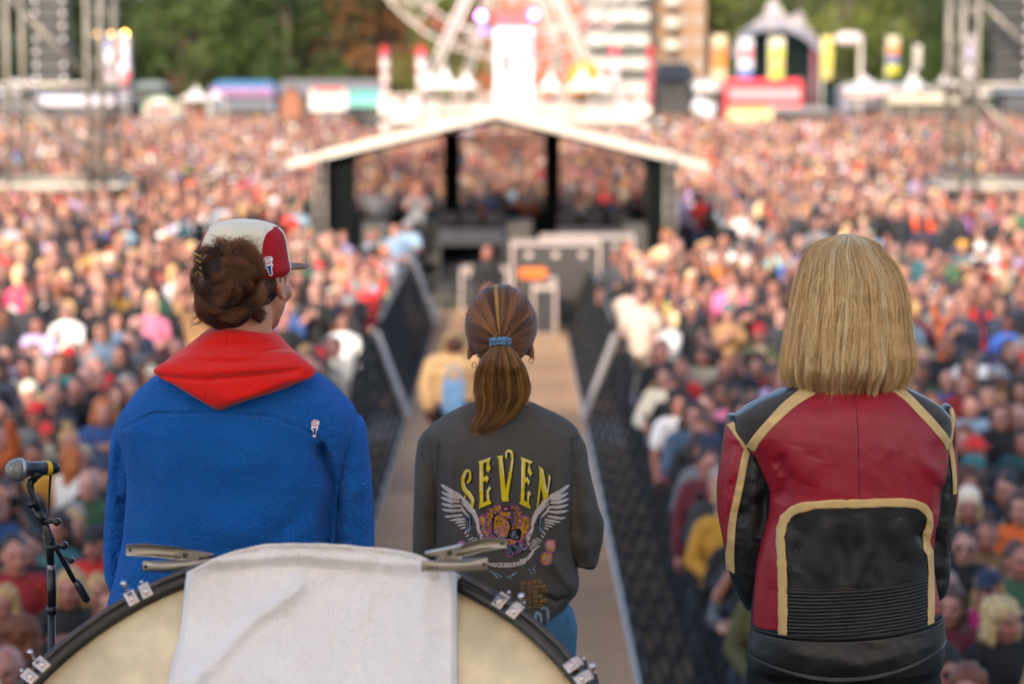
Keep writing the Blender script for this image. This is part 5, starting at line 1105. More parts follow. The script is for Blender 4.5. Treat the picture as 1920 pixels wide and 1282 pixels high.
def crowd_meshes():
    M = {'body': {}, 'top': {}, 'tee': {}, 'trousers': None, 'shoe': None, 'hair': {}, 'hat': {}}
    def trunk(inf=0.0):
        E = lambda c, r: ellipsoid(c, np.array(r)+inf, None, 16, 12)
        return [E((0, 0, 1.27), (.165, .105, .20)), E((0, 0, 1.08), (.150, .10, .17)), cone((-.13, .0, 1.40), (.13, .0, 1.40), .055+inf, .055+inf)]
    def arm(sg, el, wr, inf=0, upto=1.0):
        S_ = np.array((sg*.165, 0, 1.385)); El = np.array(el)*[sg, 1, 1]; Wr = np.array(wr)*[sg, 1, 1]
        if upto < 1: return [cone(S_, S_+(El-S_)*.62, .055+inf, .055+inf)]
        return [cone(S_, El, .052+inf, .042+inf), cone(El, El+(Wr-El)*(1 if inf == 0 else .9), .042+inf, (.028 if inf == 0 else .032)+inf)]
    legs = lambda inf: [cone((s*.09, 0, .90), (s*.095, 0, .50), .085+inf, .058+inf) for s in (-1, 1)]+[cone((s*.095, 0, .50), (s*.10, .02, .10), .057+inf, .04+inf*1.6) for s in (-1, 1)]
    hips = lambda inf: [ellipsoid((0, 0, .95), (.165+inf, .115+inf, .14+inf), None, 16, 12)]
    for pn, arms in POSES.items():
        for yi, yaw in enumerate((-.35, .0, .4) if pn in ('down', 'front') else (.1,)):
            hp, R, T = head_prims(HEADC, math.pi+yaw, 1.0, True)
            pr = hp+[cone((0, .015, 1.40), (0, .0, 1.52), .06, .055)]+trunk()+hips(0)+legs(0)
            for sg, (el, wr) in zip((1, -1), arms):
                pr += arm(sg, el, wr); E_, W = np.array(el)*[sg, 1, 1], np.array(wr)*[sg, 1, 1]; d = (W-E_)/np.linalg.norm(W-E_); up = np.array((sg*.6, -.5, .5)); up = up-d*(up@d); up /= np.linalg.norm(up)
                pr += hand_prims(W, d, up, np.cross(d, up)*sg, 1.0, .5)
            for s in (-1, 1): pr.append(cone((s*.10, .03, .05), (s*.12, -.13, .04), .042, .035))
            me = remesh(pr, .0085, .42, 2, 'body'); V = mverts(me); q = (V-HEADC)@R; C = np.ones((len(V), 3)); x, y, z = np.abs(q[:, 0]), q[:, 1], q[:, 2]
            C *= (1+.15*fbm(V[:, 0]*18, V[:, 2]*18, 3))[:, None]
            eye = (np.hypot((x-.032)/.017, (z-.002)/.009) < 1) & (y > .05); brow = (np.hypot((x-.034)/.024, (z-.022)/.006) < 1) & (y > .05); lip = (np.hypot(x/.026, (z+.066)/.009) < 1) & (y > .06); chk = np.exp(-((x-.042)**2+(z+.03)**2)/.0006)*(y > .03)
            C[:, 1:] *= (1-.22*chk)[:, None]; C[lip] *= (.85, .45, .45); C[eye] *= (.16, .14, .14); C[brow] *= (.35, .3, .3)
            setcol(me, np.clip(C, 0, 1.5)); me.materials.append(CSK); M['body'][pn, yi] = (me, yaw)
        for kind, up in (('top', 1.0), ('tee', .5)):
            pr = trunk(.022)+[ellipsoid((0, 0, .97), (.185, .135, .13), None, 16, 12)]+[cone((0, .03, 1.43), (0, .025, 1.46), .075, .066)] if kind == 'top' else trunk(.016)+[ellipsoid((0, 0, .98), (.178, .13, .11), None, 16, 12)]
            for sg, (el, wr) in zip((1, -1), arms): pr += arm(sg, el, wr, .017, up)
            me = remesh(pr, .014, .6, 1, 'top' if kind == 'top' else 'tshirt'); V = mverts(me); V2 = V.copy(); V2[:, 1] += fbm(V[:, 0]*9, V[:, 2]*5, 4)*.03; V2[:, 0] += fbm(V[:, 2]*11, V[:, 1]*11, 5)*.012
            me.vertices.foreach_set('co', V2.ravel()); me.materials.append(CTOP); M[kind][pn] = me
    me = remesh(hips(.012)+legs(.014), .016, .6, 1, 'trousers'); me.materials.append(DEN); M['trousers'] = me
    mb = MB()
    for s in (-1, 1): V, F = cone((0, .03, .045), (.02*s, -.15, .04), .05, .042); mb.add(V, F, True)
    o = MB().add(*cone((0, .04, .048), (0, -.15, .042), .052, .045), True).build('shoe', SHO); M['shoe'] = o.data; bpy.data.objects.remove(o)
    def hair(name, pr, noise_=.006, fr=40, vox=.009, dec=.6, m=CHAIR):
        me = remesh(pr, vox, dec, 1, 'hair' if m is CHAIR else 'hat'); V = mverts(me); n = fbm(V[:, 0]*fr, V[:, 2]*fr*.5, 6)+fbm(V[:, 1]*fr, V[:, 2]*fr, 8); d = V-np.array((0, .02, 0)); d /= np.linalg.norm(d, axis=1)[:, None]+1e-6
        me.vertices.foreach_set('co', (V+d*(n*noise_*2)[:, None]).ravel()); me.materials.append(m); return me
    E = lambda c, r: ellipsoid(c, r, None, 20, 14)      # coordinates relative to the skull centre, face toward -Y
    H = M['hair']
    H['short'] = hair('short', [E((0, .028, .045), (.083, .092, .083)), E((0, .05, .0), (.080, .066, .075))])
    H['quiff'] = hair('quiff', [E((0, .025, .055), (.084, .096, .088)), E((0, .05, .0), (.080, .066, .078)), E((0, -.05, .105), (.055, .045, .03))], .010)
    H['long'] = hair('long', [E((0, .022, .038), (.090, .100, .090)), E((0, .055, -.06), (.095, .062, .13)), E((.078, .025, -.10), (.032, .055, .13)), E((-.078, .025, -.10), (.032, .055, .13)), E((0, .06, -.18), (.10, .045, .10)), E((.085, -.02, -.19), (.030, .04, .09)), E((-.085, -.02, -.19), (.030, .04, .09))], .008)
    H['bob'] = hair('bob', [E((0, .022, .038), (.091, .100, .090)), E((0, .05, -.04), (.098, .068, .10)), E((.080, .02, -.06), (.030, .055, .085)), E((-.080, .02, -.06), (.030, .055, .085))], .006)
    H['bun'] = hair('bun', [E((0, .028, .04), (.083, .095, .085)), E((0, .05, .0), (.078, .066, .075)), E((0, .06, .145), (.042, .042, .038))], .006)
    H['curly'] = hair('curly', [E((0, .03, .045), (.110, .110, .100)), E((.085, .03, -.06), (.05, .065, .10)), E((-.085, .03, -.06), (.05, .065, .10)), E((0, .07, -.05), (.10, .06, .11))], .014, 75)
    H['thin'] = hair('thin', [E((.060, .045, .0), (.024, .055, .05)), E((-.060, .045, .0), (.024, .055, .05)), E((0, .070, .0), (.062, .036, .055))], .003)
    M['hat']['cap'] = hair('cap', [E((0, .02, .06), (.088, .105, .072)), ellipsoid((0, -.105, .045), (.07, .062, .010), None, 16, 8)], .001, m=CHAT)
    M['hat']['beanie'] = hair('beanie', [E((0, .022, .06), (.090, .105, .090)), E((0, .022, .03), (.093, .108, .028))], .002, m=CHAT)
    M['hat']['bucket'] = hair('bucket', [E((0, .015, .065), (.085, .10, .065)), ellipsoid((0, .0, .035), (.125, .14, .02), None, 20, 8)], .001, m=CHAT)
    m = MB().box((0, 0, 0), (.075, .009, .15)).build('phone', PHN, bevel=.004); M['phone'] = m.data; bpy.data.objects.remove(m)
    mb = MB()
    for s in (-1, 1): mb.ell((s*.033, -.098, .0), (.024, .008, .018), None, 12, 8)
    mb.bar((-.05, -.10, .008), (.05, -.10, .008), .004, .004)
    for s in (-1, 1): mb.bar((s*.055, -.095, .006), (s*.082, .0, .004), .003, .004)
    o = mb.build('sunglasses', PHN); M['glasses'] = o.data; bpy.data.objects.remove(o)
    return M
CM = crowd_meshes()
HAIRC = {'dark brown': '2f2019', 'black': '17120f', 'brown': '55382a', 'auburn': '7c4526', 'blond': 'c09a62', 'light blond': 'dcc08a', 'grey': '9c948c', 'ginger': 'b0622c'}
TOPC = {'camel': 'f4c080', 'black': '1a1a1c', 'charcoal': '34363a', 'navy': '222c44', 'grey': '7f8084', 'white': 'e6e2de', 'cream': 'd8cbb2', 'red': 'c02a28', 'burgundy': '68202e', 'blue': '3c64a8', 'denim blue': '5c7a96', 'pale blue': '9cb8cc', 'pink': 'd87a98', 'lilac': 'b8a4cc', 'olive': '6c6a40', 'green': '3c6848', 'teal': '2f666c', 'tan': 'ac8458', 'brown': '6a4a34', 'mustard': 'cc9630', 'orange': 'd8662c', 'mint': 'a4ccb8', 'magenta': 'b8246c'}
SKINC = ['dc9c86', 'd48f7c', 'e2a694', 'cc8872', 'e8ac98', 'a86a50', '7a4836']
TW_ = ['black']*28+['charcoal']*8+['navy']*10+['grey']*7+['white']*7+['cream']*7+['red']*5+['burgundy']*4+['blue']*3+['denim blue']*6+['pale blue']*3+['pink']*3+['lilac']*2+['olive']*4+['green']*3+['teal']*3+['tan']*5+['brown']*5+['mustard']*2+['orange']*2
HW_ = ['dark brown']*9+['black']*5+['brown']*8+['auburn']*3+['blond']*5+['light blond']*2+['grey']*3+['ginger']*1
def put_person(x, y, spec, h, lab, tw=None):
    """spec: pose, yaw index, garment, top colour, hair style, hair colour, skin, hat, hat colour, extras, facing"""
    s = h/1.72; r = empty('person', (x, y, 0), spec['rot']); r.scale = (s*spec.get('wide', 1), s, s)
    me, yaw = CM['body'][spec['pose'], spec['yi']]
    def add(n, d, col=None, loc=None, rz=0):
        o = bpy.data.objects.new(n, d); COL.objects.link(o); o.parent = r
        if col is not None: o.color = (*col, 1)
        if loc is not None: o.location = loc; o.rotation_euler = (0, 0, rz)
        return o
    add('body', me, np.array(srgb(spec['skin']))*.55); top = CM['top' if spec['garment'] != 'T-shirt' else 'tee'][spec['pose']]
    add('top', top, np.array(srgb(TOPC[spec['top']]))*(spec.get('bright') or (.46 if y < 30 else .75))); add('trousers', CM['trousers'], srgb(spec['leg']))  # tops near the stage darkened in colour to deepen the shade there
    for sx in (-.11, .11): add('shoe', CM['shoe'], loc=(sx, 0, 0))
    hz = -yaw
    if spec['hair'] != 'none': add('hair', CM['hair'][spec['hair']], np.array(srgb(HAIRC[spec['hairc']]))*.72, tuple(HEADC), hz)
    if spec.get('hat'): add('hat', CM['hat'][spec['hat']], srgb(TOPC[spec['hatc']]), tuple(HEADC), hz)
    if spec.get('glasses'): add('sunglasses', CM['glasses'], loc=tuple(HEADC), rz=hz)
    if spec['pose'] == 'phone':
        o = tag(bpy.data.objects.new('phone', CM['phone']), 'black phone raised by person in ' + spec['top'] + ' ' + spec['garment'] + ', ' + (lab.split(', ', 1)+['beside the tent'])[1], 'phone'); COL.objects.link(o); q = Matrix.Rotation(spec['rot'], 3, 'Z')@Vector((0, -.41, 1.60)); o.location = (x+q.x*s, y+q.y*s, q.z*s); o.rotation_euler = (0, 0, spec['rot'])
        w_ = o['label'].split(); o['label'] = ' '.join(w_[:16])
    tag(r, lab, 'person', 'people in the crowd near the stage')
    return r
def rnd_spec(rg, **kw):
    d = dict(pose=rg.choice(['down', 'down', 'front', 'front', 'clap', 'lean', 'phone']) if False else rg.choices(['down', 'front', 'clap', 'lean', 'phone', 'wave'], [40, 30, 12, 10, 4, 1])[0], garment=rg.choice(['jacket', 'sweater', 'T-shirt', 'jacket']), top=rg.choice(TW_), hair=rg.choices(['short', 'quiff', 'long', 'bob', 'bun', 'curly', 'thin'], [28, 8, 32, 10, 8, 8, 6])[0],
             hairc=rg.choice(HW_), skin=rg.choices(SKINC, [6, 6, 5, 5, 3, 1.5, 1])[0], leg=rg.choice(['22252c', '2c3a52', '1a1a1c', '46566c', '5c5040']), rot=rg.uniform(-.35, .35), glasses=rg.random() < .12)
    if rg.random() < .10: d['hat'] = rg.choice(['cap', 'beanie', 'cap', 'bucket']); d['hatc'] = rg.choice(['black', 'navy', 'red', 'grey', 'cream'])
    d.update(kw); d['yi'] = rg.randrange(3) if d['pose'] in ('down', 'front') else 0
    if d['hair'] == 'thin' and 'hairc' not in kw: d['hairc'] = rg.choice(['grey', 'brown'])
    return d
ORD = ['', 'first', 'second', 'third', 'fourth', 'fifth', 'sixth', 'seventh', 'eighth', 'ninth', 'tenth', 'eleventh', 'twelfth', 'thirteenth', 'fourteenth', 'fifteenth', 'sixteenth', 'seventeenth', 'eighteenth', 'nineteenth', 'twentieth']
# people the photograph shows clearly: pixel of the face, then what they wear
KNOWN = [
 (60, 600, dict(hair='long', hairc='dark brown', top='lilac', garment='sweater')), (180, 612, dict(hair='long', hairc='brown', top='denim blue', garment='jacket', glasses=True)), (243, 600, dict(hair='thin', hairc='grey', top='navy', garment='jacket')), (95, 668, dict(hair='curly', hairc='auburn', top='teal', garment='sweater')),
 (165, 672, dict(hair='short', hairc='grey', top='red', garment='sweater', hat='cap', hatc='grey', rot=.8)), (35, 685, dict(hair='long', hairc='dark brown', top='cream', garment='T-shirt')), (222, 708, dict(hair='bob', hairc='grey', top='grey', garment='jacket', glasses=True)), (276, 676, dict(hair='long', hairc='brown', top='cream', garment='sweater')), (318, 640, dict(hair='thin', hairc='brown', top='charcoal', garment='jacket')),
 (120, 845, dict(hair='long', hairc='ginger', top='white', garment='sweater', rot=2.4)), (45, 835, dict(hair='short', hairc='dark brown', top='mustard', garment='T-shirt')), (10, 880, dict(hair='short', hairc='black', top='navy')), (160, 1000, dict(hair='short', hairc='black', top='red', hat='cap', hatc='black')), (110, 1090, dict(hair='bob', hairc='blond', top='black', garment='jacket')), (30, 1010, dict(hair='short', hairc='dark brown', top='black', garment='jacket')), (18, 1190, dict(hair='curly', hairc='auburn', top='black', garment='jacket', rot=2.9)), (185, 1120, dict(hair='long', hairc='auburn', top='burgundy')), (90, 985, dict(hair='long', hairc='dark brown', top='teal', rot=-.7)),
 (600, 640, dict(hair='short', hairc='dark brown', top='pale blue', garment='T-shirt')), (560, 650, dict(hair='long', hairc='blond', top='pink')), (640, 690, dict(hair='short', hairc='brown', top='black', pose='lean')), (655, 640, dict(hair='short', hairc='dark brown', top='cream', pose='phone')), (600, 700, dict(hair='short', hairc='black', top='navy')),
 (1308, 628, dict(hair='thin', hairc='brown', top='black', garment='jacket')), (1370, 668, dict(hair='short', hairc='brown', top='charcoal', garment='jacket')), (1215, 742, dict(hair='long', hairc='brown', top='black', garment='jacket')), (1252, 748, dict(hair='curly', hairc='black', top='white', garment='T-shirt')), (1190, 700, dict(hair='long', hairc='dark brown', top='cream', pose='lean')), (1312, 755, dict(hair='short', hairc='brown', top='navy')), (1362, 735, dict(hair='bun', hairc='black', top='pink', garment='sweater', skin='8a5840')), (1318, 842, dict(hair='short', hairc='brown', top='grey', hat='beanie', hatc='navy')),
 (1325, 925, dict(hair='short', hairc='blond', top='mustard', garment='jacket', glasses=True)), (1250, 905, dict(hair='short', hairc='grey', top='charcoal', pose='lean')), (1265, 690, dict(hair='short', hairc='auburn', top='red')), (1160, 740, dict(hair='short', hairc='black', top='black', pose='lean')), (1410, 620, dict(hair='short', hairc='dark brown', top='olive')), (1450, 700, dict(hair='long', hairc='brown', top='lilac')), (1290, 860, dict(hair='short', hairc='dark brown', top='burgundy')), (1195, 830, dict(hair='long', hairc='dark brown', top='black', pose='lean')),
 (1765, 640, dict(hair='thin', hairc='grey', top='black', garment='jacket')), (1812, 655, dict(hair='short', hairc='brown', top='white')), (1765, 700, dict(hair='thin', hairc='brown', top='blue')), (1880, 645, dict(hair='long', hairc='brown', top='blue', garment='T-shirt')), (1860, 700, dict(hair='long', hairc='auburn', top='tan')), (1810, 745, dict(hair='short', hairc='black', top='pale blue')), (1820, 830, dict(hair='short', hairc='brown', top='charcoal')), (1900, 770, dict(hair='thin', hairc='grey', top='white')), (1815, 880, dict(hair='short', hairc='black', top='black', hat='cap', hatc='teal')), (1880, 900, dict(hair='short', hairc='black', top='charcoal', garment='jacket')), (1908, 950, dict(hair='long', hairc='brown', top='orange', garment='sweater')), (1802, 1005, dict(hair='short', hairc='dark brown', top='black', garment='jacket')), (1880, 1150, dict(hair='curly', hairc='light blond', top='black', garment='jacket')), (1850, 1085, dict(hair='long', hairc='blond', top='magenta')), (1905, 1030, dict(hair='short', hairc='brown', top='green')), (1780, 1120, dict(hair='long', hairc='brown', top='burgundy'))]
def near_crowd():
    rg = random.Random(5); placed = []; recs = []
    for px, py, kw in KNOWN:
        h = rg.uniform(1.68, 1.76); D = 3.06*FPX*CP/(py-130); x = (px-947)/pxm(D)
        if x > 0 and x < 1.55: x = 1.55
        if x < 0 and x > -2.0: x = -2.0
        recs.append((x, D, rnd_spec(rg, **dict(kw, bright=.95 if kw['top'] in ('white', 'cream', 'pink', 'lilac', 'red', 'orange', 'magenta', 'teal') else .7)), h)); placed.append((x, D))  # lighter top colours stand in for sun on these people
    y = 11.6
    while y < 31 and len(recs) < 300:
        for side in (-1, 1):
            x = (1.56 if side > 0 else 2.02)+rg.uniform(0, .10); lim = .218*y+.45
            while x < lim:
                xx, yy = side*x, y+rg.uniform(-.14, .14)
                if all((a-xx)**2+(b-yy)**2 > .36**2 for a, b in placed) and len(recs) < 300:
                    front = x < (1.95 if side > 0 else 2.4)
                    sp = rnd_spec(rg, **({'pose': rg.choice(['lean', 'lean', 'front', 'phone', 'clap'])} if front else {}))
                    if rg.random() < .30 and yy < 25: sp['top'] = rg.choice(['black', 'charcoal', 'navy', 'black'])  # dark tops forced here to deepen the shade near the stage
                    if yy < 21 and sp['top'] in ('white', 'cream') and rg.random() < .6: sp['top'] = 'black'
                    sp['rot'] += -side*.15
                    recs.append((xx, yy, sp, rg.uniform(1.56, 1.84))); placed.append((xx, yy))
                x += rg.uniform(.48, .62)
        y += .56
    # rows and places for the labels
    used = set()
    for side in (-1, 1):
        L_ = sorted([r for r in recs if (r[0] > 0) == (side > 0)], key=lambda r: r[1]); rows = {}
        for r in L_: rows.setdefault(int((r[1]-11.4)/.95), []).append(r)
        for ri, k in enumerate(sorted(rows)):
            for ci, r in enumerate(sorted(rows[k], key=lambda r: abs(r[0]))):
                sp = r[2]; hn = {'short': 'short', 'quiff': 'thick', 'long': 'long', 'bob': 'bobbed', 'bun': 'tied-up', 'curly': 'curly', 'thin': 'thinning'}[sp['hair']]
                what = f"{hn} {sp['hairc']} hair and {sp['top']} {sp['garment']}" if not sp.get('hat') else f"{sp['hatc']} {sp['hat']} and {sp['top']} {sp['garment']}"
                what = what.replace('dark brown', 'dark').replace('denim blue', 'denim').replace('light blond', 'fair')
                lab = f"person with {what}, {'left' if side < 0 else 'right'} crowd, {ORD[ri+1]} row, {ORD[ci+1]} from aisle"
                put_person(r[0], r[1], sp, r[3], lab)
    return recs
NEAR = near_crowd()
# ---- everyone farther back: far more than 300, so one mass of low figures
def lp_prims(kind, lod):
    P = []
    def add(VF, p): V, F = VF; P.append((np.array(V), F, p))
    a, b = (10, 7) if lod else (7, 5)
    HC = np.array((0, 0, 1.60))
    add(ellipsoid(HC+(0, -.01, -.01), (.074, .09, .108), None, a, b), 0)
    if kind in ('long', 'bob'): add(ellipsoid(HC+(0, .035, -.03 if kind == 'long' else .0), (.096, .085, .17 if kind == 'long' else .125), None, a, b), 1)
    elif kind == 'hat': add(ellipsoid(HC+(0, .01, .065), (.095, .11, .07), None, a, b), 1)
    elif kind != 'bald': add(ellipsoid(HC+(0, .03, .035), (.086, .092, .092), None, a, b), 1)
    def rings(rows, n, p):
        V = []; F = []; m = len(rows)
        for (x, y, z, rx, ry) in rows:
            for k in range(n): t = 2*math.pi*k/n; V.append((x+rx*math.cos(t), y+ry*math.sin(t), z))
        for i in range(m-1):
            for k in range(n): F.append((i*n+k, i*n+(k+1) % n, (i+1)*n+(k+1) % n, (i+1)*n+k))
        F.append(tuple((m-1)*n+k for k in range(n))); P.append((np.array(V, float), F, p))
    n = 8 if lod else 6
    rings([(0, 0, .85, .16, .11), (0, 0, 1.1, .16, .11), (0, 0, 1.32, .205, .12), (0, 0, 1.41, .19, .09), (0, .0, 1.46, .08, .07)], n, 2)
    rings([(0, -.0, 1.44, .055, .055), (0, -.01, 1.53, .052, .052)], 6, 0)
    if lod: rings([(-.1, 0, 0, .07, .09), (-.09, 0, .9, .09, .11)], 6, 3); rings([(.1, 0, 0, .07, .09), (.09, 0, .9, .09, .11)], 6, 3)
    def limb(p, q, r, n, pt):
        p, q = np.array(p, float), np.array(q, float); d = q-p; d /= np.linalg.norm(d); u = np.cross(d, (0, 0, 1.0) if abs(d[2]) < .9 else (1.0, 0, 0)); u /= np.linalg.norm(u); w_ = np.cross(d, u)
        V = [c+(u*math.cos(2*math.pi*k/n)+w_*math.sin(2*math.pi*k/n))*r for c in (p, q) for k in range(n)]
        F = [(k, (k+1) % n, n+(k+1) % n, n+k) for k in range(n)]+[tuple(n+k for k in range(n)), tuple(n-1-k for k in range(n))]; P.append((np.array(V), F, pt))
    pose = kind if kind in ('up',) else random.choice(['down', 'front', 'clap'])
    for sg in (-1, 1):
        el, wr = {'down': ((.24, 0, 1.13), (.24, -.06, .9)), 'front': ((.25, -.02, 1.13), (.06, -.22, 1.05)), 'clap': ((.22, -.12, 1.15), (.04, -.3, 1.32)), 'up': ((.27, -.05, 1.6), (.2, -.1, 1.85))}[pose]
        limb((sg*.18, 0, 1.38), (sg*el[0], el[1], el[2]), .055, 5, 2); limb((sg*el[0], el[1], el[2]), (sg*wr[0], wr[1], wr[2]), .042, 5, random.choice((0, 2)))
        if lod: V, F = ellipsoid((sg*wr[0], wr[1]-.02, wr[2]+.03), (.035, .04, .055), None, 6, 4); P.append((V, F, 0))
    V = []; F3 = []; pid = []; o = 0
    for v, f, p in P:
        V.append(v); pid += [p]*len(v)
        for q in f:
            for i in range(1, len(q)-1): F3.append((q[0]+o, q[i]+o, q[i+1]+o))
        o += len(v)
    return np.concatenate(V), np.array(F3), np.array(pid)
# colours the photograph shows at a place: pixel x, y, radius, colour
SPOTS = [(490, 372, 26, 'e0382c'), (455, 360, 16, 'b02030'), (212, 410, 28, 'f2ead8'), (490, 430, 18, 'c03030'), (110, 420, 22, '8898a8'), (160, 500, 20, 'b09048'), (20, 570, 30, 'e03870'), (40, 470, 24, 'a0a4ac'), (75, 405, 20, 'c83c34'), (1730, 440, 26, 'f0501c'), (1700, 430, 20, 'f0501c'), (1790, 425, 18, 'c878c0'), (1245, 540, 26, 'd83028'), (1205, 480, 26, 'e8c498'), (1290, 490, 24, 'f0e4c8'), (1325, 545, 24, 'f08420'), (1395, 540, 34, 'fff6ea'), (1350, 585, 26, 'f07cae'), (1440, 530, 20, 'a8ccc0'), (1355, 490, 12, 'f4f2e8'), (1240, 600, 14, 'd8c870'), (1165, 600, 22, 'c8b4a4'), (1190, 500, 16, '501428'), (1880, 615, 26, '3460b8'), (1830, 530, 28, '1c1c22'), (1900, 465, 20, 'f0501c'), (1855, 455, 18, 'ece0c0'), (700, 545, 18, 'a8a070'), (725, 470, 20, '88a0b8'), (600, 520, 20, '8c7868'), (1545, 370, 18, 'f0e0c4'), (1340, 375, 20, 'f6e2dc'), (1505, 380, 16, 'f0e4d0'), (1350, 300, 14, 'f4eadc'), (1590, 325, 8, 'f05018'), (1420, 280, 7, 'f04040'), (1662, 262, 8, 'e02c30'), (1560, 345, 14, 'c8c098'), (1410, 345, 14, 'f4f0e8'), (370, 350, 14, 'f4ece0'), (345, 330, 9, 'e8d850'), (285, 260, 10, 'e8dcc0'), (470, 300, 10, 'e03040'), (440, 290, 12, 'f0ecd8'), (490, 270, 12, 'e8dc90'), (245, 245, 9, 'e87890'), (90, 310, 12, '98a8d8'), (55, 285, 10, '1c4440'), (275, 310, 12, 'd8ecd0'), (1060, 560, 10, 'e0a070')]
def far_crowd():
    rg = np.random.default_rng(8); random.seed(3)
    kinds = ['short', 'long', 'bob', 'bald', 'short', 'long', 'hat', 'up', 'short', 'long']
    xs, ys = [], []; y = 31.2
    while y < 176:
        st = .62 if y < 60 else (.72 if y < 110 else .9); n = int((.2118*y+1.2)*2/st)
        x = (np.arange(n)-n/2)*st+rg.uniform(-.2, .2, n); yy = y+rg.uniform(-.28, .28, n)
        keep = rg.random(n) < (.93 if y < 110 else .9)
        keep &= ~((x > -2.1) & (x < 1.62) & (yy < 50)) & ~((x > -4.9) & (x < 4.5) & (yy > 46.5) & (yy < 59.5)) & ~((np.abs(np.abs(x+.2)-12.9) < 2.6) & (np.abs(yy-61) < 2.4))
        gap = (yy > 42) & (yy < 49.0); keep &= ~(gap & (rg.random(n) < .78)); keep &= ~((yy > 49) & (yy < 50.4))
        keep &= ~((yy > 128) & (np.abs(x) < 9.2)); keep &= (rg.random(n) < np.clip(1.05+1.1*fbm(x/6, yy/14, 21, 2), .35, 1)) & ~((yy > 150) & (rg.random(n) < .2))
        xs.append(x[keep]); ys.append(yy[keep]); y += st*1.0 if y < 60 else st*1.12
    x = np.concatenate(xs); y = np.concatenate(ys); n = len(x)
    tn = np.array([srgb(TOPC[t]) for t in TW_]); hn = np.array([srgb(HAIRC[t]) for t in HW_]); sn = np.array([srgb(t) for t in SKINC])
    top = tn[rg.integers(0, len(tn), n)]*rg.uniform(.5, .85, (n, 1)); hair = hn[rg.integers(0, len(hn), n)]*rg.uniform(.7, 1.3, (n, 1)); skin = rg.uniform(.32, .64, (n, 1))*sn[rg.choice(7, n, p=[.2, .2, .2, .17, .15, .05, .03])]; leg = np.array([srgb(c) for c in ('22252c', '2c3a52', '1a1a1c', '46566c', '5c5040')])[rg.integers(0, 5, n)]
    dkm = rg.random(n) < np.clip(.28+2.0*fbm(x/4, y/9, 33, 2), 0, .9); top[dkm] = np.array(srgb('1c1c20'))*rg.uniform(.6, 2.2, (dkm.sum(), 1))
    wm = rg.random(n) < .05; top[wm] = np.array(srgb('f2ece6'))*.85; rm = rg.random(n) < .025; top[rm] = srgb('c82a28')
    hgt = rg.uniform(1.52, 1.90, n)/1.72; rot = rg.normal(0, .35, n); rot = np.where(rg.random(n) < .05, rot+math.pi*rg.uniform(.4, 1, n), rot)
    px = 947+x*FPX*CP/y; py = 130+(CAMZ-1.25)*FPX*CP/y
    for sx, sy, r, c in SPOTS:
        d = np.hypot(px-sx, py-sy); k = np.argsort(d)[:1 if r < 22 else 2]; k = k[d[k] < 45]; top[k] = np.array(srgb(c))*.85
    kd = rg.integers(0, len(kinds), n); kd = np.where((kd == 7) & (rg.random(n) < .45), 0, kd); VV = []; FF = []; CC = []; o = 0
    for lod in (1, 0):
        sel = (y < 75) if lod else (y >= 75)
        for ki, kn in enumerate(kinds):
            idx = np.where(sel & (kd == ki))[0]
            if not len(idx): continue
            V, F, pid = lp_prims(kn, lod); c, s = np.cos(rot[idx])[:, None], np.sin(rot[idx])[:, None]; h = hgt[idx][:, None]
            X = (V[None, :, 0]*c-V[None, :, 1]*s)*h+x[idx][:, None]; Y = (V[None, :, 0]*s+V[None, :, 1]*c)*h+y[idx][:, None]; Z = V[None, :, 2]*h
            VV.append(np.stack([X, Y, Z], -1).reshape(-1, 3)); m = len(V); FF.append((F[None]+(np.arange(len(idx))*m)[:, None, None]+o).reshape(-1, 3)); o += m*len(idx)
            pal = np.stack([skin[idx], (hair if kn != 'hat' else tn[rg.integers(0, len(tn), n)])[idx], top[idx], leg[idx]], 1); CC.append(pal[:, pid].reshape(-1, 3))
    me = npmesh('crowd', np.concatenate(VV), None, [mat('crowd_far', (1, 1, 1), .8, var=.0, attr='tint')], Ft=np.concatenate(FF), cols=np.concatenate(CC))
    ob = link('crowd', me); tag(ob, 'dense festival crowd standing beyond the barriers, facing the stage', 'crowd', kind='stuff'); print('far people', n, 'tris', len(me.polygons))
far_crowd()
# ================================================================== mixing tent and what stands round it
def P_(px, py, Y): return tuple(at(px, py, Y))
def thing(name, lab, cat, loc, group=None):
    r = tag(empty(name, loc), lab, cat, group); return r, Matrix.Translation(-Vector(loc))
WHT = mat('white_pvc', srgb('cfc8bc'), .6, var=.04, transl=.15); BLKC = mat('black_cloth', (.007, .009, .009), .95, var=.1, spec=.05)
CREAM = mat('cream_steel', srgb('b8b0a4'), .5, .2, var=.05); DARKM = mat('dark_equipment', (.02, .02, .022), .5, var=.3, scale=3)
def truss(m, p, q, s=.3, r=.024, n=None):
    p, q = Vector(p), Vector(q); d = (q-p); L_ = d.length; d = d.normalized(); a = d.cross(Vector((0, 1, 0)) if abs(d.y) < .9 else Vector((1, 0, 0))).normalized(); b = d.cross(a)
    c = [a*s/2*i+b*s/2*j for i, j in ((1, 1), (1, -1), (-1, -1), (-1, 1))]
    for k in c: m.tube([p+k, q+k], r, 6)
    n = n or max(2, int(L_/s/1.2))
    for i in range(n):
        u, v = p+d*L_*i/n, p+d*L_*(i+1)/n
        for j in range(4): e, f = c[j], c[(j+1) % 4]; m.tube([u+(e if i % 2 else f), v+(f if i % 2 else e)], r*.55, 5)
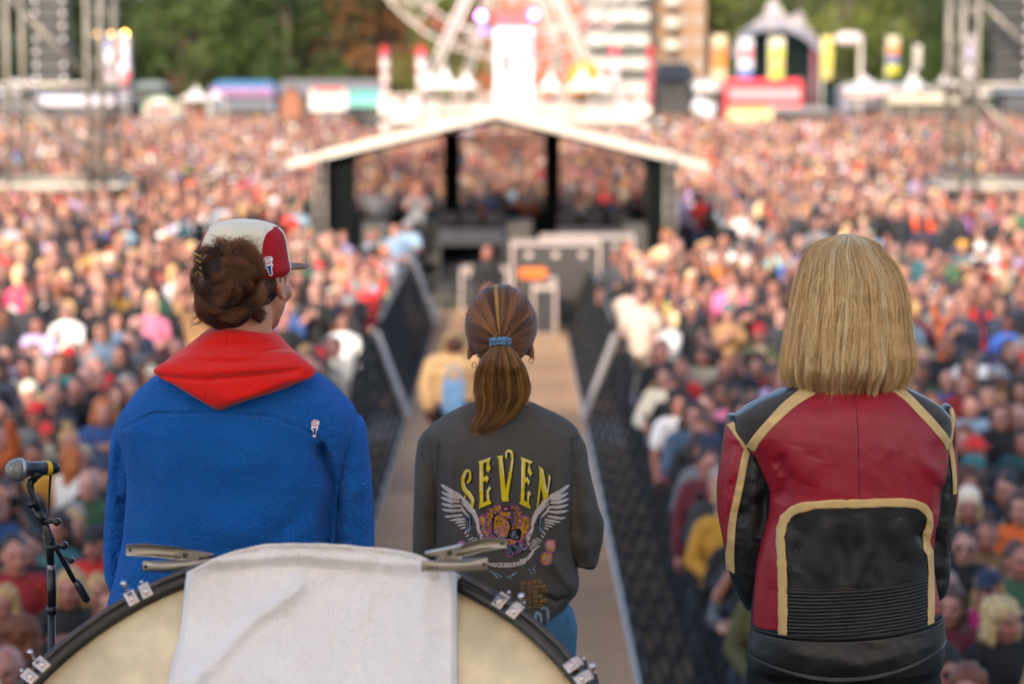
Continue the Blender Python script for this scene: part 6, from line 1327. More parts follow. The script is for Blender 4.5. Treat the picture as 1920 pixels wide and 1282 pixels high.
def tent():
    Yf, Yb = 50.0, 57.5; xl, xr = G(590, 50), G(1242, 50); zl = 2.98; zr = 3.82; xm = G(918, 50); r, T = thing('mixing_tent', 'white gabled mixing desk tent on truss legs at end of the aisle', 'tent', (xm, 53, 0))
    exl, exr = G(530, 50), G(1312, 50); ze = 2.78
    for (xa, za, xb, zb) in ((exl, ze, xm, zr), (xm, zr, exr, ze-.05)):
        P = np.array([[(xa+(xb-xa)*u, y, za+(zb-za)*u+.04*math.sin(u*3.1)-.22*(y-Yf)/(Yb-Yf)) for u in np.linspace(0, 1, 8)] for y in np.linspace(Yf, Yb, 6)]); sheet('roof_panel', P+np.array((0, 0, .04)), P, [WHT], parent=r).matrix_parent_inverse = T
        part(MB().bar((xa, Yf-.06, za-.03), (xb, Yf-.06, zb-.03), .10, .15), 'eave_beam', CREAM, r, T); part(MB().bar((xa, Yb+.06, za-.29), (xb, Yb+.06, zb-.29), .10, .14), 'eave_beam', CREAM, r, T)
    for x in (xl, xr):
        for y in (Yf, Yb):
            m = MB(); truss(m, (x, y, 0), (x, y, zl-.05), .22, .03); part(m, 'truss_leg', STEEL, r, T)
    for a, b in ((600, 654), (1200, 1238)):   # black side drapes, seen inside the front legs
        xa, xb = G(a, 50), G(b, 50); P = np.array([[(xa+(xb-xa)*u, 50.3+.04*math.sin(u*22), z) for u in np.linspace(0, 1, 30)] for z in np.linspace(0, 2.9, 8)]); sheet('side_drape', P, P+np.array((0, .01, 0)), [BLKC], parent=r).matrix_parent_inverse = T
    for x in (xl-.05, xr+.05):
        P = np.array([[(x+.03*math.sin(y*9), y, z) for y in np.linspace(Yf+.4, Yb, 60)] for z in np.linspace(0, 2.9, 6)]); sheet('side_wall', P, P+np.array((.01, 0, 0)), [BLKC], parent=r).matrix_parent_inverse = T
    for a, b in ((820, 850), (1008, 1036)): part(MB().box((G((a+b)/2, 57.2), 57.2, 1.6), ((b-a)/pxm(57.2), .3, 3.2)), 'rear_column', BLKC, r, T, bevel=.02)
    part(MB().box((xm, 53.6, .12), (xr-xl-.4, 6.6, .24)), 'riser', mat('riser_black', (.03, .03, .03), .8), r, T)
    part(MB().box((xm, 57.3, .75), (xr-xl-.3, .05, 1.0)), 'rear_skirt', BLKC, r, T)
    m3, n3, b3 = newmat('clear_pvc'); o3 = [x_ for x_ in n3.nodes if x_.type == 'OUTPUT_MATERIAL'][0]; t3 = N(n3, 'ShaderNodeBsdfTransparent'); t3.inputs[0].default_value = (.74, .72, .71, 1); g3 = N(n3, 'ShaderNodeBsdfGlossy', Roughness=.25); x3 = N(n3, 'ShaderNodeMixShader', Fac=.04); n3.links.new(t3.outputs[0], x3.inputs[1]); n3.links.new(g3.outputs[0], x3.inputs[2]); n3.links.new(x3.outputs[0], o3.inputs[0])
    for a, b in ((612, 820), (850, 1008), (1036, 1225)):
        xa, xb = G(a, 57.4), G(b, 57.4); P = np.array([[(xa+(xb-xa)*u, 57.4+.015*math.sin(u*9+z), z) for u in np.linspace(0, 1, 20)] for z in np.linspace(1.2, 3.2 if a == 850 else 2.8, 6)]); sheet('clear_window', P, P+np.array((0, .003, 0)), [m3], parent=r).matrix_parent_inverse = T
    # desks and racks
    def desk(px, Y, w_, h, lab, lit):
        x = G(px, Y); q, Tq = thing('mixing_desk', lab, 'mixing desk', (x, Y, .24)); part(MB().box((x, Y, .24+h-.06), (w_, .8, .10)), 'desk_top', DARKM, q, Tq, bevel=.02); part(MB().add([(x-w_/2+.05, Y-.35, .24+h), (x+w_/2-.05, Y-.35, .24+h), (x+w_/2-.05, Y+.3, .24+h+.22), (x-w_/2+.05, Y+.3, .24+h+.22), (x-w_/2+.05, Y+.32, .24+h), (x+w_/2-.05, Y+.32, .24+h)], [(0, 1, 2, 3), (3, 2, 5, 4), (0, 3, 4), (1, 5, 2), (0, 4, 5, 1)]), 'control_surface', mat('desk_face', (.06, .06, .07), .4, var=.5, scale=14, detail=1), q, Tq)
        for sx in (-1, 1): part(MB().box((x+sx*(w_/2-.08), Y, .24+(h-.1)/2), (.06, .7, h-.12)), 'leg', DARKM, q, Tq)
        for j in range(3 if lit else 0): part(MB().box((x-w_/3+j*w_/3, Y+.28, .24+h+.42), (.42, .04, .28)), 'screen', PHN, q, Tq, bevel=.01)
    desk(870, 51.6, 1.5, .85, 'black mixing desk with screens at left inside the white tent', 1); desk(1100, 52.0, 1.7, .85, 'black mixing desk with screens at right inside the white tent', 1); desk(730, 52.5, 1.2, .85, 'plain black side desk near the left drape of the tent', 0)
    for i, (px, Y, hh, lab) in enumerate(((690, 51.0, 1.3, 'tall black equipment rack just inside the left drape'), (960, 54.5, 1.1, 'black equipment rack in the middle of the tent rear'), (1180, 51.2, 1.25, 'tall black equipment rack just inside the right drape'), (790, 55.0, 1.1, 'low black equipment rack behind the left desk'))):
        x = G(px, Y); q, Tq = thing('equipment_rack', lab, 'rack', (x, Y, .24)); part(MB().box((x, Y, .24+hh/2), (.62, .6, hh)), 'case', DARKM, q, Tq, bevel=.02)
        for j in range(5): part(MB().box((x, Y-.31, .4+j*hh/5.6), (.50, .015, hh/7)), 'rack_unit', mat('rack_face', srgb('55524e'), .4, .4, var=.3), q, Tq)
tent()
def surroundings():
    CASE = mat('grey_laminate', srgb('2e2a28'), .6, var=.08); EDGE = mat('case_edge', srgb('c8b8b0'), .35, .5)
    MID = mat('worn_grey_case', srgb('7c726a'), .6, var=.1)
    def case(px0, px1, ytop, Y, dep, lab, z0=0, col=CASE, ribs=True):
        a, b = G(px0, Y), G(px1, Y); zt = CAMZ-(ytop-130)/pxm(Y); c = ((a+b)/2, Y+dep/2, (z0+zt)/2); q, Tq = thing('flight_case', lab, 'flight case', (c[0], c[1], z0)); w_, h = b-a, zt-z0
        part(MB().box(c, (w_-.03, dep-.03, h-.03)), 'body', col, q, Tq); m = MB()
        for sx in (-1, 1):
            for sy in (-1, 1): m.box((c[0]+sx*(w_/2-.02), c[1]+sy*(dep/2-.02), c[2]), (.045, .045, h))
            for sz in (-1, 1): m.box((c[0]+sx*(w_/2-.02), c[1], c[2]+sz*(h/2-.02)), (.05, dep, .05))
        for sy in (-1, 1):
            for sz in (-1, 1): m.box((c[0], c[1]+sy*(dep/2-.02), c[2]+sz*(h/2-.02)), (w_, .05, .05))
        part(m, 'edge_trim', EDGE, q, Tq)
        for sx in (-.3, 0, .3): part(MB().box((c[0]+sx*w_, c[1]-dep/2-.012, c[2]+h*.36), (.11, .02, .10)), 'latch', EDGE, q, Tq)
        return q
    case(945, 1112, 452, 44.0, .8, 'large grey flight case with pale metal edges at aisle end'); case(1000, 1175, 440, 47.5, .7, 'long low case with pale lid behind the large grey flight case')
    case(985, 1030, 520, 42.6, .5, 'dark upright case in front of the large grey flight case', col=DARKM)
    case(650, 760, 470, 49.0, .6, 'black case standing below the left side of the tent', col=DARKM); case(850, 940, 500, 47.0, .7, 'black case behind the crew member in black', col=DARKM)
    o = MB().box((0, 0, 0), (.50, .12, .20)).build('jacket_bundle', mat('orange_fabric', srgb('d06a28'), .8, var=.1), bevel=.05); o.location = P_(1000, 513, 42.5); tag(o, 'orange folded jacket lying on top of the dark upright case', 'jacket')
    # crew and guests standing inside the aisle and at its end
    def person(px, pyhead, Y, sp, lab, z=0, h=1.72, rot=0, pose=None):
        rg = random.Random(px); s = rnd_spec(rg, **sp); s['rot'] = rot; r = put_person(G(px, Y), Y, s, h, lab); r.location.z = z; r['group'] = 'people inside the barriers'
    hz = lambda py, Y: CAMZ-(py-130)/pxm(Y)-1.63
    person(900, 492, 41.0, dict(pose='front', hair='thin', hairc='brown', top='black', garment='sweater', glasses=False), 'person in black standing in front of the flight cases', z=0)
    person(770, 405, 47.5, dict(pose='phone', hair='short', hairc='ginger', top='grey', garment='T-shirt', glasses=False), 'person with ginger hair in grey raised above others beside tent', z=.75)
    person(752, 462, 46.5, dict(pose='lean', hair='short', hairc='dark brown', top='pale blue', garment='T-shirt', glasses=False), 'person in pale blue T-shirt leaning at left barrier end', z=.1)
    person(690, 458, 45.5, dict(pose='front', hair='short', hairc='brown', top='grey', garment='jacket', glasses=False), 'person in grey jacket left of the pale blue T-shirt', z=.0)
    person(608, 480, 45, dict(pose='front', hair='short', hairc='brown', top='brown', garment='jacket', glasses=False), 'person in brown jacket by the rail below the tent corner')
    person(548, 410, 54, dict(pose='lean', hair='short', hairc='blond', top='pale blue', garment='T-shirt', glasses=False), 'blond person leaning on rail left of the tent leg')
    # tan-dressed steward bending in the aisle with a blue bag; jacket colour lightened as if sunlit
    person(838, 640, 27.2, dict(pose='down', hair='long', hairc='blond', top='camel', garment='jacket', glasses=False, leg='16181c', wide=1.5, bright=1.0), 'person in camel jacket walking up the plywood aisle with blue bag', rot=.5, h=1.76)
    o = empty('shoulder_bag', P_(850, 745, 26.7)); tag(o, 'pale blue cloth bag hanging beside the person in tan', 'bag'); BB = mat('pale_blue_cloth', srgb('7fa8cc'), .9, var=.1)
    MB().box((0, 0, 0), (.26, .12, .40)).build('bag_body', BB, o, bevel=.06); MB().tube([(-.10, 0, .18), (-.04, 0, .36), (.04, 0, .36), (.10, 0, .18)], .018, 6).build('strap', BB, o)
    # cross barrier
    def fence_panel():
        r = empty('barrier_fence'); m = MB().tube([(-1.1, 0, .15), (-1.1, 0, 1.1), (1.1, 0, 1.1), (1.1, 0, .15), (-1.1, 0, .15)], .028, 6); m.build('frame', STEEL, r)
        me = None
        for i in range(14):
            if me is None: o = MB().tube([(0, 0, .15), (0, 0, 1.1)], .011, 5).build('bar', STEEL, r); me = o
            else: o = me.copy(); COL.objects.link(o); o.parent = r
            o.location = (-1.0+i*2/13, 0, 0)
        for s in (-.9, .9): MB().bar((s, -.3, .03), (s, .3, .03), .04, .03).build('foot', STEEL, r)
        return r
    p0 = fence_panel(); first = True; k = {-1: 0, 1: 0}
    for side in (-1, 1):
        for i in range(4):
            if first: o = p0; first = False
            else:
                o = p0.copy(); COL.objects.link(o)
                for ch in p0.children: c = ch.copy(); COL.objects.link(c); c.parent = o
            o.location = (side*(5.5+i*2.25)-.2, 49.5, 0); tag(o, f'grey steel barred fence panel, {ORD[i+1]} {"left" if side < 0 else "right"} of the mixing tent', 'fence panel', 'steel fence panels across the crowd beside the tent')
surroundings()
# ================================================================== delay towers
def towers():
    for side, lab in ((-1, 'left'), (1, 'right')):
        Y = 61.0; f = lambda px: G(px, Y) if side < 0 else G(px, Y)
        xs = (G(12, Y), G(175, Y)) if side < 0 else (G(1794, Y), G(1955, Y)); xc = sum(xs)/2
        zl = lambda py: CAMZ-(py-130)/pxm(Y)
        r, T = thing('scaffold_tower', f'grey scaffold tower with loudspeaker column at {lab} edge of the view', 'scaffold tower', (xc, Y+1, 0))
        for i, x in enumerate(xs):
            for y in (Y, Y+2.0):
                m = MB(); truss(m, (x, y, 0), (x, y, 9.0), .36, .05, 14) if ((i == 1) == (side < 0)) else m.tube([(x, y, 0), (x, y, 9)], .07, 8); part(m, 'upright', STEEL, r, T)
        for z in (zl(162), zl(336), zl(352), 7.4, .4):
            for y in (Y, Y+2.0): part(MB().tube([(xs[0]-.6, y, z), (xs[1]+.6, y, z)], .07 if z != zl(352) else .09, 8), 'ledger', STEEL, r, T)
        part(MB().box((xc, Y+1, zl(345)), (xs[1]-xs[0]+1.3, 2.1, .08)), 'deck', CREAM, r, T)
        part(MB().box((xc, Y+1, zl(158)), (xs[1]-xs[0]+1.0, 2.1, .06)), 'deck', CREAM, r, T)
        part(MB().box((xc, Y+.6, .75), (xs[1]-xs[0]+.6, 1.2, 1.35)), 'base_skirt', DARKM, r, T)
        a, b = xs
        dg = [((a, zl(-10)), (b, zl(158))), ((a, zl(165)), (b, zl(330)))] if side < 0 else [((a, zl(-10)), (b, zl(140))), ((a, zl(165)), (b, zl(330)))]
        for k, ((xa, za), (xb, zb)) in enumerate(dg):
            part(MB().tube([(xa, Y-.07, za), (xb, Y-.07, zb)], .065, 8), 'brace', STEEL, r, T); part(MB().tube([(xa, Y+2.07, za), (xb, Y+2.07, zb)], .055, 8), 'brace', STEEL, r, T)
        # line array
        px0 = 82 if side < 0 else 1882; xa = G(px0, Y); q, Tq = thing('line_array', f'hanging black loudspeaker column on the {lab} scaffold tower', 'loudspeaker', (xa, Y+.9, 4.3))
        for k in range(13):
            z = 4.35+k*.325; o = part(MB().box((xa, Y+.9, z+.13), (.92, .5, .28)), 'speaker_box', DARKM, q, Tq, bevel=.02)
            for sx in ((.36,) if side > 0 else (.36, -.34)): part(MB().lathe([(0, -.03), (.05, -.025), (.06, 0), (.05, .02), (0, .03)], 10, c=(xa+sx, Y+.63, z+.13), R=np.array(Matrix.Rotation(math.pi/2, 3, 'X'))), 'rigging_plate', mat('bright_steel', (.8, .76, .72), .35, .7), q, Tq)
towers()
# ================================================================== fairground and stalls behind the crowd
_LN = {}
def lin(c):
    if c not in _LN: _LN[c] = mat('paint_'+c, tuple(np.array(srgb(c))*.6), .6, var=.06, scale=1.5)
    return _LN[c]
def emis(name, c, s): return mat(name, srgb(c), .5, var=0, emit=(*srgb(c), s))
def pagoda(px, py_top, py_bot, Y, wpx, lab, col='f4efe8', group='white peaked tents'):
    m_ = pxm(Y); x = G(px, Y); w_ = wpx/m_; zt = CAMZ-(py_top-130)/m_; ze = CAMZ-(py_bot-130)/m_; r, T = thing('peaked_tent', lab, 'tent', (x, Y, 0), group)
    V = []; n = 24; rows = 8; F = []
    for j in range(rows+1):
        t = j/rows; rr = (w_/2)*(1-t)**1.7+.03; z = ze+(zt-ze)*t
        for i in range(n):
            a = 2*math.pi*i/n; q = 1/max(abs(math.cos(a)), abs(math.sin(a))); q = 1+(q-1)*(1-t); V.append((x+rr*math.cos(a)*q, Y+rr*math.sin(a)*q, z))
    for j in range(rows):
        for i in range(n): F.append((j*n+i, j*n+(i+1) % n, (j+1)*n+(i+1) % n, (j+1)*n+i))
    F.append(tuple(range(n-1, -1, -1))); part(MB().add(V, F, True), 'canopy', lin(col), r, T)
    for sx in (-1, 1):
        for sy in (-1, 1): part(MB().tube([(x+sx*w_*.48, Y+sy*w_*.48, 0), (x+sx*w_*.48, Y+sy*w_*.48, ze)], .06, 6), 'pole', CREAM, r, T)
    return r
def stall(px0, px1, ytop, yeave, ybot, Y, lab, roofc, bodyc, fascia=None, name='market_stall', dep=4):
    m_ = pxm(Y); a, b = G(px0, Y), G(px1, Y); z = lambda py: CAMZ-(py-130)/m_; zt, ze = z(ytop), z(yeave); x = (a+b)/2; r, T = thing(name, lab, 'stall', (x, Y+dep/2, 0)); w_ = b-a
    part(MB().box((x, Y+dep/2+.1, ze/2), (w_-.2, dep-.4, ze)), 'body', lin(bodyc), r, T)
    part(MB().add([(a, Y-.3, ze), (b, Y-.3, ze), (b, Y+dep, ze), (a, Y+dep, ze), (a+.4, Y+dep/2, zt), (b-.4, Y+dep/2, zt)], [(0, 1, 5, 4), (1, 2, 5), (2, 3, 4, 5), (3, 0, 4), (3, 2, 1, 0)]), 'roof', lin(roofc), r, T)
    if fascia: part(MB().box((x, Y-.34, ze-.15), (w_*.96, .08, .55)), 'fascia', lin(fascia), r, T)
    part(MB().box((x, Y+.22, ze*.42), (w_*.8, .12, ze*.5)), 'serving_hatch', DARKM, r, T); part(MB().box((x, Y+.05, ze*.22), (w_*.84, .4, .1)), 'counter', CREAM, r, T)
    return r
def flag(px, y0, y1, Y, wpx, cols, lab, pole_to=None):
    m_ = pxm(Y); x = G(px, Y); z = lambda py: CAMZ-(py-130)/m_; r, T = thing('feather_flag', lab, 'flag', (x, Y, 0), 'tall banner flags on poles'); w_ = wpx/m_
    part(MB().tube([(x-w_/2, Y, 0), (x-w_/2, Y, z(y0)+.1)], .05, 6), 'pole', CREAM, r, T); n = len(cols)
    for i, c in enumerate(cols):
        za, zb = z(y0)+(z(y1)-z(y0))*i/n, z(y0)+(z(y1)-z(y0))*(i+1)/n
        P = np.array([[(x-w_/2+w_*u, Y+.08*math.sin(u*4+zz), zz) for u in np.linspace(0, 1, 6)] for zz in np.linspace(zb, za, 5)]); sheet('flag_cloth', P, P+np.array((0, .01, 0)), [lin(c)], parent=r).matrix_parent_inverse = T
def fair():
    Y = 150.0; m_ = pxm(Y); z = lambda py, Y=Y: CAMZ-(py-130)/pxm(Y); X = lambda px: G(px, Y)
    # big wheel
    r, T = thing('big_wheel', 'cream and red big wheel with lattice legs behind the mixing tent', 'fairground wheel', (X(950), Y+4, 0))
    W1 = mat('wheel_cream', srgb('c6bcb4'), .5, var=.08); W2 = mat('wheel_red', srgb('b05058'), .5, var=.05)
    part(MB().box((X(952), Y+2, z(203)), (X(1203)-X(702), 5, .45)), 'platform', W1, r, T)
    for a, b in ((702, 722), (1183, 1203)): part(MB().box((X((a+b)/2), Y-.4, z(200)/2), ((b-a)/m_, .5, z(200))), 'platform_leg', W1, r, T)
    part(MB().box((X(952), Y-.55, z(222)), (X(1203)-X(702), .2, .42)), 'platform_beam', W1, r, T)
    for i in range(34): x = X(706+i*14.9); part(MB().box((x, Y-.5, z(190)), (.09, .08, .75)), 'railing_post', W2 if i % 2 else W1, r, T)
    part(MB().box((X(952), Y-.5, z(178)), (X(1203)-X(702), .1, .10)), 'hand_rail', W1, r, T)
    for i in range(12): x = X(722+i*41.5); part(MB().box((x, Y-.45, z(191)), (.9, .05, .5)), 'railing_panel', lin(['f0d4d4', 'c8d8ec', 'f4ecec', 'e8b8bc'][i % 4]), r, T)
    hub = Vector((X(948), Y+3, z(-190)))
    for px, py in ((768, 200), (846, 200), (1062, 200), (1120, 200)):
        m = MB(); truss(m, (X(px), Y+1.2 if px in (768, 1120) else Y+5, z(py)), hub, .46, .10, 22); part(m, 'support_leg', W1, r, T)
    R1 = 300/m_; n = 24
    for k, rr in enumerate((R1, R1*.86)):
        for yy in (-1.0, 1.0): part(MB().tube([hub+Vector((rr*math.cos(a), yy, rr*math.sin(a))) for a in np.linspace(0, 2*math.pi, 73)], .07, 6, cap=False), 'rim', W1, r, T)
    for k in range(n):
        a = 2*math.pi*(k+.5)/n; m = MB()
        for yy in (-1, 1): m.tube([hub+Vector((0, yy, 0)), hub+Vector((R1*math.cos(a), yy, R1*math.sin(a)))], .045, 5)
        part(m, 'spoke', W1, r, T); m = MB(); p = lambda f, g, yy: hub+Vector((R1*f*math.cos(a+g), yy, R1*f*math.sin(a+g)))
        m.tube([p(1, 0, -1), p(.86, 2*math.pi/n, -1)], .05, 5); m.tube([p(.86, 0, -1), p(1, 2*math.pi/n, -1)], .05, 5); part(m, 'rim_lattice', W2 if k % 2 else W1, r, T)
        c = p(1.08, 0, 0); 
        if c.z > z(-60):
            g = MB().lathe([(0, -.9), (.75, -.8), (.85, -.1), (.80, 0)], 14, c=c+Vector((0, 0, -.4))); part(g, 'gondola', lin(['f2ece8', 'e8d0d0'][k % 2]), r, T); part(MB().lathe([(1.0, .0), (.9, .25), (.1, .7), (0, .7)], 14, c=c+Vector((0, 0, .2))), 'gondola_roof', W2 if k % 3 == 0 else W1, r, T)
    part(MB().box((X(950), Y+.6, (z(28)+z(200))/2), (2.3, .8, z(28)-z(200))), 'front_tower', mat('tower_white', srgb('d8d3d4'), .5, var=.03), r, T)
    for (px, py, w_, h, c) in ((950, 40, 2.34, .9, 'd86464'), (936, 118, .5, 1.3, 'd8505c'), (974, 95, .45, 1.8, '90a8d8'), (968, 130, .35, 1.4, 'd860a0'), (950, 70, 1.8, .35, 'c8d4ec'), (940, 165, .8, .4, 'e8a0a8')): part(MB().box((X(px), Y+.16, z(py)), (w_, .06, h)), 'tower_sign', lin(c), r, T)
    for px, w_, c in ((712, 14, 'b88494'), (780, 18, 'd090a0'), (1137, 18, 'd094a4'), (1203, 11, 'b04850')):
        part(MB().tube([(X(px), Y-.2, z(200)), (X(px), Y-.2, z(98))], w_/m_/2, 12), 'striped_column', W1 if px != 1203 else W2, r, T)
        for j in range(4): part(MB().tube([(X(px), Y-.2, z(190-j*26)), (X(px), Y-.2, z(180-j*26))], w_/m_/2+.03, 12), 'column_band', lin(c), r, T)
        part(MB().ell((X(px), Y-.2, z(98)), (w_/m_*.6, w_/m_*.6, .35)), 'column_cap', lin('e02c34'), r, T)
    for px, wp in ((822, 60), (862, 50), (795, 40)): pagoda(px, 118+abs(px-822)*.3, 165, Y-1.5, wp, {822: 'tallest white peak left of wheel tower', 862: 'smaller white peak right beside the tallest left one', 795: 'lowest white peak at the left end of the row'}[px])
    for px, wp in ((1018, 46), (1078, 66), (1112, 40)): pagoda(px, 128 if px != 1078 else 122, 168, Y-1.5, wp, {1018: 'white peak just right of the wheel tower', 1078: 'white peak in front of the orange dome', 1112: 'white peak at right end below orange dome'}[px])
    q, Tq = thing('orange_dome', 'bright orange dome behind white peaked tents', 'dome', (X(1082), Y+1.2, z(165))); part(MB().ell((X(1082), Y+1.2, z(155)), (34/m_, .9, 40/m_), None, 24, 14), 'dome_shell', lin('e8a41c'), q, Tq)
    for px, py, c, s in ((902, 30, 'd040f0', 30), (1001, 28, 'e050d8', 14), (908, 58, '7868c8', .8)):
        o = MB().ell(P_(px, py, Y-1), (.22, .22, .22)).build('wheel_lamp', emis('lamp_'+c, c, s)); tag(o, {902: 'bright magenta lamp left of the wheel tower', 1001: 'fainter magenta lamp right of the wheel tower', 908: 'dim violet lamp below the bright magenta one'}[px], 'lamp')
    # stalls, left to right
    stall(-10, 60, 150, 176, 210, 158, 'white roofed stall behind the left scaffold tower', 'dedad8', '6c6c70'); stall(60, 235, 176, 184, 212, 155, 'long low white awning left of the banner tower', 'e4e0ea', '75727c', 'ebe6f0')
    stall(240, 302, 153, 165, 205, 160, 'grey green roofed stall right of the banner tower', 'a4ac9c', '50504c'); stall(385, 508, 152, 168, 205, 160, 'stall with blue roof and purple fascia', '5f9ac8', '8890a0', 'a878a8'); stall(505, 708, 150, 178, 218, 165, 'wide grey roofed stall behind the wooden hut', '8d8888', '47474a')
    stall(635, 712, 168, 186, 215, 150, 'stall with turquoise roof next to the big wheel', '7ad0bc', '5a5a5c', '8ad8c8')
    stall(1215, 1290, 118, 150, 232, 162, 'dark roofed stall right of the big wheel', '38393c', '2c2d30'); stall(1282, 1345, 148, 158, 232, 158, 'stall with white sign board left of the red bus', 'd8d4d0', '38383c', 'f4f0ee'); stall(1440, 1545, 200, 210, 236, 148, 'long low grey awning in front of the red bus', 'b8b0a4', '2c2c2c')
    stall(1560, 1690, 158, 170, 200, 165, 'row of white booths with coloured posters right of grey tent', 'ece8ea', 'b8b4c0', 'f0c8c4'); stall(1640, 1785, 172, 180, 202, 158, 'long beige awning below the white peaked tents', 'd8c8b0', '80766c', 'e0d4bc'); stall(1860, 1960, 160, 172, 210, 160, 'pale blue stall at the right edge behind the tower', 'c0ccd8', '505258')
    pagoda(362, 160, 186, 152, 62, 'small white peaked tent right of the arch sign'); pagoda(398, 168, 184, 154, 34, 'smaller white peaked tent beside the blue roofed stall'); pagoda(1690, 130, 168, 160, 66, 'left white peak on the right side of the fair'); pagoda(1752, 128, 168, 160, 60, 'right white peak on the right side of the fair'); pagoda(1600, 140, 162, 172, 80, 'broad white tent top behind the booths')
    # banner tower
    Yb = 152; X2 = lambda px: G(px, Yb); z2 = lambda py: z(py, Yb); r, T = thing('banner_tower', 'white, blue and red printed banner tower with bulbs on top', 'banner tower', (X2(214), Yb, 0)); part(MB().box((X2(214), Yb, z2(170)/1+ (z2(66)-z2(170))/2), (50/pxm(Yb), 1.2, z2(66)-z2(170))), 'banner', mat('banner_white', srgb('ccc4cc'), .6, var=.03), r, T)
    for (px, py, w_, h, c, an) in ((200, 85, .45, 1.1, '8ca0dc', .3), (222, 100, .4, 1.3, 'e07c84', -.4), (232, 150, .5, 1.2, 'e06468', .2), (206, 135, .5, .8, 'd8b8c4', .8), (202, 160, .4, .5, '7890d0', 0), (228, 80, .4, .7, 'e89898', .5)): part(MB().box((X2(px), Yb-.62, z2(py)), (w_, .03, h), R=np.array(Matrix.Rotation(an, 3, 'Y'))), 'banner_print', lin(c), r, T)
    for sx in (-.7, .7): part(MB().tube([(X2(214)+sx, Yb, 0), (X2(214)+sx, Yb, z2(66))], .07, 6), 'leg', CREAM, r, T)
    for px in (186, 209, 235): part(MB().ell((X2(px), Yb-.6, z2(65)), (.12, .12, .12)), 'bulb', emis('warm_bulb', 'ffb050', 9), r, T)
    # arch sign, wooden hut, white sign
    Ya = 146; r, T = thing('arch_sign', 'round topped stall sign, green edge, white field and red letters', 'sign', (G(300, Ya), Ya, 0)); c = P_(300, 214, Ya); k = 1/pxm(Ya)
    for rr, cc, dy in ((33, '9cc49c', 0), (27, 'f0e8e4', -.05)): part(MB().add([(c[0]+rr*k*math.cos(a), c[1]+dy+e, c[2]+rr*k*math.sin(a)) for e in (0, .1) for a in np.linspace(0, math.pi, 21)], [tuple(range(20, -1, -1)), tuple(range(21, 42))]+[(i, i+1, i+22, i+21) for i in range(20)]+[(20, 0, 21, 41)]), 'arch_board', lin(cc), r, T)
    for i in range(4): part(MB().box((c[0]+(i-1.5)*.38, c[1]-.1, c[2]+.33), (.26, .05, .55)), 'letter', lin('d82c30'), r, T)
    part(MB().box((c[0], c[1]+.5, c[2]/2), (2.0, 1.0, c[2])), 'booth', lin('8c8884'), r, T)
    Yh = 148; r, T = thing('wooden_hut', 'small brown wooden hut with steep gable', 'hut', (G(536, Yh), Yh, 0)); a, b = G(517, Yh), G(556, Yh); zt, ze = z(162, Yh), z(188, Yh); part(MB().add([(a, Yh, 0), (b, Yh, 0), (b, Yh, ze), ((a+b)/2, Yh, zt), (a, Yh, ze)]+[(a, Yh+2, 0), (b, Yh+2, 0), (b, Yh+2, ze), ((a+b)/2, Yh+2, zt), (a, Yh+2, ze)], [(0, 1, 2, 3, 4), (9, 8, 7, 6, 5), (0, 5, 6, 1), (1, 6, 7, 2), (4, 9, 5, 0)]), 'wall', lin('a0603c'), r, T); part(MB().bar((a-.1, Yh+1, ze-.05), ((a+b)/2, Yh+1, zt+.06), 2.3, .08).bar(((a+b)/2, Yh+1, zt+.06), (b+.1, Yh+1, ze-.05), 2.3, .08), 'roof', lin('8c5438'), r, T); part(MB().box(((a+b)/2, Yh-.05, .9), (.7, .06, 1.6)), 'door', DARKM, r, T)
    for (a, b, y0, y1, c, lab, c2) in ((572, 640, 164, 210, 'f4ece6', 'white sign board with red top strip left of turquoise stall', 'e04c44'), (1347, 1430, 200, 234, 'f0dc9c', 'lit cream and yellow sign board in front of the red bus', 'f0b050'), (1282, 1322, 184, 216, 'e8e8f0', 'tilted white panel left of the red bus', 'd8d8e0')):
        Ys = 147; r, T = thing('sign_board', lab, 'sign', (G((a+b)/2, Ys), Ys, 0)); zz = (z(y0, Ys)+z(y1, Ys))/2; hh = z(y0, Ys)-z(y1, Ys); ang = .5 if a == 1282 else 0; part(MB().box((G((a+b)/2, Ys), Ys, zz), ((b-a)/pxm(Ys), .12, hh*.8), R=np.array(Matrix.Rotation(ang, 3, 'Y'))), 'board', lin(c), r, T); part(MB().box((G((a+b)/2, Ys), Ys-.02, zz+hh*.38), ((b-a)/pxm(Ys)*.8, .13, hh*.2), R=np.array(Matrix.Rotation(ang, 3, 'Y'))), 'board_strip', lin(c2), r, T)
        for s in (-.4, .4): part(MB().tube([(G((a+b)/2, Ys)+s, Ys+.1, 0), (G((a+b)/2, Ys)+s, Ys+.1, zz)], .05, 6), 'post', CREAM, r, T)
    # double-deck bus
    Yu = 152; k = pxm(Yu); xa, xb = G(1342, Yu), G(1488, Yu); z0, z1 = z(214, Yu)-.4, z(151, Yu); r, T = thing('double_decker_bus', 'red double-decker bus parked behind the crowd', 'bus', ((xa+xb)/2, Yu+1.2, 0)); RB = mat('bus_red', srgb('c81c28'), .35, var=.04, coat=.4); GL = mat('bus_glass', srgb('8c8a90'), .15)
    part(MB().box(((xa+xb)/2, Yu+1.2, (z1+.4)/2+.1), (xb-xa, 2.4, z1-.4)), 'body', RB, r, T, bevel=.25)
    for zz, hh in ((z(176, Yu), .62), (z(205, Yu)-.1, .7)):
        for i in range(6): x = xa+.45+i*(xb-xa-.5)/6; part(MB().box((x+.2, Yu-.02, zz), ((xb-xa)/6-.14, .05, hh)), 'window', GL, r, T, bevel=.02)
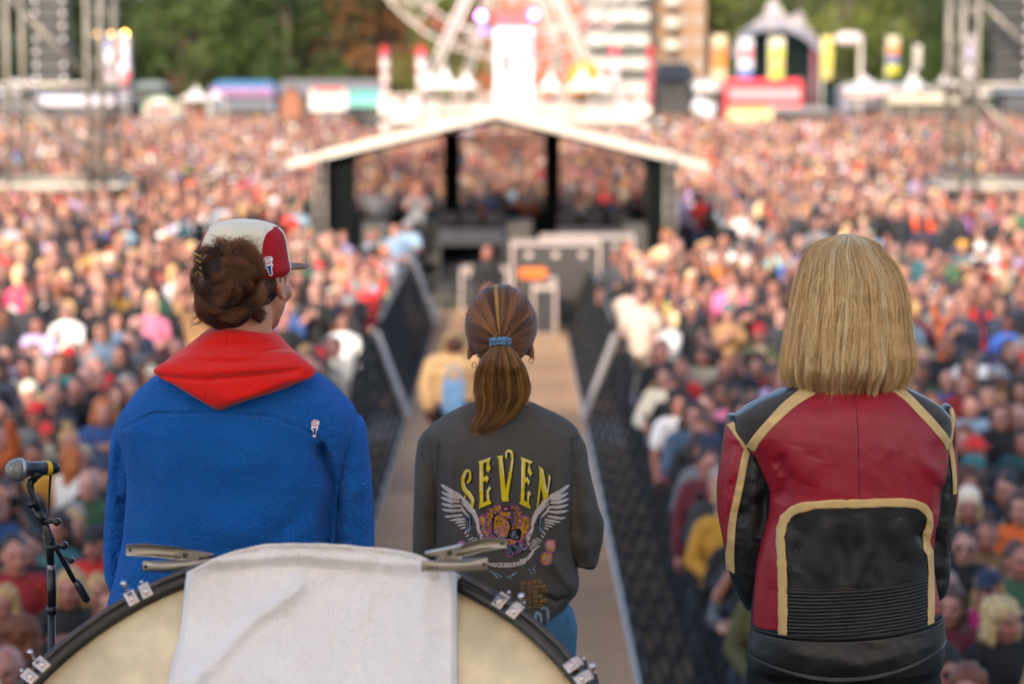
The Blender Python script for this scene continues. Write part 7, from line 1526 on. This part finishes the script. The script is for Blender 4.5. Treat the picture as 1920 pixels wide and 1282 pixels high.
    for x in (xa+1.0, xb-1.2): part(MB().lathe([(0, -.12), (.46, -.12), (.48, 0), (.46, .12), (0, .12)], 20, c=(x, Yu+.08, .48), R=np.array(Matrix.Rotation(math.pi/2, 3, 'X'))), 'wheel', mat('tyre', (.02, .02, .02), .8), r, T)
    # big grey membrane tent
    Yt = 175; k = pxm(Yt); zt = lambda py: z(py, Yt); xt = lambda px: G(px, Yt); r, T = thing('stage_tent', 'big grey membrane tent with two peaks and dark arched opening', 'tent', (xt(1460), Yt+5, 0)); xs = np.array([1366, 1380, 1400, 1420, 1432, 1440, 1450, 1465, 1475, 1485, 1492, 1500, 1520, 1540, 1560, 1572]); top = np.array([95, 64, 46, 30, 0, -6, 12, 32, 30, 22, 24, 44, 68, 100, 140, 180]); ins = np.array([118, 78, 62, 58, 57, 57, 58, 62, 67, 72, 78, 86, 105, 140, 170, 190])
    u = np.linspace(xs[0], xs[-1], 70); tz = hermite(xs, top, u); iz = hermite(xs, ins, u)
    rows = []
    for t in np.linspace(0, 1, 10): rows.append([(xt(x), Yt+6*(1-(1-t)**2)-3*t*math.sin((x-1366)/206*3.14), zt(i_)+(zt(t_)-zt(i_))*t) for x, t_, i_ in zip(u, tz, iz)])
    P = np.array(rows); Q = P+np.array((0, .08, 0)); sheet('membrane', P, Q, [mat('grey_membrane', srgb('989294'), .6, var=.06, scale=.5)], parent=r).matrix_parent_inverse = T
    P2 = np.array([[(xt(x), Yt+9-5*t, zt(t_)*t+0) for x, t_ in zip(u, tz)] for t in (0, .5, .95)]); sheet('rear_wall', P2, P2+np.array((0, .1, 0)), [mat('dark_teal_lining', srgb('2c4448'), .9, var=.2, scale=.5)], parent=r).matrix_parent_inverse = T
    for px in (1372, 1504, 1520): part(MB().tube([(xt(px), Yt-.3, 0), (xt(px), Yt-.3, zt(70 if px < 1400 else 95))], .18 if px == 1504 else .10, 8), 'mast', CREAM if px != 1504 else lin('9c5c68'), r, T)
    for px, y0, y1, wp, cols, lab in ((1331, 68, 152, 26, ['e8d8b0', 'e88848', 'e89038', 'e8d0a8'], 'orange and cream flag left of the grey tent'), (1380, 74, 150, 26, ['e4e4ee', 'e08890', 'e8e8f0', '5c78c0'], 'white, pink and blue flag before dark tent opening'), (1437, 72, 150, 28, ['e8e4c8', 'dce060', 'e0c880', 'ccd858'], 'yellow green flag in the middle of the tent opening'), (1530, 70, 150, 20, ['ecd878', 'e8dc60', 'e4d070'], 'plain yellow flag right of the grey tent'), (1652, 70, 140, 22, ['d8d0b0', 'e09050', '6070a8', 'dcd840'], 'cream flag with orange and blue at right'), (1698, 86, 130, 12, ['d8d4cc', 'ccc8c0'], 'narrow pale flag between the right hand peaks'), (1797, 68, 145, 22, ['e4dce8', 'b8b0d8', 'e8d8dc'], 'white and lilac flag behind the right tower')): flag(px, y0, y1, 156, wp, cols, lab)
    Yl = 156; r, T = thing('sign_post', 'pale post topped by wide rounded white sign', 'sign', (G(1592, Yl), Yl, 0)); part(MB().tube([(G(1592, Yl), Yl, 0), (G(1592, Yl), Yl, z(70, Yl))], .13, 8), 'post', CREAM, r, T); part(MB().ell(P_(1592, 72, Yl), (.95, .3, .42)), 'sign_head', lin('ecdcdc'), r, T)
    r, T = thing('dome_umbrella', 'cream domed canopy beside the right scaffold tower', 'canopy', (G(1825, 150), 150, 0)); part(MB().lathe([(1.25, 0), (1.2, .15), (.8, .6), (.3, .85), (0, .9)], 20, c=P_(1825, 180, 150)), 'canopy', lin('dcd4c8'), r, T); part(MB().tube([(G(1825, 150), 150, 0), P_(1825, 165, 150)], .06, 6), 'pole', CREAM, r, T)
    # brick flats behind
    def flats(px0, px1, ytop, Yf, wall, lab, bal, cols_n, rows_n, winc='c8ccd0'):
        a, b = G(px0, Yf), G(px1, Yf); H = z(ytop, Yf); r, T = thing('apartment_building', lab, 'building', ((a+b)/2, Yf+6, 0)); m2, n2, b2 = newmat('brick_'+wall); bt = N(n2, 'ShaderNodeTexBrick', Scale=1.0); tc2 = N(n2, 'ShaderNodeTexCoord'); bt.inputs['Color1'].default_value = (*srgb(wall), 1); bt.inputs['Color2'].default_value = (*(np.array(srgb(wall))*.8), 1); bt.inputs['Mortar'].default_value = (*(np.array(srgb(wall))*.6+.1), 1); bt.inputs['Brick Width'].default_value = .5; bt.inputs['Row Height'].default_value = .2
        mp = N(n2, 'ShaderNodeMapping'); mp.inputs['Rotation'].default_value = (math.pi/2, 0, 0); n2.links.new(tc2.outputs['Object'], mp.inputs[0]); n2.links.new(mp.outputs[0], bt.inputs['Vector']); n2.links.new(bt.outputs[0], b2.inputs[0]); b2.inputs['Roughness'].default_value = .9
        part(MB().box(((a+b)/2, Yf+6, H/2), (b-a, 12, H)), 'wall', m2, r, T); part(MB().box(((a+b)/2, Yf+6, H+.15), (b-a+.6, 12.6, .3)), 'roof', lin('6c6864'), r, T); sw = (b-a)/cols_n; sh = H/rows_n
        for i in range(cols_n):
            for j in range(rows_n):
                x = a+(i+.5)*sw; zz = (j+.55)*sh; f_ = part(MB().box((x, Yf-.03, zz), (sw*.5, .1, sh*.5)), 'window', lin('a8a49c'), r, T); g_ = MB().box((x, Yf-.09, zz), (sw*.42, .04, sh*.42)).build('pane', mat('pane_glass', srgb(winc), .15) if 'pane_glass' not in bpy.data.materials else bpy.data.materials['pane_glass'], f_); g_.matrix_parent_inverse = Matrix.Identity(4); g_.location = Vector(-r.location)*0; g_.matrix_parent_inverse = T
                if bal and i in bal: part(MB().box((x, Yf-.9, zz-sh*.32), (sw*.86, 1.6, .18)), 'balcony_slab', lin('d0ccc0'), r, T); part(MB().box((x, Yf-1.65, zz-sh*.14), (sw*.86, .08, sh*.32)), 'balcony_front', lin('e8e6da'), r, T)
        return r
    flats(735, 1085, -150, 250, 'b0553c', 'red brick apartment block directly behind the big wheel', None, 9, 6); flats(1085, 1200, -120, 225, '8c8c8c', 'grey apartment block with white balconies right of the wheel', (0, 1, 2), 3, 8); flats(1200, 1305, -100, 228, '8c6a4c', 'brown apartment block with pale windows beyond the balconies', (1,), 4, 8, 'e0dccc')
    flats(215, 690, 40, 262, 'a0644c', 'low brick houses half hidden by the trees at left', None, 12, 3)
fair()
# ================================================================== trees
def tree(x, y, h, rw, seed, c0, c1, lab, n=5200, leaf=.42, low=.12):
    rg = np.random.default_rng(seed); r = tag(empty('tree', (x, y, 0)), lab, 'tree', 'trees behind the fairground'); m = MB(); tip = Vector((rg.normal(0, .3), rg.normal(0, .3), h*.75)); m.tube([(0, 0, 0), tip*.35, tip*.7, tip], [.38, .28, .18, .06], 8); cl = []
    for i in range(26):
        a = rg.uniform(0, 2*math.pi); t = rg.uniform(low, .95); rr = rw*math.sin(math.pi*min(max(t, .12), .97)**.8)**.6*rg.uniform(.35, .95); p = Vector((rr*math.cos(a), rr*math.sin(a), h*(t*.95+.04))); cl.append((p, rw*rg.uniform(.22, .42), rg.uniform(0, 1)))
        if i < 12: q = tip*min(t*.8, .9); m.tube([q, (q+p)/2+Vector((0, 0, .3)), p], [.14, .08, .03], 6)
    m.build('trunk', bpy.data.materials.get('bark') or mat('bark', (.09, .07, .05), .9, var=.3), r)
    k = n//26; V = []; C = []
    for p, s, tone in cl:
        d = rg.normal(0, 1, (k, 3)); d /= np.linalg.norm(d, axis=1)[:, None]; q = np.array(p)+d*s*rg.uniform(.55, 1.08, (k, 1))**.6*np.array((1.15, 1.15, .8)); u = rg.normal(0, 1, (k, 3)); u /= np.linalg.norm(u, axis=1)[:, None]; v = np.cross(u, rg.normal(0, 1, (k, 3))); v /= np.linalg.norm(v, axis=1)[:, None]; L_ = leaf*rg.uniform(.6, 1.3, (k, 1))
        V.append(np.stack([q-u*L_*.5, q+v*L_*.32, q+u*L_*.5, q-v*L_*.32], 1).reshape(-1, 3)); c = np.array(c0)*(1-tone)+np.array(c1)*tone; C.append(np.repeat(c[None]*rg.uniform(.7, 1.3, (k, 1)), 4, 0))
    V = np.concatenate(V); F = np.arange(len(V)).reshape(-1, 4); me = npmesh('crown', V, F, [bpy.data.materials.get('leaves') or mat('leaves', (1, 1, 1), .6, var=0, attr='tint', transl=.4)], smooth=False, cols=np.concatenate(C)); o = link('crown', me, r); return r
def trees():
    dg, mg, lg, yg, ru = (.017, .036, .010), (.042, .074, .016), (.09, .13, .026), (.19, .21, .045), (.26, .11, .035)
    T_ = [(-30, 190, 15, 6.5, dg, mg), (40, 205, 17, 7, dg, mg), (120, 195, 16, 6.5, dg, mg), (210, 215, 18, 7.5, dg, mg), (285, 198, 14, 6, dg, (.03, .06, .015)), (370, 192, 13, 6, mg, lg), (450, 205, 15, 6.5, mg, lg), (530, 195, 13, 6, mg, lg), (610, 212, 15, 6.5, dg, mg), (680, 200, 13, 5.5, ru, dg), (820, 196, 13, 5, lg, yg), (1240, 240, 16, 6, yg, ru), (1330, 235, 18, 8, mg, yg), (1400, 240, 20, 8, lg, yg), (1480, 232, 19, 8, mg, yg), (1560, 215, 17, 7, mg, yg), (1630, 220, 17, 7.5, mg, yg), (1710, 212, 17, 7, lg, yg), (1790, 205, 16, 7, mg, lg), (1860, 196, 15, 6.5, dg, mg), (1940, 200, 16, 7, dg, mg), (560, 240, 21, 9, dg, mg), (300, 240, 22, 9, dg, mg), (90, 240, 22, 9, dg, mg), (430, 250, 22, 9, dg, mg), (1300, 270, 24, 10, mg, yg), (1520, 270, 24, 10, mg, yg), (1680, 260, 24, 10, mg, yg), (1850, 250, 23, 9, dg, mg), (690, 245, 20, 8, dg, mg)]
    nm = {dg: 'dark green', mg: 'mid green', lg: 'bright green', yg: 'yellow green', ru: 'russet'}
    used = {}
    refs = [(-50, 'behind the left loudspeaker column'), (140, 'behind left tower legs'), (250, 'behind the banner tower'), (350, 'above the arch sign'), (450, 'above the blue roofed stall'), (560, 'above the wooden hut'), (650, 'above the white sign board'), (760, 'left of the brick flats'), (900, 'seen between the wheel legs'), (1270, 'beside the brown flats'), (1350, 'left of the grey tent'), (1460, 'behind the peaks of grey tent'), (1560, 'right of the grey tent'), (1650, 'above the rounded sign post'), (1750, 'above the right hand white peaks'), (1830, 'behind right tower legs'), (2000, 'behind the right loudspeaker column')]
    for i, (px, Y, h, rw, a, b) in enumerate(T_):
        ref = min(refs, key=lambda q: abs(q[0]-px))[1]; far = 'taller, farther' if Y > 235 else 'nearer'; lab = f'{nm[a]} {far} tree {ref}'
        if lab in used: lab = f'{nm[a]} tree {"spreading wider" if rw > used[lab] else "with smaller crown"}, {ref}'
        used[lab] = rw; tree(G(px, Y), Y, h, rw, 100+i, a, b, lab, n=6200 if Y < 235 else 5000)
trees()
def far_wood():
    rg = np.random.default_rng(77); n = 60000; x = rg.uniform(-110, 110, n); zz = rg.uniform(0, 1, n)**.8*(19+5*vnoise(x/9, x*0, 2)); y = 290+rg.uniform(0, 8, n)+zz*.4
    q = np.stack([x, y, zz], 1); u = rg.normal(0, 1, (n, 3)); u /= np.linalg.norm(u, axis=1)[:, None]; v = np.cross(u, rg.normal(0, 1, (n, 3))); v /= np.linalg.norm(v, axis=1)[:, None]; L_ = rg.uniform(.5, 1.1, (n, 1))
    V = np.stack([q-u*L_*.5, q+v*L_*.4, q+u*L_*.5, q-v*L_*.4], 1).reshape(-1, 3); t = np.clip(.5+1.3*fbm(x/7, zz/4, 9), 0, 1)[:, None]; C = np.array((.03, .06, .014))*(1-t)+np.array((.14, .18, .035))*t
    o = link('wood', npmesh('wood', V, np.arange(len(V)).reshape(-1, 4), [bpy.data.materials['leaves']], smooth=False, cols=np.repeat(C*rg.uniform(.7, 1.3, (n, 1)), 4, 0))); tag(o, 'distant line of woodland behind the fair', 'woodland', kind='stuff')
far_wood()
